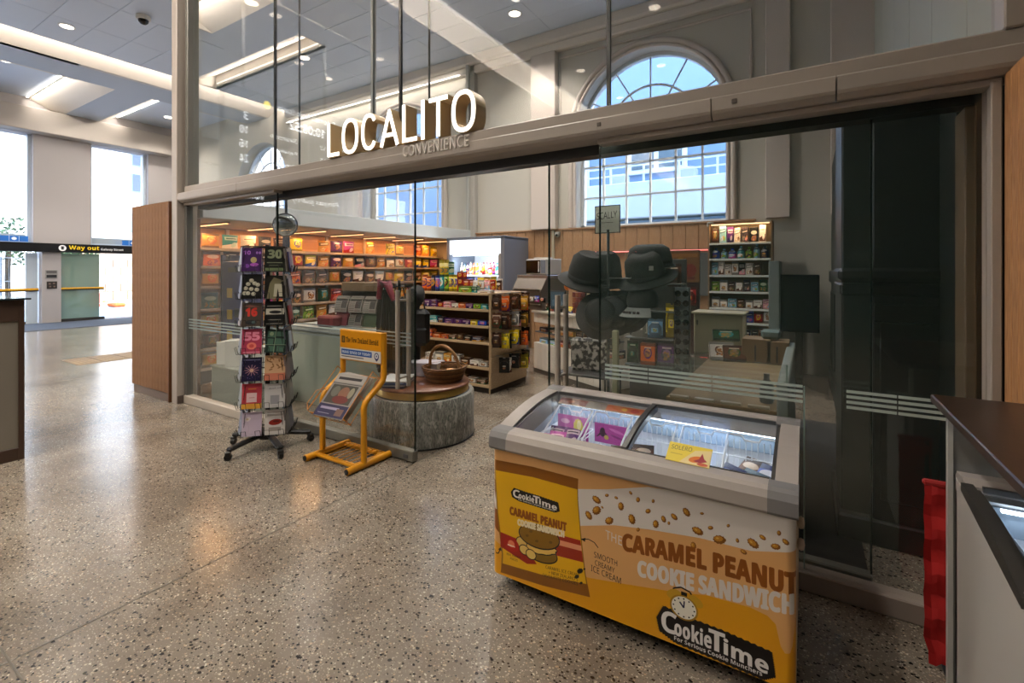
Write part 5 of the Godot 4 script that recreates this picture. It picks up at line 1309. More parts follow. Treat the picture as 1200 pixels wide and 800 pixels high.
func build_news_stand():
	var yel := mat(Color(.80, .54, .02), .38)
	var o := thing("newspaper_stand", "yellow tubular newspaper stand with header sign and wire basket", "stand", V(-3.10, 0, -2.53))
	for x in [-.245, .245]:
		var f := G.new(); f.tube([V(x, .028, .22), V(x, .028, -.21)], .026, 14); put("foot_tube", f, yel, o)
		for z in [.22, -.21]:
			var c := G.new(); c.tube([V(x, .028, z), V(x, .028, z + .006 * signf(z))], .02, 12); put("tube_mouth", c, mat(Color(.06, .04, .03), .6), o)
		var pts := [V(x, .03, .06), V(x, .30, .06), V(x, .44, .06)]
		for k in 7: pts.append(V(x, .46 + .20 * k / 6, .06 - .20 * (.5 - .5 * cos(PI * k / 6))))
		pts.append(V(x, .80, -.14)); pts.append(V(x, 1.005, -.14))
		var u := G.new(); u.tube(pts, .0235, 14); put("upright", u, yel, o)
	for z in [.12, -.15]:
		var f := G.new(); f.tube([V(-.245, .03, z), V(.245, .03, z)], .018, 10); put("cross_tube", f, yel, o)
	var w := G.new()
	for k in 9: w.tube([V(-.22 + k * .055, .05, .13), V(-.22 + k * .055, .05, -.16)], .0035, 5)
	w.tube([V(-.23, .05, .13), V(.23, .05, .13), V(.23, .05, -.16), V(-.23, .05, -.16)], .004, 5, true); put("floor_grid", w, yel, o)
	# sloping basket
	var top := V(0, .64, -.13); var low := V(0, .345, .15)
	var dn := (low - top); var up := dn.cross(V(1, 0, 0)).normalized()
	if up.y < 0: up = -up
	var g := G.new()
	for k in 8: g.tube([V(-.20 + k * .057, 0, 0) + top, V(-.20 + k * .057, 0, 0) + low, V(-.20 + k * .057, 0, 0) + low + up * .07], .0032, 5)
	for t in [0.0, .5, 1.0]: g.tube([V(-.21, 0, 0) + top + dn * t + up * .10, V(-.21, 0, 0) + top + dn * t, V(.21, 0, 0) + top + dn * t, V(.21, 0, 0) + top + dn * t + up * .10], .0035, 5)
	for x in [-.21, .21]:
		g.tube([V(x, 0, 0) + top + up * .10, V(x, 0, 0) + low + up * .10], .0035, 5); g.tube([V(x, 0, 0) + top, V(x * 1.1, .78, -.14)], .0035, 5)
	g.tube([V(-.21, 0, 0) + low + up * .07, V(.21, 0, 0) + low + up * .07], .0035, 5)
	for x in [-.30, -.36]: g.tube([V(-.21, 0, 0) + low + up * .1, V(x, .42, .12), V(x - .02, .50, .02), V(-.23, .55, -.06)], .003, 5)
	put("wire_basket", g, mat(Color(.74, .46, .08), .35), o)
	# header sign
	var p := Print.new(0, 0, 1.0, .5, 512, Color(.80, .53, .02))
	p.rect(0, 0, 1, .20, Color(.80, .79, .76)); p.rect(.03, .075, .76, .10, Color(.10, .28, .55)); p.text("MAKE SENSE OF TODAY", .05, .10, .71, .05, Color(.85, .88, .9), Print.bold)
	p.rect(.03, .035, .56, .018, Color(.35, .33, .38)); p.oval(.90, .11, .055, .065, Color(.15, .17, .35)); p.poly([Vector2(.86, .06), Vector2(.94, .06), Vector2(.90, .02)], Color(.15, .17, .35)); p.oval(.90, .115, .035, .042, Color(.85, .85, .85)); p.oval(.90, .115, .014, .022, Color(.12, .14, .3))
	p.rect(.04, .29, .085, .12, Color(.10, .06, .02)); p.text("H", .06, .31, .045, .08, Color(.78, .6, .3), Print.serif); p.text("The New Zealand Herald", .145, .305, .80, .095, Color(.10, .055, .01), Print.serif, 0, 0, .001)
	var sg := put("header_sign", B(V(-.25, .755, -.155), V(.25, 1.005, -.112), .004), yel, o)
	var fc := G.new(); fc.quad(V(-.243, .765, -.1105), V(.243, .765, -.1105), V(.243, .995, -.1105), V(-.243, .995, -.1105), V(0, 0, 1)); put("sign_print", fc, printed(p.tex(), .4), sg)
	# newspapers in the basket
	var n := Print.new(0, 0, 3, 4, 384, Color(.50, .48, .46))
	n.rect(0, 3.2, 3, .8, Color(.58, .56, .53)); n.rect(.3, 3.45, 2.4, .25, Color(.13, .12, .12)); n.rect(0, 3.05, 3, .06, Color(.2, .2, .2)); n.rect(.2, 1.2, 2.6, 1.75, Color(.24, .23, .20)); n.oval(1.7, 2.2, .5, .6, Color(.48, .34, .26)); n.oval(1.7, 1.6, .8, .35, Color(.38, .16, .13)); n.oval(.8, 2.3, .4, .5, Color(.35, .36, .32)); n.oval(2.4, 2.3, .25, .5, Color(.50, .48, .40))
	n.rect(0, 0, 3, 1.1, Color(.14, .13, .25)); n.rect(.3, .65, 1.9, .22, Color(.55, .52, .60)); n.rect(.3, .25, 1.2, .06, Color(.46, .45, .5)); n.rect(2.0, .2, .7, .6, Color(.40, .30, .26))
	var nm := printed(n.tex(), .7)
	for k in 4:
		var np := put("newspaper", B(V(-.17, 0, -.19), V(.17, .014, .19), .005), nm if k == 3 else mat(Color(.62, .60, .57), .8))
		var b := Basis(V(1, 0, 0), atan2(.295, .28)) * Basis(V(0, 1, 0), -.06 + .03 * k)
		np.transform = Transform3D(b, V(-3.10, .50, -2.52) + up * (.008 + k * .0155) + dn.normalized() * .01 * k)
		tag(np, ["lowest newspaper of the pile in the yellow stand", "second newspaper from below in the yellow stand", "third newspaper from below in the yellow stand", "topmost newspaper with colour photograph in the yellow stand"][k], "newspaper", "newspapers in the yellow stand")
		if k == 3:
			pass


# ---------------------------------------------------------------- inside the shop
func build_drum():
	var marble := grained("marble", [[0.0, Color(.24, .25, .23)], [.30, Color(.46, .455, .43)], [.48, Color(.58, .57, .54)], [.56, Color(.30, .33, .30)], [.66, Color(.62, .61, .58)], [1.0, Color(.72, .70, .67)]], V(2.4, .7, 2.4), .02, .3, .5, 30.0, 6)
	var at := V(-3.03, 0, -3.31)
	var o := thing("round_plinth", "round grey marble plinth with brass band and wooden top inside the door", "plinth", at)
	var g := G.new(); g.lathe([Vector2(.472, 0), Vector2(.475, .01), Vector2(.475, .39), Vector2(.468, .40), Vector2(0, .40)], 48); put("stone_drum", g, marble, o)
	var kl := G.new(); kl.lathe([Vector2(.478, 0), Vector2(.480, .012), Vector2(.476, .014)], 48); put("base_line", kl, mat(Color(.07, .07, .06), .5), o)
	var b := G.new(); b.lathe([Vector2(.425, .40), Vector2(.425, .462), Vector2(.42, .466)], 48); put("brass_band", b, mat(Color(.80, .64, .34), .3, .8), o)
	var s := G.new(); s.lathe([Vector2(.431, .398), Vector2(.436, .402), Vector2(.425, .407)], 48); put("dark_bead", s, mat(Color(.10, .06, .03), .4), o)
	var w := G.new(); w.lathe([Vector2(.42, .464), Vector2(.432, .466), Vector2(.432, .478), Vector2(.425, .484), Vector2(0, .484)], 48); put("wooden_top", w, grained("plinth_top", [[0, Color(.30, .18, .11)], [.6, Color(.42, .26, .17)], [1, Color(.50, .33, .22)]], V(1, 5, 8), .03, .3, .5), o)
	# wicker basket
	var ba := thing("wicker_basket", "round wicker basket with tall hoop handle on the wooden plinth top", "basket", V(-2.86, .486, -3.42))
	var wk := [mat(Color(.46, .31, .16), .7), mat(Color(.55, .38, .21), .7), mat(Color(.38, .25, .12), .7)]
	for j in 9:
		var ring := []
		var r: float = .155 + .045 * j / 8.0
		for i in 48: ring.append(V(cos(TAU * i / 48) * (r + .004 * (1 if (i + j) % 2 else -1)), .01 + j * .0145, sin(TAU * i / 48) * (r + .004 * (1 if (i + j) % 2 else -1))))
		var t := G.new(); t.tube(ring, .0085, 5, true); put("weave_band", t, wk[j % 3], ba)
	var bt := G.new(); bt.lathe([Vector2(.15, .002), Vector2(.155, .012), Vector2(0, .012)], 32); put("basket_floor", bt, wk[2], ba)
	var hp := []
	for i in 25: hp.append(V(cos(PI * i / 24) * .175, .12 + sin(PI * i / 24) * .20, .03 * sin(PI * i / 24)))
	var hg := G.new(); hg.tube(hp, .014, 8); put("handle", hg, wk[1], ba)
	for e in [[-.05, 3, .05, "yellow fruit bar lying in the wicker basket's left"], [.03, 14, .0, "brown bread roll pack in the middle of the wicker basket"], [.09, 14, -.05, "brown snack pack at the back of the wicker basket"], [-.06, 2, -.08, "gold snack pack under the handle of the wicker basket"], [.04, 12, .09, "pink snack pack at the front of the wicker basket"]]:
		goods("bag", e[1] + 32, "snack_pack", e[3], "pack", "", V(-2.86 + e[0], .52, -3.42 + e[2] + .05), V(.11, .14, .05), e[0] * 9, -1.25)
	for j in 5:
		var p := put("magazine", B(V(-.12, 0, -.15), V(.12, .012, .15), .002), mat([Color(.25, .27, .38), Color(.70, .70, .72), Color(.20, .30, .48), Color(.30, .42, .60), Color(.76, .76, .74)][j], .4))
		p.position = V(-3.12 + .006 * j, .486 + j * .0125, -3.06); p.rotation.y = .45 + .05 * (j % 3)
		tag(p, ["dark magazine at the bottom of the pile on the plinth", "white magazine second from the bottom on the plinth", "blue magazine in the middle of the plinth pile", "blue-grey magazine second from the top on the plinth", "white magazine on top of the plinth pile"][j], "magazine", "magazines piled on the plinth")
	var bx := put("paper_box", B(V(-.16, 0, -.1), V(.16, .13, .1), .004), mat(Color(.60, .58, .60), .6)); bx.position = V(-3.16, .486, -3.50); bx.rotation.y = .3; tag(bx, "pale cardboard box behind the magazines on the plinth", "box")
	# bag rack standing on the plinth
	var rk := thing("bag_rack", "slim black rack hung with dark bags on the wooden plinth", "rack", V(-3.40, .484, -3.38))
	var t2 := G.new(); t2.tube([V(0, 0, 0), V(0, .92, 0)], .014, 10); put("pole", t2, mat(Color(.08, .08, .08), .3, .5), rk)
	for y in [.86, .55]:
		for a in 4:
			var h := G.new(); h.tube([V(0, y, 0), V(cos(a * PI / 2 + .4) * .15, y, sin(a * PI / 2 + .4) * .15), V(cos(a * PI / 2 + .4) * .155, y + .03, sin(a * PI / 2 + .4) * .155)], .005, 6); put("hook", h, mat(Color(.2, .2, .2), .3, .6), rk)
	var bs := G.new(); bs.lathe([Vector2(.14, 0), Vector2(.14, .012), Vector2(0, .016)], 24); put("base", bs, mat(Color(.07, .07, .07), .4), rk)
	for e in [[-.17, .05, .03, .17, .78, Color(.24, .23, .23), "long dark grey bag at the left of the bag rack"], [-.03, .04, .13, .20, .80, Color(.11, .085, .09), "tall black bag in front on the bag rack"], [.14, .03, .10, .17, .74, Color(.09, .10, .09), "black bag with green and white stripes at the right of the bag rack"], [.03, .02, -.12, .20, .76, Color(.13, .12, .12), "charcoal bag behind the front bag on the rack"]]:
		var g2 := thing("hanging_bag", e[6], "bag", V(-3.40 + e[0], .484 + e[1], -3.38 + e[2]), .5 + e[0] * 2, "")
		var prof := PackedVector2Array()
		var hw: float = e[3] / 2.0
		prof.append_array([Vector2(-hw * .8, 0), Vector2(hw * .8, 0), Vector2(hw, .06), Vector2(hw * 1.02, .35), Vector2(hw * .9, .62), Vector2(hw * .55, e[4] - .03), Vector2(0, e[4]), Vector2(-hw * .55, e[4] - .03), Vector2(-hw * .9, .62), Vector2(-hw * 1.02, .35), Vector2(-hw, .06)])
		var b2 := G.new(); b2.prism(prof, .05, Transform3D(Basis(), V(0, 0, -.025))); 
		for f in 4: b2.tube([V(-hw * .6 + f * hw * .4, .05, .028), V(-hw * .5 + f * hw * .33, .4, .034), V(-hw * .2 + f * hw * .13, e[4] - .05, .02)], .012, 6)
		put("bag_body", b2, mat(e[5], .38), g2)
		var st := G.new(); st.tube([V(-.03, e[4] - .02, 0), V(-.01, e[4] + .08, 0), V(.01, e[4] + .08, 0), V(.03, e[4] - .02, 0)], .006, 6); put("strap", st, mat(Color(.06, .06, .06), .4), g2)
		if e[0] == .14:
			for f in 3: put("stripe", B(V(-hw * 1.0, .27 + f * .028, .040), V(hw * 1.0, .279 + f * .028, .044)), mat([Color(.5, .55, .5), Color(.14, .28, .18), Color(.5, .5, .5)][f], .5), g2)
			put("window_panel", B(V(-hw * .5, .42, .04), V(hw * .3, .60, .046), .002), mat(Color(.30, .24, .20), .15), g2)
	var sc := thing("pink_scarf", "crimson pink scarf draped over the top of the bag rack", "scarf", V(-3.42, 1.30, -3.24))
	var sg := G.new()
	for k in 4: sg.tube([V(-.10 + k * .015, -.05 - k * .008, .02 + k * .01), V(-.05, .07 + k * .012, k * .015), V(.03, .09 - k * .012, k * .012), V(.085 + k * .008, -.02 - k * .02, .02)], .024, 8, false, .6)
	put("cloth", sg, mat(Color(.48, .13, .20), .8), sc)
	var ht := thing("round_hat", "round black hat hooked at the top right of the bag rack", "hat", V(-3.11, 1.25, -3.28))
	var h2 := G.new(); h2.lathe([Vector2(0, .06), Vector2(.07, .055), Vector2(.085, .02), Vector2(.12, .0), Vector2(.125, -.006), Vector2(0, -.006)], 28, V(0, 0, 0), Basis(V(1, 0, 0), 1.2)); put("felt", h2, mat(Color(.07, .065, .065), .8), ht)
	var bp := thing("black_backpack", "small black backpack at the right side of the bag rack", "backpack", V(-3.05, .80, -3.32), .6)
	put("body", B(V(-.075, 0, -.05), V(.075, .34, .06), .04), mat(Color(.045, .045, .05), .6), bp); put("pocket", B(V(-.06, .02, .055), V(.06, .17, .085), .015), mat(Color(.05, .05, .055), .6), bp)
	var bh := G.new(); bh.tube([V(-.03, .33, 0), V(-.02, .39, 0), V(.02, .39, 0), V(.03, .33, 0)], .007, 6); put("handle", bh, mat(Color(.04, .04, .04), .6), bp)


func shelf_unit(name: String, label: String, at: Vector3, turn: float, w: float, d: float, levels: Array, wood: Material, edge: Material, back: Material, height: float) -> Node3D:
	var o := thing(name, label, "shelving", at, turn)
	put("back_panel", B(V(0, 0, -d), V(w, height, -d + .015)), back, o)
	for x in [0.0, w - .02]: put("end_panel", B(V(x, 0, -d), V(x + .02, height, -.005)), wood, o)
	for y in levels:
		var s := put("shelf", B(V(.02, y - .018, -d + .015), V(w - .02, y, -.012)), wood, o)
		put("price_edge", B(V(.02, y - .030, -.012), V(w - .02, y, 0), .003), edge, s)
	put("base", B(V(.02, 0, -d + .02), V(w - .02, .07, -.03)), mat(Color(.16, .13, .11), .7), o)
	return o


func build_left_shop():
	var cream := mat(Color(.72, .66, .56), .6)
	# recess for the snack wall under a white fascia
	var f := thing("trim_11", "white fascia and low warm soffit over the snack shelves", "soffit", V(0, 0, 0), 0, "", "structure")
	put("fascia", B(V(-6.05, 2.12, -8.1), V(-5.97, 2.34, -2.80), .006), mat(Color(.72, .74, .74), .5), f)
	put("soffit", B(V(-7.3, 2.12, -8.1), V(-6.05, 2.34, -2.80)), mat(Color(.76, .70, .63), .7), f)
	tag(put("wall_beside", B(V(-7.42, 0, -8.1), V(-7.30, 2.34, -2.76)), mat(Color(.6, .5, .4), .8)), "side wall behind the snack shelving", "wall", "", "structure")
	put("side_glass", B(V(-6.02, 2.34, -8.1), V(-6.008, 6.0, -2.76)), glass(Color(.55, .65, .6), .05), f)
	for z in [-7.95, -5.4]: put("glass_post", B(V(-6.05, 2.34, z - .03), V(-5.98, 6.0, z + .03), .004), mat(Color(.62, .62, .60), .4), f)
	put("corner_post", B(V(-6.1, 0, -8.1), V(-5.87, 6.0, -7.98), .01), mat(Color(.64, .63, .60), .6), f)
	for k in 7:
		var l := thing("soffit_lamp", "slim linear lamp on the snack soffit, %s from the shop front" % ORD[k], "lamp", V(-6.62, 2.118, -3.2 - k * .72), 0, "linear soffit lamps over the snack shelves")
		put("housing", B(V(-.42, -.02, -.025), V(.42, 0, .025), .003), mat(Color(.45, .38, .32), .5), l); put("diffuser", B(V(-.40, -.028, -.018), V(.40, -.02, .018), .003), glow(Color(1, .74, .48), 2.2), l)
		area("lamp_light", V(0, -.032, 0), V(0, -1, 0), Vector2(.8, .036), SOFFIT, Color(1, .73, .46), l)
	# the snack wall
	var rail := mat(Color(.62, .57, .50), .5)
	var levels := [.20, .46, .73, .985, 1.29, 1.56, 1.80]
	var u := thing("snack_shelving", "long wall shelving of snack bags lit by warm lamps", "shelving", V(-6.78, 0, -8.05), 0)
	var wire := mat(Color(.86, .64, .40), .5)
	put("back_panel", B(V(-.50, 0, 0), V(-.48, 2.10, 5.2)), grained("orange_slats", [[0, Color(.74, .52, .30)], [1, Color(.86, .66, .42)]], V(1, 14, 1), .03, .6), u)
	for k in 7: put("upright", B(V(-.48, 0, .05 + k * .85), V(-.44, 2.1, .10 + k * .85), .004), mat(Color(.82, .74, .62), .5), u)
	for k in 11: put("slat_rail", B(V(-.485, .3 + k * .17, .0), V(-.47, .33 + k * .17, 5.2)), wire, u)
	for y in levels:
		var s := put("shelf", B(V(-.46, y - .018, 0), V(.0, y, 5.2)), mat(Color(.56, .50, .44), .5), u)
		put("price_edge", B(V(0, y - .03, 0), V(.012, y + .006, 5.2), .003), rail, s)
	put("base", B(V(-.46, 0, .0), V(-.03, .16, 5.2)), mat(Color(.2, .17, .15), .7), u)
	var names := ["lowest", "second lowest", "third lowest", "middle", "third highest", "second highest", "top"]
	var pal := [[14, 2, 15, 14, 5, 1, 2, 9, 14, 3, 0, 5, 14, 2, 15, 14, 6, 2, 14, 1], [13, 14, 5, 2, 13, 14, 4, 5, 13, 12, 14, 2, 13, 5, 14, 0, 13, 2, 14, 13], [5, 2, 4, 5, 2, 14, 5, 4, 2, 13, 5, 14, 2, 5, 4, 2, 14, 5, 2, 13], [6, 5, 13, 12, 11, 0, 14, 13, 5, 0, 9, 10, 13, 6, 14, 2, 12, 0, 13, 5], [3, 2, 6, 6, 14, 0, 1, 14, 14, 2, 15, 13, 14, 13, 2, 3, 15, 14, 3, 3], [2, 1, 14, 2, 14, 1, 0, 3, 2, 10, 2, 15, 14, 2, 13, 13, 0, 3, 3, 11], [13, 2, 6, 13, 15, 14, 3, 2, 2, 10, 11, 2, 2, 13, 3, 2, 13, 0, 2, 3]]
	for j in 7:
		var n := 20
		var list := []
		for k in n:
			if j == 6 and k in [7, 11, 13, 16]: list.append([-1, .24]); continue
			list.append([pal[j][k], .225 + rng.randf_range(-.015, .015), [.19, .19, .20, .22, .215, .20, .22][j] * rng.randf_range(.88, 1.04), .10, rng.randi() % 4])
		row("bag", "snack_bag", "snack bag", "bag", "on the %s snack shelf" % names[j], "the shop front end", V(-6.86, levels[j] + .002, -2.95), V(0, 0, -1), PI / 2, list, .028, .10)
	# low benches and cabinets behind the left glass
	var bench := mat(Color(.44, .47, .43), .6)
	var lb := thing("low_bench", "long low grey-green bench behind the left glass panel", "bench", V(-5.9, 0, -2.86))
	put("front", B(V(0, 0, -.25), V(1.08, .385, 0), .004), bench, lb); put("top", B(V(-.01, .385, -.26), V(1.09, .405, .012), .004), mat(Color(.50, .52, .48), .5), lb)
	var cb := thing("display_counter", "pale grey-green counter behind the left sliding door", "counter", V(-5.15, 0, -3.35))
	put("front", B(V(0, 0, -.5), V(1.58, .80, 0), .006), mat(Color(.56, .60, .55), .5), cb); put("neck", B(V(.02, .80, -.48), V(1.56, .83, -.03)), mat(Color(.56, .60, .55), .5), cb); put("top", B(V(-.02, .83, -.52), V(1.60, .87, .03), .006), mat(Color(.62, .66, .64), .3), cb)
	for e in [[-5.80, .22, .26, "white carton leaning left on the low bench"], [-5.55, .30, .30, "taller white carton on the low bench"], [-5.28, .20, .24, "small white carton at the right of the low bench"]]:
		var c := thing("white_carton", e[3], "carton", V(e[0], .405, -3.02), e[0])
		put("carton_body", B(V(-e[1] / 2, 0, -.09), V(e[1] / 2, e[2], .09), .004), mat(Color(.66, .67, .64), .6), c); put("tape", B(V(-.02, e[2] - .001, -.088), V(.02, e[2] + .001, .088)), mat(Color(.55, .5, .42), .3), c)
	var nv := thing("navy_stand", "navy blue merchandise stand with yellow squares behind the glass", "stand", V(-6.30, 0, -3.18), .15)
	put("panel", B(V(0, .38, -.10), V(.62, 1.62, 0), .01), mat(Color(.06, .11, .30), .4), nv); put("side_panel", B(V(-.03, .35, -.25), V(0, 1.70, .0), .006), mat(Color(.045, .08, .22), .4), nv); put("finial", B(V(.03, 1.62, -.06), V(.09, 1.70, -.02), .01), mat(Color(.03, .04, .10), .4), nv)
	put("plinth", B(V(-.03, 0, -.25), V(.62, .38, .0), .008), mat(Color(.06, .07, .10), .5), nv)
	for k in 3: put("yellow_square", B(V(.10, .62 + k * .27, 0), V(.19, .74 + k * .27, .01), .002), mat(Color(.72, .60, .22), .5), nv)
	put("paper_label", B(V(.38, 1.18, 0), V(.53, 1.30, .006)), mat(Color(.55, .63, .66), .5), nv)
	for k in 2: put("label_panel", B(V(.24, .72 + k * .20, 0), V(.50, .83 + k * .20, .012), .002), mat(Color(.13, .13, .12), .5), nv)
	put("top_band", B(V(.12, 1.48, 0), V(.58, 1.54, .008)), mat(Color(.20, .19, .14), .5), nv)
	# newspaper rack on the counter
	var nr := thing("newspaper_rack", "tiered wire rack of folded newspapers on the pale counter", "rack", V(-4.28, .87, -3.62), .15)
	put("back_board", B(V(-.30, 0, -.10), V(.30, .40, -.085)), mat(Color(.3, .28, .26), .6), nr); put("card_tray", B(V(-.24, .40, -.12), V(.22, .50, .0), .006), mat(Color(.46, .38, .28), .8), nr)
	for y in [.0, .15]: put("tier", B(V(-.31, y, -.09), V(.31, y + .012, .07 - y * .3), .003), mat(Color(.5, .5, .5), .4, .5), nr)
	var np := Print.new(0, 0, 2, 2, 192, Color(.52, .50, .46))
	for k in 6: np.rect(.1, .2 + k * .22, .8, .1, Color(.36, .35, .33))
	np.rect(.1, 1.6, 1.8, .22, Color(.14, .13, .13)); np.rect(1.0, .5, .85, .9, Color(.26, .25, .24)); np.rect(1.0, .1, .85, .3, Color(.44, .40, .38))
	var nm := printed(np.tex(), .8)
	for e in [[-.2, .165, 0, "leftmost folded newspaper on the upper tier of the counter rack"], [.0, .165, 0, "middle folded newspaper on the upper tier of the counter rack"], [.2, .165, 0, "rightmost folded newspaper on the upper tier of the counter rack"], [-.2, .012, 1, "red-toned magazine on the lower tier of the counter rack"], [.0, .012, 0, "folded newspaper on the lower tier of the counter rack"], [.2, .012, 2, "green magazine on the lower tier of the counter rack"]]:
		var g := G.new()
		for k in 4: g.quad(V(-.09, .045 * k, .04 - .012 * k * k * .35), V(.09, .045 * k, .04 - .012 * k * k * .35), V(.09, .045 * (k + 1), .04 - .012 * (k + 1) * (k + 1) * .35), V(-.09, .045 * (k + 1), .04 - .012 * (k + 1) * (k + 1) * .35), V(0, .25 + .1 * k, 1).normalized(), [Vector2(0, 1 - k / 4.0), Vector2(1, 1 - k / 4.0), Vector2(1, .75 - k / 4.0), Vector2(0, .75 - k / 4.0)])
		g.box(V(0, .08, -.01), V(.178, .16, .03), .004)
		var n := put("folded_newspaper", g, [nm, mat(Color(.42, .14, .18), .5), mat(Color(.18, .26, .14), .5)][e[2]])
		n.transform = nr.transform * Transform3D(Basis(), V(e[0], e[1], .02)); tag(n, e[3], "newspaper")
	tag(put("red_parcel", B(V(-4.72, .87, -3.58), V(-4.46, .99, -3.40), .02), mat(Color(.42, .12, .14), .6)), "red wrapped parcel on the pale counter left of the newspapers", "parcel")


func build_gondola():
	var ply := grained("gondola_ply", [[0, Color(.66, .56, .43)], [1, Color(.78, .68, .55)]], V(6, 6, 1), .03, .55)
	var o := shelf_unit("chocolate_gondola", "wooden gondola shelving of chocolate boxes with cans on top", V(-4.50, 0, -4.75), 0, 1.24, .42, [.10, .315, .62, .822, 1.024, 1.225], ply, mat(Color(.76, .66, .52), .5), mat(Color(.52, .42, .31), .7), 1.225)
	put("back_half", B(V(.01, 0, -.86), V(1.23, 1.22, -.44)), mat(Color(.42, .32, .22), .7), o)
	for k in 6: put("end_slat", B(V(1.24, .06 + k * .195, -.86), V(1.256, .06 + k * .195 + .188, -.0), .003), ply, o)
	put("end_base", B(V(1.235, 0, -.85), V(1.25, .055, -.01)), mat(Color(.2, .15, .1), .7), o)
	var fr := V(-4.44, 0, -4.82); var X := V(1, 0, 0); var e := "the left end"
	row("box", "snack_box", "box", "box", "on the gondola's upper shelf", e, fr + V(.0, 1.026, 0), X, 0, [[14, .10, .06, .09, 0], [10, .09, .09, .1, 1], [10, .12, .05, .1, 0, 2], [0, .09, .06, .1, 2], [12, .13, .04, .1, 0, 2], [13, .10, .055, .1, 1], [1, .11, .07, .1, 0], [10, .11, .06, .1, 1], [4, .11, .06, .1, 2], [6, .10, .06, .1, 0]], .008)
	row("box", "chocolate_box", "box", "box", "on the gondola's second shelf", e, fr + V(0, .824, 0), X, 0, [[14, .09, .05, .1, 0], [0, .08, .08, .1, 2], [6, .13, .085, .1, 1], [9, .11, .07, .1, 0], [10, .14, .06, .1, 3], [10, .13, .06, .1, 2], [10, .12, .055, .1, 1], [3, .10, .06, .1, 0], [8, .13, .06, .1, 2]], .01)
	row("box", "chocolate_pack", "pack", "pack", "on the gondola's middle shelf", e, fr + V(0, .622, 0), X, 0, [[-1, .10], [1, .14, .05, .1, 1, 2], [1, .13, .06, .1, 0], [1, .11, .05, .1, 3], [14, .12, .055, .1, 1], [14, .10, .07, .1, 2], [15, .12, .06, .1, 0], [9, .14, .055, .1, 1]], .012)
	row("box", "biscuit_box", "box", "box", "on the gondola's fourth shelf", e, fr + V(0, .317, 0), X, 0, [[-1, .12], [13, .16, .10, .1, 3], [13, .13, .12, .1, 0], [2, .12, .11, .1, 1], [13, .13, .11, .1, 2], [14, .14, .08, .1, 0], [13, .13, .07, .1, 1], [13, .12, .06, .1, 2]], .012)
	row("box", "snack_tray", "tray", "tray", "on the gondola's lowest shelf", e, fr + V(0, .102, 0), X, 0, [[14, .18, .08, .1, 0], [14, .16, .07, .1, 2], [3, .14, .12, .1, 0], [3, .12, .10, .1, 1], [14, .16, .08, .1, 3], [13, .13, .06, .1, 2], [14, .14, .06, .1, 1]], .012)
	var t := V(-4.46, 1.227, -4.88)
	row("can", "crisp_can", "crisp can", "can", "on top of the gondola", e, t, X, 1.2, [[1, .075, .22, .075, 2], [1, .075, .20, .075, 2], [9, .072, .21, .072, 2], [8, .072, .21, .072, 2], [6, .072, .215, .072, 2], [4, .074, .22, .074, 2], [3, .076, .22, .076, 2], [3, .076, .22, .076, 2]], .004, .6)
	row("can", "crisp_can", "crisp can", "can", "stacked behind on the gondola", e, t + V(.20, .222, -.12), X, 1.2, [[3, .076, .20, .076, 0], [3, .076, .20, .076, 0], [5, .078, .17, .078, 1]], .004, .6)
	row("can", "crisp_can", "crisp can", "can", "in the gondola top's back row", e, t + V(.20, 0, -.12), X, 1.2, [[4, .078, .22, .078, 2], [3, .078, .22, .078, 0], [4, .078, .22, .078, 1]], .004, .6)
	row("box", "red_box", "box", "box", "mid gondola top", e, t + V(.615, 0, -.02), X, 0, [[0, .09, .085, .1, 2, 3], [0, .10, .08, .1, 0, 2]], .006)
	row("box", "tea_tray", "tray", "tray", "in front on the gondola top", e, t + V(.70, 0, .07), X, 0, [[4, .20, .075, .08, 0], [5, .08, .075, .08, 1], [13, .20, .03, .09, 0]], .008)
	row("bag", "sweet_bag", "sweet bag", "bag", "at the right of the gondola top", e, t + V(.80, 0.03, -.06), X, 0, [[13, .085, .12, .05, 1], [13, .085, .12, .05, 2], [12, .085, .12, .05, 1], [0, .085, .13, .05, 3], [14, .085, .12, .05, 0]], .006)
	row("bag", "sweet_bag", "sweet bag", "bag", "in the gondola top's right back row", e, t + V(.76, 0.03, -.22), X, 0, [[3, .10, .15, .05, 1], [2, .10, .16, .05, 2], [3, .09, .17, .05, 0], [13, .09, .14, .05, 3]], .006)
	# packs hung on the slatted end
	var z0 := -4.80
	var rows := [[1.02, [14, 1, 14, 14, 14, 2, 14]], [.80, [14, 14, 14, 13, 15, 2, 15]], [.56, [14, 3, 15, 3, 15, 1, 15]], [.26, [13, 15, 13, 15, 14, 3, 15]]]
	for j in 4:
		for k in 7:
			if j == 3 and k == 0: continue
			var tone: int = rows[j][1][k]
			var p := goods("pack", tone + 16 * ((k + j) % 4), "hanging_pack", "%s hanging pack on the gondola's slatted end, %s row, %s from the front" % [TONES[tone][0], ["top", "second", "third", "bottom"][j], ORD[k]], "pack", "packs hung on the gondola end", V(-3.20 + .04 * (k % 2), rows[j][0] - .02 * (k % 3), z0 - k * .115), V(.13, .19, .06), .35 + .15 * (k % 3), 0)
		for k in 4: 
			var h := G.new(); h.tube([V(1.25, rows[j][0] + .195, -.1 - k * .2), V(1.36, rows[j][0] + .20, -.1 - k * .2)], .004, 5); put("peg_hook", h, mat(Color(.6, .6, .6), .3, .7), o)


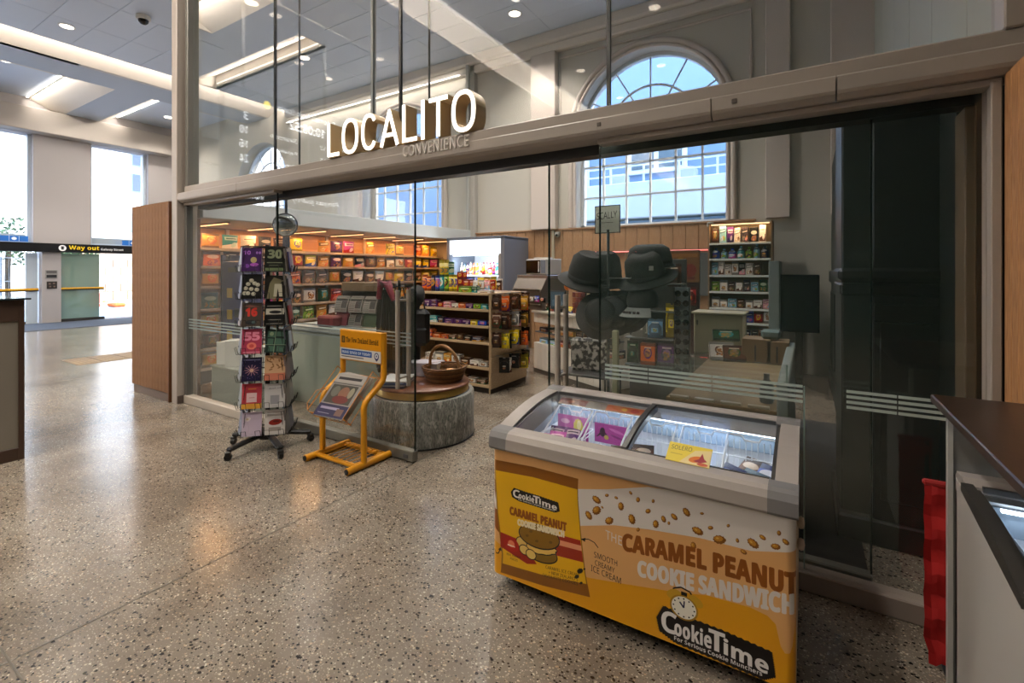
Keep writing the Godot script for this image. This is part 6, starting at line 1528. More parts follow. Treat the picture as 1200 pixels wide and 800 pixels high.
func build_back_shop():
	# open chiller
	var o := thing("open_chiller", "open-front drinks chiller with bright lit header at the back", "fridge", V(-5.80, 0, -7.0))
	var grey := mat(Color(.42, .45, .50), .4)
	put("side_panel", B(V(1.22, 0, -.85), V(1.30, 2.10, .0), .006), grey, o); put("side_panel", B(V(0, 0, -.85), V(.06, 2.10, 0), .006), grey, o); put("back_panel", B(V(.06, 0, -.85), V(1.22, 2.10, -.82)), mat(Color(.85, .87, .90), .4), o); put("top_panel", B(V(0, 2.07, -.85), V(1.30, 2.12, 0), .004), grey, o)
	put("lit_header", B(V(.05, 1.80, -.05), V(1.24, 2.075, -.015), .01), glow(Color(.93, .96, 1), .85), o)
	area("header_light", V(.65, 1.94, .0), V(0, 0, 1), Vector2(1.15, .25), .5, Color(.95, .97, 1), o)
	put("base", B(V(.06, 0, -.84), V(1.22, .30, -.02), .01), grey, o)
	put("front_post", B(V(1.17, .3, -.07), V(1.235, 1.80, .0), .006), mat(Color(.60, .60, .60), .35, .4), o)
	for y in [.55, .85, 1.14, 1.42]:
		put("shelf", B(V(.06, y - .02, -.82), V(1.17, y, -.10)), mat(Color(.86, .88, .90), .35), o)
		area("shelf_light", V(.62, y + .25, -.08), V(0, -.3, -1), Vector2(1.0, .03), .35, Color(.92, .96, 1), o)
	put("led_strip", B(V(.08, 1.775, -.12), V(1.16, 1.79, -.09)), glow(Color(.92, .96, 1), 3.0), o)
	area("shelf_light", V(.62, 1.77, -.1), V(0, -1, -.8), Vector2(1.0, .03), .8, Color(.92, .96, 1), o)
	row("bottle", "drink_bottle", "drink bottle", "bottle", "on the chiller's top shelf", "its left side", V(-5.70, 1.422, -7.3), V(1, 0, 0), 1.2, tones([13, 7, 10, 13, 1, 3, 13, 0, 12, 0, 11, 6, 9, 13], .068, .23, .068), .006, .5)
	row("bottle", "drink_bottle", "drink bottle", "bottle", "on the chiller's second shelf", "its left side", V(-5.70, 1.142, -7.25), V(1, 0, 0), 1.2, tones([3, 3, 8, 8, 9, 8, 3, 9, 8, 6, 6, 6, 6, 5], .070, .22, .070), .006, .5)
	row("bottle", "drink_bottle", "drink bottle", "bottle", "on the chiller's third shelf", "its left side", V(-5.70, .852, -7.25), V(1, 0, 0), 1.2, tones([2, 3, 3, 2, 3, 10, 0, 13, 0, 14, 0, 0, 14, 15], .070, .22, .070), .006, .5)
	# serving counter with pie warmer and microwave
	var c := thing("serving_counter", "white boarded serving counter with open shelf below, beyond the doors", "counter", V(-3.45, 0, -6.18), -.474)
	var wht := mat(Color(.84, .82, .78), .6)
	put("top", B(V(-.02, .88, -.7), V(1.52, .915, .03), .004), mat(Color(.66, .63, .58), .35), c)
	for k in 14: put("fascia_board", B(V(k * .1035, .74, -.02), V(k * .1035 + .10, .88, 0), .004), wht, c)
	for k in 14: put("lower_board", B(V(k * .1035, .06, -.02), V(k * .1035 + .10, .44, 0), .004), wht, c)
	put("carcass", B(V(0, 0, -.7), V(1.47, .44, -.022)), wht, c); put("back_panel", B(V(0, .44, -.7), V(1.47, .88, -.4)), wht, c); put("open_shelf", B(V(0, .59, -.4), V(1.47, .605, -.02)), mat(Color(.30, .31, .33), .4), c)
	put("skirting", B(V(0, 0, -.01), V(1.47, .06, .004)), mat(Color(.28, .25, .22), .6), c)
	var T := c.transform
	for e in [["box", "sweet_box", "box", "on the counter's open shelf", .60, [[9, .2, .07, .15, 0], [14, .2, .06, .15, 1], [2, .17, .09, .15, 0], [2, .16, .09, .15, 2], [14, .2, .08, .15, 3], [9, .22, .06, .15, 1], [15, .2, .07, .15, 2]]], ["box", "paper_pack", "pack", "under the counter's open shelf", .442, [[7, .22, .07, .15, 0], [7, .2, .06, .15, 1], [0, .2, .08, .15, 0], [14, .22, .07, .15, 2], [0, .2, .06, .15, 3], [14, .2, .09, .15, 1], [15, .2, .1, .15, 0]]], ["bag", "snack_packet", "packet", "on the counter top", .917, [[14, .12, .10, .06, 1], [0, .11, .09, .06, 0], [12, .13, .08, .06, 2], [7, .12, .09, .06, 0], [3, .10, .09, .06, 1], [-1, .1], [12, .13, .15, .06, 2], [-1, .10], [10, .12, .10, .06, 1], [8, .11, .08, .06, 0], [1, .12, .13, .06, 2]]]]:
		row(e[0], e[1], e[2], e[2], e[3], "its left end", T * V(.08, e[4], -.12), T.basis * V(1, 0, 0), -.474, e[5], .03)
	var mw := thing("microwave", "white microwave oven on top of the steel pie warmer", "oven", V(-3.74, 1.44, -6.45), -.30)
	put("case", B(V(0, 0, -.34), V(.44, .24, 0), .008), mat(Color(.70, .69, .67), .4), mw); put("door", B(V(.01, .02, 0), V(.32, .22, .014), .004), mat(Color(.05, .035, .03), .15), mw); put("control_panel", B(V(.335, .02, 0), V(.43, .22, .008), .003), mat(Color(.42, .46, .52), .4), mw); put("handle", B(V(.30, .04, .012), V(.318, .20, .035), .005), mat(Color(.7, .7, .7), .3), mw)
	for k in 3: put("foot", B(V(.04 + k * .17, -.012, -.28), V(.07 + k * .17, 0, -.04)), mat(Color(.1, .1, .1), .6), mw)
	tag(put("paper_tray", B(V(-3.62, 1.682, -6.62), V(-3.36, 1.705, -6.48), .004), mat(Color(.72, .70, .66), .6)), "flat white tray on top of the microwave", "tray")
	var pw := thing("pie_warmer", "stainless steel slanted pie warmer on the counter under the microwave", "warmer", V(-3.86, .917, -6.42), -.30)
	var pg := G.new(); pg.prism(PackedVector2Array([Vector2(.10, 0), Vector2(.14, .28), Vector2(.0, .50), Vector2(-.42, .50), Vector2(-.42, 0)]), .64, Transform3D(Basis(V(0, 0, 1), V(0, 1, 0), V(1, 0, 0)), V(0, 0, 0))); put("case", pg, mat(Color(.42, .39, .36), .3, .6), pw)
	put("hood", B(V(-.01, .46, -.43), V(.65, .515, .02), .006), mat(Color(.58, .54, .52), .25, .7), pw)
	for k in 3: put("shelf_rail", B(V(.03, .08 + k * .11, .115), V(.61, .09 + k * .11, .15)), mat(Color(.6, .58, .55), .3, .7), pw)
	row("bag", "pie_pack", "pie pack", "pack", "in the pie warmer", "its left side", V(-3.66, 1.04, -6.21), V(.955, 0, .295), -.3, [[2, .11, .08, .06, 0], [13, .11, .08, .06, 2], [8, .10, .09, .06, 1], [15, .11, .08, .06, 2]], .02)
	var mo := thing("small_screen", "small screen with blue wintry picture on the counter", "screen", V(-2.98, .917, -6.02), -.45)
	var sp := Print.new(0, 0, 3, 2, 128, Color(.28, .36, .42))
	sp.oval(1.6, 1.1, .6, .3, Color(.50, .58, .64), .2, .15); sp.oval(2.1, .7, .5, .3, Color(.42, .50, .56), 0, .2); sp.oval(.7, .7, .4, .4, Color(.34, .44, .52), 0, .2); sp.rect(0, 0, 3, .3, Color(.20, .26, .30))
	put("case", B(V(-.17, .03, -.03), V(.17, .30, 0), .006), mat(Color(.06, .06, .07), .4), mo); var sc := G.new(); sc.quad(V(-.155, .045, .002), V(.155, .045, .002), V(.155, .285, .002), V(-.155, .285, .002), V(0, 0, 1)); put("picture", sc, printed(sp.tex(), .2), mo); put("stand", B(V(-.06, 0, -.05), V(.06, .04, .02), .005), mat(Color(.05, .05, .05), .4), mo)
	tag(put("orange_ball", goods_ball(.055), mat(Color(.82, .42, .05), .5)), "round orange ornament beside the small screen", "ornament").position = V(-2.80, 1.28, -5.98)
	put("stem", B(V(-.006, -.37, -.006), V(.006, -.05, .006)), mat(Color(.2, .2, .2), .4), get_node("orange_ball"))
	var sb := thing("snack_cube", "small wire display of red and brown snack blocks on the counter", "display", V(-2.62, .917, -5.86), -.47)
	put("frame", B(V(-.10, 0, -.1), V(.10, .30, -.08)), mat(Color(.1, .08, .08), .5), sb)
	for j in 4:
		for i in 3: put("block", B(V(-.09 + i * .062, .01 + j * .072, -.08), V(-.035 + i * .062, .075 + j * .072, .0), .004), mat([Color(.36, .10, .08), Color(.50, .30, .18), Color(.42, .16, .12)][(i + j * 2) % 3], .5), sb)
	var fl := thing("paper_pennant", "tall cream paper pennant standing on the counter before the caps", "pennant", V(-2.36, .917, -5.72), -.47)
	var fg := G.new(); fg.prism(PackedVector2Array([Vector2(-.10, .15), Vector2(-.02, .48), Vector2(.13, .30), Vector2(.14, -.0), Vector2(.10, 0)]), .006); put("sheet", fg, mat(Color(.62, .57, .46), .7), fl)
	for k in 2: put("line", B(V(-.075, .245 + k * .02, .006), V(.12, .252 + k * .02, .008)), mat(Color(.3, .26, .2), .6), fl)
	put("foot", B(V(.04, 0, -.03), V(.16, .012, .04)), mat(Color(.2, .18, .15), .6), fl)
	# red light strip and grey panel on the back wall
	var ls := thing("red_light_strip", "thin red led light strip across the wood wall", "light", V(-2.9, 1.82, -8.0))
	put("led_strip", B(V(-.55, 0, 0), V(1.75, .018, .015)), glow(Color(1, .22, .20), 1.6), ls); area("strip_light", V(.6, .0, .03), V(0, -.2, 1), Vector2(2.2, .02), .05, Color(1, .25, .22), ls)
	put("channel", B(V(-.55, -.008, -.03), V(1.75, .026, 0)), mat(Color(.2, .1, .1), .5), ls)
	tag(put("grey_panel", B(V(-2.35, 1.10, -8.04), V(-1.25, 1.79, -7.99), .006), mat(Color(.30, .31, .31), .5)), "flat grey wall panel under the red light strip", "panel")
	for e in [[-3.95, 2.18, "small white dome camera on a white wall pipe, beside the caps"], [-1.28, 2.22, "white bullet camera at the top left of the right-hand shelves"]]:
		var cm := thing("wall_camera", e[2], "camera", V(e[0], e[1], -7.98))
		var cg := G.new(); cg.lathe([Vector2(0, -.055), Vector2(.035, -.045), Vector2(.05, -.01), Vector2(.05, .04), Vector2(0, .045)], 16); put("housing", cg, mat(Color(.72, .71, .68), .4), cm); put("bracket", B(V(-.03, -.02, -.12), V(.03, .03, 0), .005), mat(Color(.7, .7, .68), .4), cm)
		var cl := G.new(); cl.lathe([Vector2(0, -.03), Vector2(.02, -.02), Vector2(.026, 0)], 14, V(0, -.02, .035), Basis(V(1, 0, 0), -.9)); put("lens", cl, mat(Color(.04, .04, .05), .1), cm)
	tag(put("cable_pipe", B(V(-4.08, .92, -8.035), V(-4.03, 2.26, -7.99), .006), mat(Color(.66, .62, .54), .5)), "upright white cable pipe on the wood wall", "pipe")
	# tall shelves at the right
	var s := shelf_unit("wall_shelves", "white-edged tall wall shelves of boxed goods at the right", V(-1.24, 0, -7.5), 0, .84, .35, [.30, .53, .755, .96, 1.20, 1.437, 1.676, 1.905], mat(Color(.46, .36, .25), .6), mat(Color(.76, .78, .76), .4), mat(Color(.50, .40, .24), .7), 2.2)
	area("shelf_light", V(.42, 2.16, -.02), V(0, -1, -.5), Vector2(.75, .03), .35, Color(1, .80, .55), s); put("led_strip", B(V(.04, 2.165, -.05), V(.80, 2.18, -.03)), glow(Color(1, .80, .55), 1.5), s)
	var y := [.302, .532, .757, .962, 1.202, 1.439, 1.678, 1.907]
	var sn := ["lowest", "second lowest", "third lowest", "fourth lowest", "fourth highest", "third highest", "second highest", "top"]
	var tl := [[15, 14, 15, 9, 15, 14, 15], [15, 9, 15, 14, 9, 15, 14], [7, 8, 0, 15, 8, 0, 13], [13, 13, 7, 14, 13, 13, 12], [4, 13, 14, 13, 15, 7, 5], [7, 13, 13, 13, 15, 13, 14], [8, 7, 8, 6, 4, 7, 9], [14, 7, 10, 13, 15, 15, 13]]
	for j in 8:
		row("bottle" if j == 6 else "box", "toiletry_bottle" if j == 6 else "boxed_item", "bottle" if j == 6 else "boxed item", "bottle" if j == 6 else "box", "on the %s right-hand wall shelf" % sn[j], "its left side", V(-1.20, y[j], -7.62), V(1, 0, 0), 0, tones(tl[j], .095, [.14, .14, .15, .13, .15, .16, .17, .21][j], .09, -1, .2), .012)
	tag(put("partition_panel", B(V(-.40, 0, -7.4), V(-.28, 1.62, -6.7), .006), mat(Color(.42, .47, .46), .5)), "grey-green upright partition right of the wall shelves", "partition")
	tag(put("navy_screen", B(V(-.30, .72, -7.06), V(.14, 1.45, -7.0), .01), mat(Color(.02, .022, .055), .25)), "dark navy screen panel beyond the right partition", "screen")
	put("screen_leg", B(V(-.12, 0, -7.05), V(-.04, .72, -7.01)), mat(Color(.05, .05, .06), .4), get_node("navy_screen"))
	tag(put("darkening_mat", B(V(-.06, 0, -5.6), V(.26, .008, -2.82), .002), mat(Color(.09, .10, .10), .8)), "dark mat added to darken the floor behind the right glass panel", "mat")  # dark mat added over the terrazzo to darken this stretch of floor
	# dark green side lining, and a pier built solid for a dark glass reflection
	var gr := mat(Color(.048, .084, .074), .45)
	var w := thing("trim_12", "dark green panelled pier with dado moulding, standing for a reflection in the right glass", "pier", V(0, 0, 0), 0, "", "structure")
	put("lining", B(V(.30, 0, -8.1), V(.79, 2.95, -4.2)), gr, w); put("lining_dado", B(V(.27, 1.34, -8.05), V(.30, 1.50, -4.2), .012), gr, w); put("lining_base", B(V(.265, 0, -8.05), V(.30, .16, -4.2), .01), gr, w)
	for k in 3: put("lining_panel", B(V(.285, .28, -8.0 + k * 1.28), V(.30, 1.22, -6.9 + k * 1.28), .008), gr, w)
	put("pier", B(V(.17, 0, -3.9), V(.79, 2.6, -3.30), .01), gr, w); put("pier_step", B(V(.31, 0, -3.3), V(.79, 2.6, -3.26), .006), gr, w)
	put("dado", B(V(.15, 1.44, -3.92), V(.79, 1.515, -3.225), .02), gr, w); put("dado_lower", B(V(.16, 1.36, -3.92), V(.79, 1.43, -3.245), .012), gr, w); put("panel", B(V(.34, .25, -3.26), V(.60, 1.22, -3.25), .005), gr, w)
	put("panel_band", B(V(.31, 1.22, -3.26), V(.62, 1.32, -3.245), .006), gr, w); put("pier_base", B(V(.15, 0, -3.92), V(.79, .14, -3.235), .01), gr, w)
	put("end_lining", B(V(.585, 0, -3.25), V(.79, 2.5, -2.93)), gr, w)


func goods_ball(r: float) -> G:
	var g := G.new()
	var p := []
	for k in 11: p.append(Vector2(r * sin(PI * k / 10), -r * cos(PI * k / 10)))
	g.lathe(p, 18)
	return g


func build_display_stands():
	# hats and caps behind the right door
	var o := thing("cap_stand", "slim steel stand with paper sign, carrying hats and caps", "stand", V(-1.15, 0, -3.10))
	var t := G.new(); t.tube([V(0, 0, 0), V(0, 1.78, 0)], .011, 10); put("pole", t, mat(Color(.45, .47, .48), .25, .8), o)
	var b := G.new(); b.lathe([Vector2(.2, 0), Vector2(.2, .012), Vector2(0, .02)], 28); put("base", b, mat(Color(.1, .1, .1), .4), o)
	for y in [1.40, 1.15, 1.45, 1.2]:
		var k := 1.0 if y in [1.45, 1.2] else -1.0
		var h := G.new(); h.tube([V(0, y, 0), V(k * .16, y, .02), V(k * .19, y + .03, .02)], .005, 6); put("arm", h, mat(Color(.4, .4, .4), .3, .7), o)
	var p := Print.new(0, 0, 2.6, 2.2, 208, Color(.86, .90, .84))
	p.text("SCALLY", .2, 1.1, 2.1, .55, Color(.16, .17, .15), Print.plain, .1); p.line([Vector2(.7, .85), Vector2(1.9, .83)], .04, Color(.4, .43, .38))
	p.rect(0, 0, .06, 2.2, Color(.14, .16, .15)); p.rect(2.54, 0, .06, 2.2, Color(.12, .14, .13)); p.rect(0, 2.14, 2.6, .06, Color(.14, .16, .15)); p.rect(0, 0, 2.6, .06, Color(.14, .16, .15))
	put("paper_sign", B(V(-.095, 1.755, -.005), V(.085, 1.945, .004), .001), printed(p.tex(), .5), o)
	var felt := mat(Color(.125, .12, .12), .85); var black := mat(Color(.035, .038, .036), .7)
	var hat := func(called, label, at, bs, m, r, hgt, brim, band):
		var n := thing(called, label, "hat", at)
		var g := G.new()
		g.lathe([Vector2(r * .80, .0), Vector2(r * .98, .01), Vector2(r, hgt * .35), Vector2(r * .90, hgt * .8), Vector2(r * .62, hgt), Vector2(0, hgt * .94)], 28, V(0, 0, 0), bs); put("crown", g, m, n)
		var e := G.new()
		e.lathe([Vector2(r * .9, -.004), Vector2(brim, -.026), Vector2(brim + .004, -.018), Vector2(r * .9, .006)], 32, V(0, 0, 0), bs); put("brim", e, m, n)
		var d := G.new(); d.lathe([Vector2(r * 1.0, .006), Vector2(r * 1.015, .008), Vector2(r * 1.015, .034), Vector2(r * 1.0, .036)], 28, V(0, 0, 0), bs); put("band", d, band, n)
		return n
	hat.call("felt_hat", "large grey felt hat at the left of the cap stand", V(-1.33, 1.44, -3.12), Basis.from_euler(V(.25, 0, -.32)), felt, .125, .19, .185, mat(Color(.08, .08, .08), .7))
	hat.call("felt_hat", "second grey felt hat tucked behind the left one on the cap stand", V(-1.22, 1.43, -3.22), Basis.from_euler(V(.2, 0, -.05)), mat(Color(.09, .09, .09), .85), .12, .20, .17, black)
	var dm: Node3D = hat.call("felt_hat", "dark felt hat with pale diamond emblem at the right of the cap stand", V(-.92, 1.46, -3.20), Basis.from_euler(V(.35, 0, .12)), mat(Color(.10, .12, .11), .85), .13, .16, .20, mat(Color(.06, .06, .06), .7))
	put("emblem", B(V(.055, .04, .125), V(.085, .07, .131), .002), mat(Color(.6, .6, .58), .5), dm).rotation.z = 0.0
	hat.call("felt_hat", "greenish grey hat stacked above the diamond hat", V(-.93, 1.55, -3.32), Basis.from_euler(V(.1, 0, 0)), mat(Color(.10, .13, .12), .85), .15, .13, .17, black)
	for k in 3:
		hat.call("bowler_hat", ["black round hat hung nearest the door bar, brim to the glass", "middle black round hat of the three hung on the stand", "rear black round hat of the three, furthest right"][k], V(-1.19 + k * .075, 1.20 + .015 * k, -3.06 - k * .05), Basis.from_euler(V(1.25, .35, 0)), mat([Color(.022, .036, .028), Color(.028, .030, .032), Color(.02, .032, .026)][k], .65), .11, .10, .165 - k * .008, black)
	var c := thing("peaked_cap", "black cap with a pale lettered peak on the cap stand", "cap", V(-.92, 1.28, -3.12), -.2)
	var cg := G.new(); cg.lathe([Vector2(.10, -.02), Vector2(.105, .03), Vector2(.09, .08), Vector2(.05, .105), Vector2(0, .11)], 26); put("crown", cg, black, c)
	var pk := G.new()
	for k in 8:
		var a0 := -1.0 + 2.0 * k / 8; var a1 := -1.0 + 2.0 * (k + 1) / 8
		pk.quad(V(sin(a0) * .10, -.02, cos(a0) * .10), V(sin(a1) * .10, -.02, cos(a1) * .10), V(sin(a1) * .135, -.075, cos(a1) * .19), V(sin(a0) * .135, -.075, cos(a0) * .19), V(0, .6, .8))
	put("peak", pk, mat(Color(.42, .44, .42), .6), c)
	for k in 5: put("letter_mark", B(V(-.06 + k * .025, -.055, .155 - absf(k - 2) * .006), V(-.045 + k * .025, -.040, .165 - absf(k - 2) * .006)), mat(Color(.16, .10, .10), .6), c)
	tag(put("pale_post", B(V(-1.052, .62, -2.93), V(-1.012, 1.12, -2.90), .006), mat(Color(.52, .54, .42), .5)), "short pale upright post behind the freezer at the glass", "post"); put("foot", B(V(-.012, 0, -.006), V(.012, .62, .006)), mat(Color(.4, .42, .34), .5), get_node("pale_post")).position = V(-1.032, 0, -2.915)
	var sg := thing("patterned_bag", "black and white leaf-patterned bag below the black caps", "bag", V(-1.55, .66, -3.75), .1)
	var fp := FastNoiseLite.new(); fp.seed = 2
	put("bag_body", B(V(-.16, 0, -.05), V(.16, .27, .05), .02), grained("leaf_cloth", [[0, Color(.06, .06, .06)], [.46, Color(.09, .09, .09)], [.54, Color(.58, .58, .56)], [1, Color(.66, .66, .64)]], V(1.1, 1.1, 1.1), .03, .7, .3, 20, 31), sg); put("handle", goods_handle(), mat(Color(.08, .08, .08), .6), sg)
	var tb := thing("side_table", "dark wire side table under the patterned bag", "table", V(-1.55, 0, -3.75))
	put("table_top", B(V(-.22, .64, -.2), V(.22, .66, .2), .004), mat(Color(.14, .13, .12), .5), tb)
	for x in [-.2, .2]:
		for z in [-.18, .18]:
			var l := G.new(); l.tube([V(x, 0, z), V(x, .64, z)], .008, 8); put("leg", l, mat(Color(.08, .08, .08), .4), tb)
	# gift display right of the caps
	var g := thing("gift_display", "gift display of grey boards with hooks behind the caps", "display", V(-1.38, 0, -4.25))
	put("board", B(V(0, .0, -.05), V(.50, 1.60, -.02), .004), mat(Color(.24, .25, .24), .6), g)
	for k in 4: put("ledge", B(V(0, .66 + k * .24, -.02), V(.50, .672 + k * .24, .12), .003), mat(Color(.30, .32, .31), .5), g)
	var it := [["pack", 4, -1.27, 1.37, .15, .18, "lime green gift bag at the top left of the gift display"], ["pack", 4, -1.10, 1.38, .14, .17, "second lime green gift bag at the top of the gift display"], ["pack", 14, -.96, 1.36, .12, .20, "brown and gold gift bag at the top right of the gift display"], ["pack", 13, -1.26, .91, .14, .22, "white printed gift pack on the middle ledge of the gift display"], ["pack", 7, -1.12, .91, .13, .17, "pale blue gift box on the middle ledge of the gift display"], ["pack", 3, -.98, .92, .10, .30, "yellow tasselled gift on the gift display's right edge"], ["pack", 5, -1.32, .675, .10, .20, "dark green gift pack on the lowest ledge of the gift display"], ["box", 1, -1.18, .675, .13, .19, "orange gift box on the lowest ledge of the gift display"], ["bag", 10, -1.02, .675, .17, .20, "purple gift bag on the lowest ledge of the gift display"]]
	for e in it: goods(e[0], e[1] + 16 * (int(e[2] * 100) % 2 + 2) if e[1] < 16 else e[1], "gift_pack", e[6], "gift", "", V(e[2], e[3], -4.18), V(e[4], e[5], .06), .05)
	var sr := thing("sunglasses_rack", "narrow grey rack of sunglasses right of the gifts", "rack", V(-.88, 0, -4.10), .1)
	put("panel", B(V(-.065, .60, -.03), V(.065, 1.36, -.015), .004), mat(Color(.36, .40, .41), .4), sr); put("leg", B(V(-.02, 0, -.03), V(.02, .60, -.01)), mat(Color(.2, .2, .2), .4), sr); put("foot", B(V(-.1, 0, -.12), V(.1, .015, .1), .004), mat(Color(.15, .15, .15), .5), sr)
	for x in [-.062, .055]: put("edge_strip", B(V(x, .60, -.014), V(x + .008, 1.36, .02)), mat(Color(.10, .10, .11), .4), sr)
	for k in 9:
		var s := thing("sunglasses", "pair of %s sunglasses on the grey rack, %s from the top" % [["black", "tortoise", "smoky"][k % 3], ORD[k]], "sunglasses", V(-.88, 1.31 - k * .08, -4.095), .1, "sunglasses on the grey rack")
		var m := mat([Color(.03, .03, .035), Color(.14, .07, .04), Color(.12, .12, .14)][k % 3], .15)
		for x in [-.031, .031]:
			var l := G.new(); l.lathe([Vector2(0, 0), Vector2(.024, .001), Vector2(.026, .006), Vector2(.022, .008), Vector2(0, .008)], 14, V(x, 0, 0), Basis(V(1, 0, 0), PI / 2)); put("lens", l, m, s)
			put("temple", B(V(x * 1.75 - .002, -.002, -.012), V(x * 1.75 + .002, .004, .006)), m, s)
		put("bridge", B(V(-.012, .002, .002), V(.012, .007, .007)), m, s)
	var po := Print.new(0, 0, 2, 2.4, 128, Color(.40, .26, .12))
	po.rect(.1, 1.9, 1.8, .3, Color(.52, .34, .14)); po.oval(.7, 1.3, .4, .6, Color(.58, .42, .10)); po.oval(1.4, .9, .4, .5, Color(.42, .12, .07)); po.rect(.2, .2, 1.5, .2, Color(.34, .10, .07))
	tag(put("orange_poster", B(V(-1.42, 1.36, -5.99), V(-1.08, 1.74, -5.97), .002), printed(po.tex(), .5)), "orange and gold printed poster beyond the sunglasses", "poster")
	var ps := thing("poster_stand", "dark red display stand carrying the orange poster", "stand", V(-1.25, 0, -6.05))
	put("panel", B(V(-.18, .5, -.02), V(.16, 1.75, .04), .006), mat(Color(.20, .075, .06), .5), ps); put("base", B(V(-.2, 0, -.2), V(.2, .5, .2), .01), mat(Color(.08, .07, .07), .6), ps)
	for e in [[-.1, 1.12, 15, "black hanging bag under the orange poster"], [.06, 1.08, 0, "dark red hanging bag under the orange poster"]]: goods("pack", e[2] + 32, "hanging_pack", e[3], "bag", "", V(-1.25 + e[0], e[1], -5.96), V(.15, .22, .05), .1)
	# right service counter with cabinet and cartons
	var sc := thing("service_counter", "low service counter with cork-coloured top behind the manifestation stripes", "counter", V(-.74, 0, -4.75))
	put("front_panel", B(V(0, 0, 1.70), V(.62, .70, 1.75), .006), mat(Color(.34, .37, .34), .5), sc); put("side_panel", B(V(.60, 0, 0), V(.66, .88, 1.75), .008), mat(Color(.46, .50, .48), .4), sc); put("left_panel", B(V(0, 0, 0), V(.03, .70, 1.7)), mat(Color(.34, .37, .34), .5), sc)
	put("cork_top", B(V(0, .70, 0), V(.60, .72, 1.75), .003), grained("cork", [[0, Color(.36, .29, .19)], [.5, Color(.48, .40, .27)], [1, Color(.58, .50, .36)]], V(4, 4, 4), .08, .7), sc)
	for k in 4: put("rail_clip", B(V(.02 + k * .145, .72, 1.71), V(.13 + k * .145, .735, 1.74), .003), mat(Color(.62, .60, .52), .3), sc)
	var cb := thing("cream_cabinet", "cream back of a till cabinet behind the service counter", "cabinet", V(-.96, .70, -4.9))
	put("cabinet_base", B(V(.02, -.70, -.30), V(.46, 0, -.0), .006), mat(Color(.34, .33, .28), .6), cb); put("cabinet_body", B(V(.02, 0, -.30), V(.46, .38, 0), .008), mat(Color(.50, .49, .39), .5), cb); put("cabinet_cap", B(V(0, .38, -.32), V(.48, .40, .015), .006), mat(Color(.56, .54, .44), .5), cb); put("side_stile", B(V(.455, -.0, -.01), V(.485, .38, .015), .004), mat(Color(.58, .57, .48), .5), cb); put("handle", B(V(.045, .27, .0), V(.06, .32, .012), .003), mat(Color(.20, .19, .15), .4), cb)
	for e in [[-.36, .22, .20, "brown carton behind the cream cabinet"], [-.20, .16, .19, "second brown carton at the counter's right edge"]]:
		var bc := thing("brown_carton", e[3], "carton", V(e[0], .722, -4.60)); put("carton_body", B(V(-e[1] / 2, 0, -.12), V(e[1] / 2, e[2], .12), .004), mat(Color(.42, .34, .23), .75), bc); put("tape", B(V(-.012, .02, .12), V(.0, .15, .123)), mat(Color(.14, .12, .1), .4), bc)
	tag(put("steel_tin", B(V(-.33, .922, -4.66), V(-.18, 1.0, -4.54), .02), mat(Color(.50, .58, .58), .25, .5)), "pale steel tin on top of the cartons", "tin")
	for e in [[-.62, 13, .20, .16, "white illustrated magazine leaning on the service counter"], [-.52, 14, .18, .14, "brown magazine beside the white one on the service counter"], [-.60, 5, .22, .10, "dark leafy packet behind the magazines on the service counter"]]: goods("box", e[1] + 32, "magazine", e[4], "magazine", "", V(e[0], .722 + (.16 if e[1] == 5 else 0.0), -4.45 - (.1 if e[1] == 5 else 0.0)), V(e[2], e[3], .03), .3, -.4)
	tag(put("glass_screen", B(V(-.80, .722, -3.03), V(-.09, .98, -3.02)), glass(Color(.5, .62, .57), .08)), "low clear glass screen on the counter edge behind the freezer", "screen")
	put("glass_edge", B(V(-.095, .722, -3.031), V(-.087, .98, -3.019)), mat(Color(.55, .64, .60), .2), get_node("glass_screen"))
	tag(put("black_bottle", goods_bottle(), mat(Color(.03, .035, .04), .3)), "small black bottle at the right corner of the service counter", "bottle").position = V(-.20, .722, -3.18)


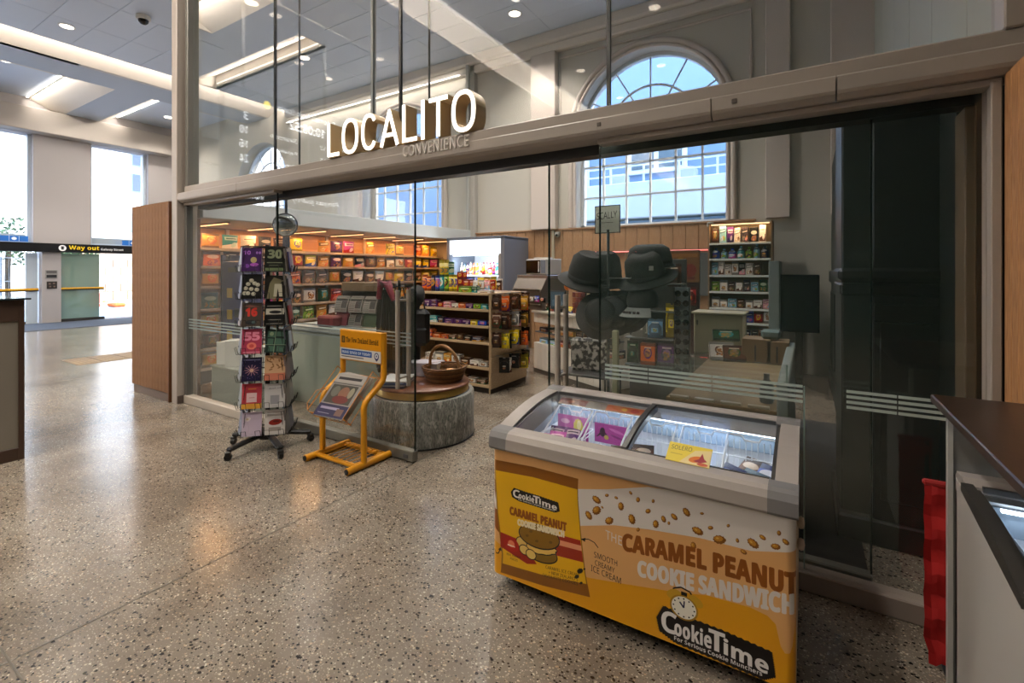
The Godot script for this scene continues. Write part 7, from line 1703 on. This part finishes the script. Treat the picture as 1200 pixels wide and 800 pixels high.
func goods_bottle() -> G:
	var g := G.new()
	g.lathe([Vector2(0, 0), Vector2(.035, 0), Vector2(.038, .01), Vector2(.038, .10), Vector2(.016, .14), Vector2(.016, .17), Vector2(0, .17)], 18)
	return g


func goods_handle() -> G:
	var g := G.new()
	g.tube([V(-.07, .26, 0), V(-.06, .36, 0), V(0, .40, 0), V(.06, .36, 0), V(.07, .26, 0)], .007, 6)
	return g


func build_left_counter():
	var o := thing("hall_counter", "grey panelled counter with brown trim and dark glass top at the left edge", "counter", V(-5.30, 0, -1.17))
	var br := mat(Color(.24, .165, .12), .45)
	put("panel", B(V(-1.0, .09, .03), V(-.012, 1.10, 2.6)), mat(Color(.46, .43, .38), .5), o)
	put("corner_stile", B(V(-.05, 0, 0), V(0, 1.27, .035), .004), br, o); put("plinth", B(V(-1.0, 0, .02), V(-.004, .10, 2.6), .004), br, o); put("fascia", B(V(-1.0, 1.10, .02), V(-.002, 1.265, 2.6), .004), br, o); put("end_panel", B(V(-1.0, 0, .0), V(-.05, 1.265, .03)), br, o)
	put("glass_top", B(V(-1.02, 1.268, -.03), V(.035, 1.282, 2.62), .003), mat(Color(.10, .14, .16), .08), o)
	for k in 3:
		var t := thing("tactile_tile", ["brown ribbed tactile floor tile nearest the wood pier", "middle brown ribbed tactile floor tile", "brown ribbed tactile floor tile furthest from the wood pier"][k], "tile", V(-10.2, 0, -3.62 + k * .345), 0, "tactile tiles in the hall floor")
		put("plate", B(V(-.40, 0, -.165), V(.40, .004, .165), .001), mat(Color(.44, .35, .20), .6), t)
		for j in 5: put("rib", B(V(-.39, .004, -.14 + j * .062), V(.39, .008, -.11 + j * .062), .0015), mat(Color(.50, .40, .23), .55), t)
	for k in 1:
		var t := thing("tactile_tile", ["brown tactile tile partly behind the wood pier"][k], "tile", V(-10.2, 0, -3.965 - k * .345), 0, "tactile tiles in the hall floor"); put("plate", B(V(-.40, 0, -.165), V(.40, .004, .165), .001), mat(Color(.44, .35, .20), .6), t)
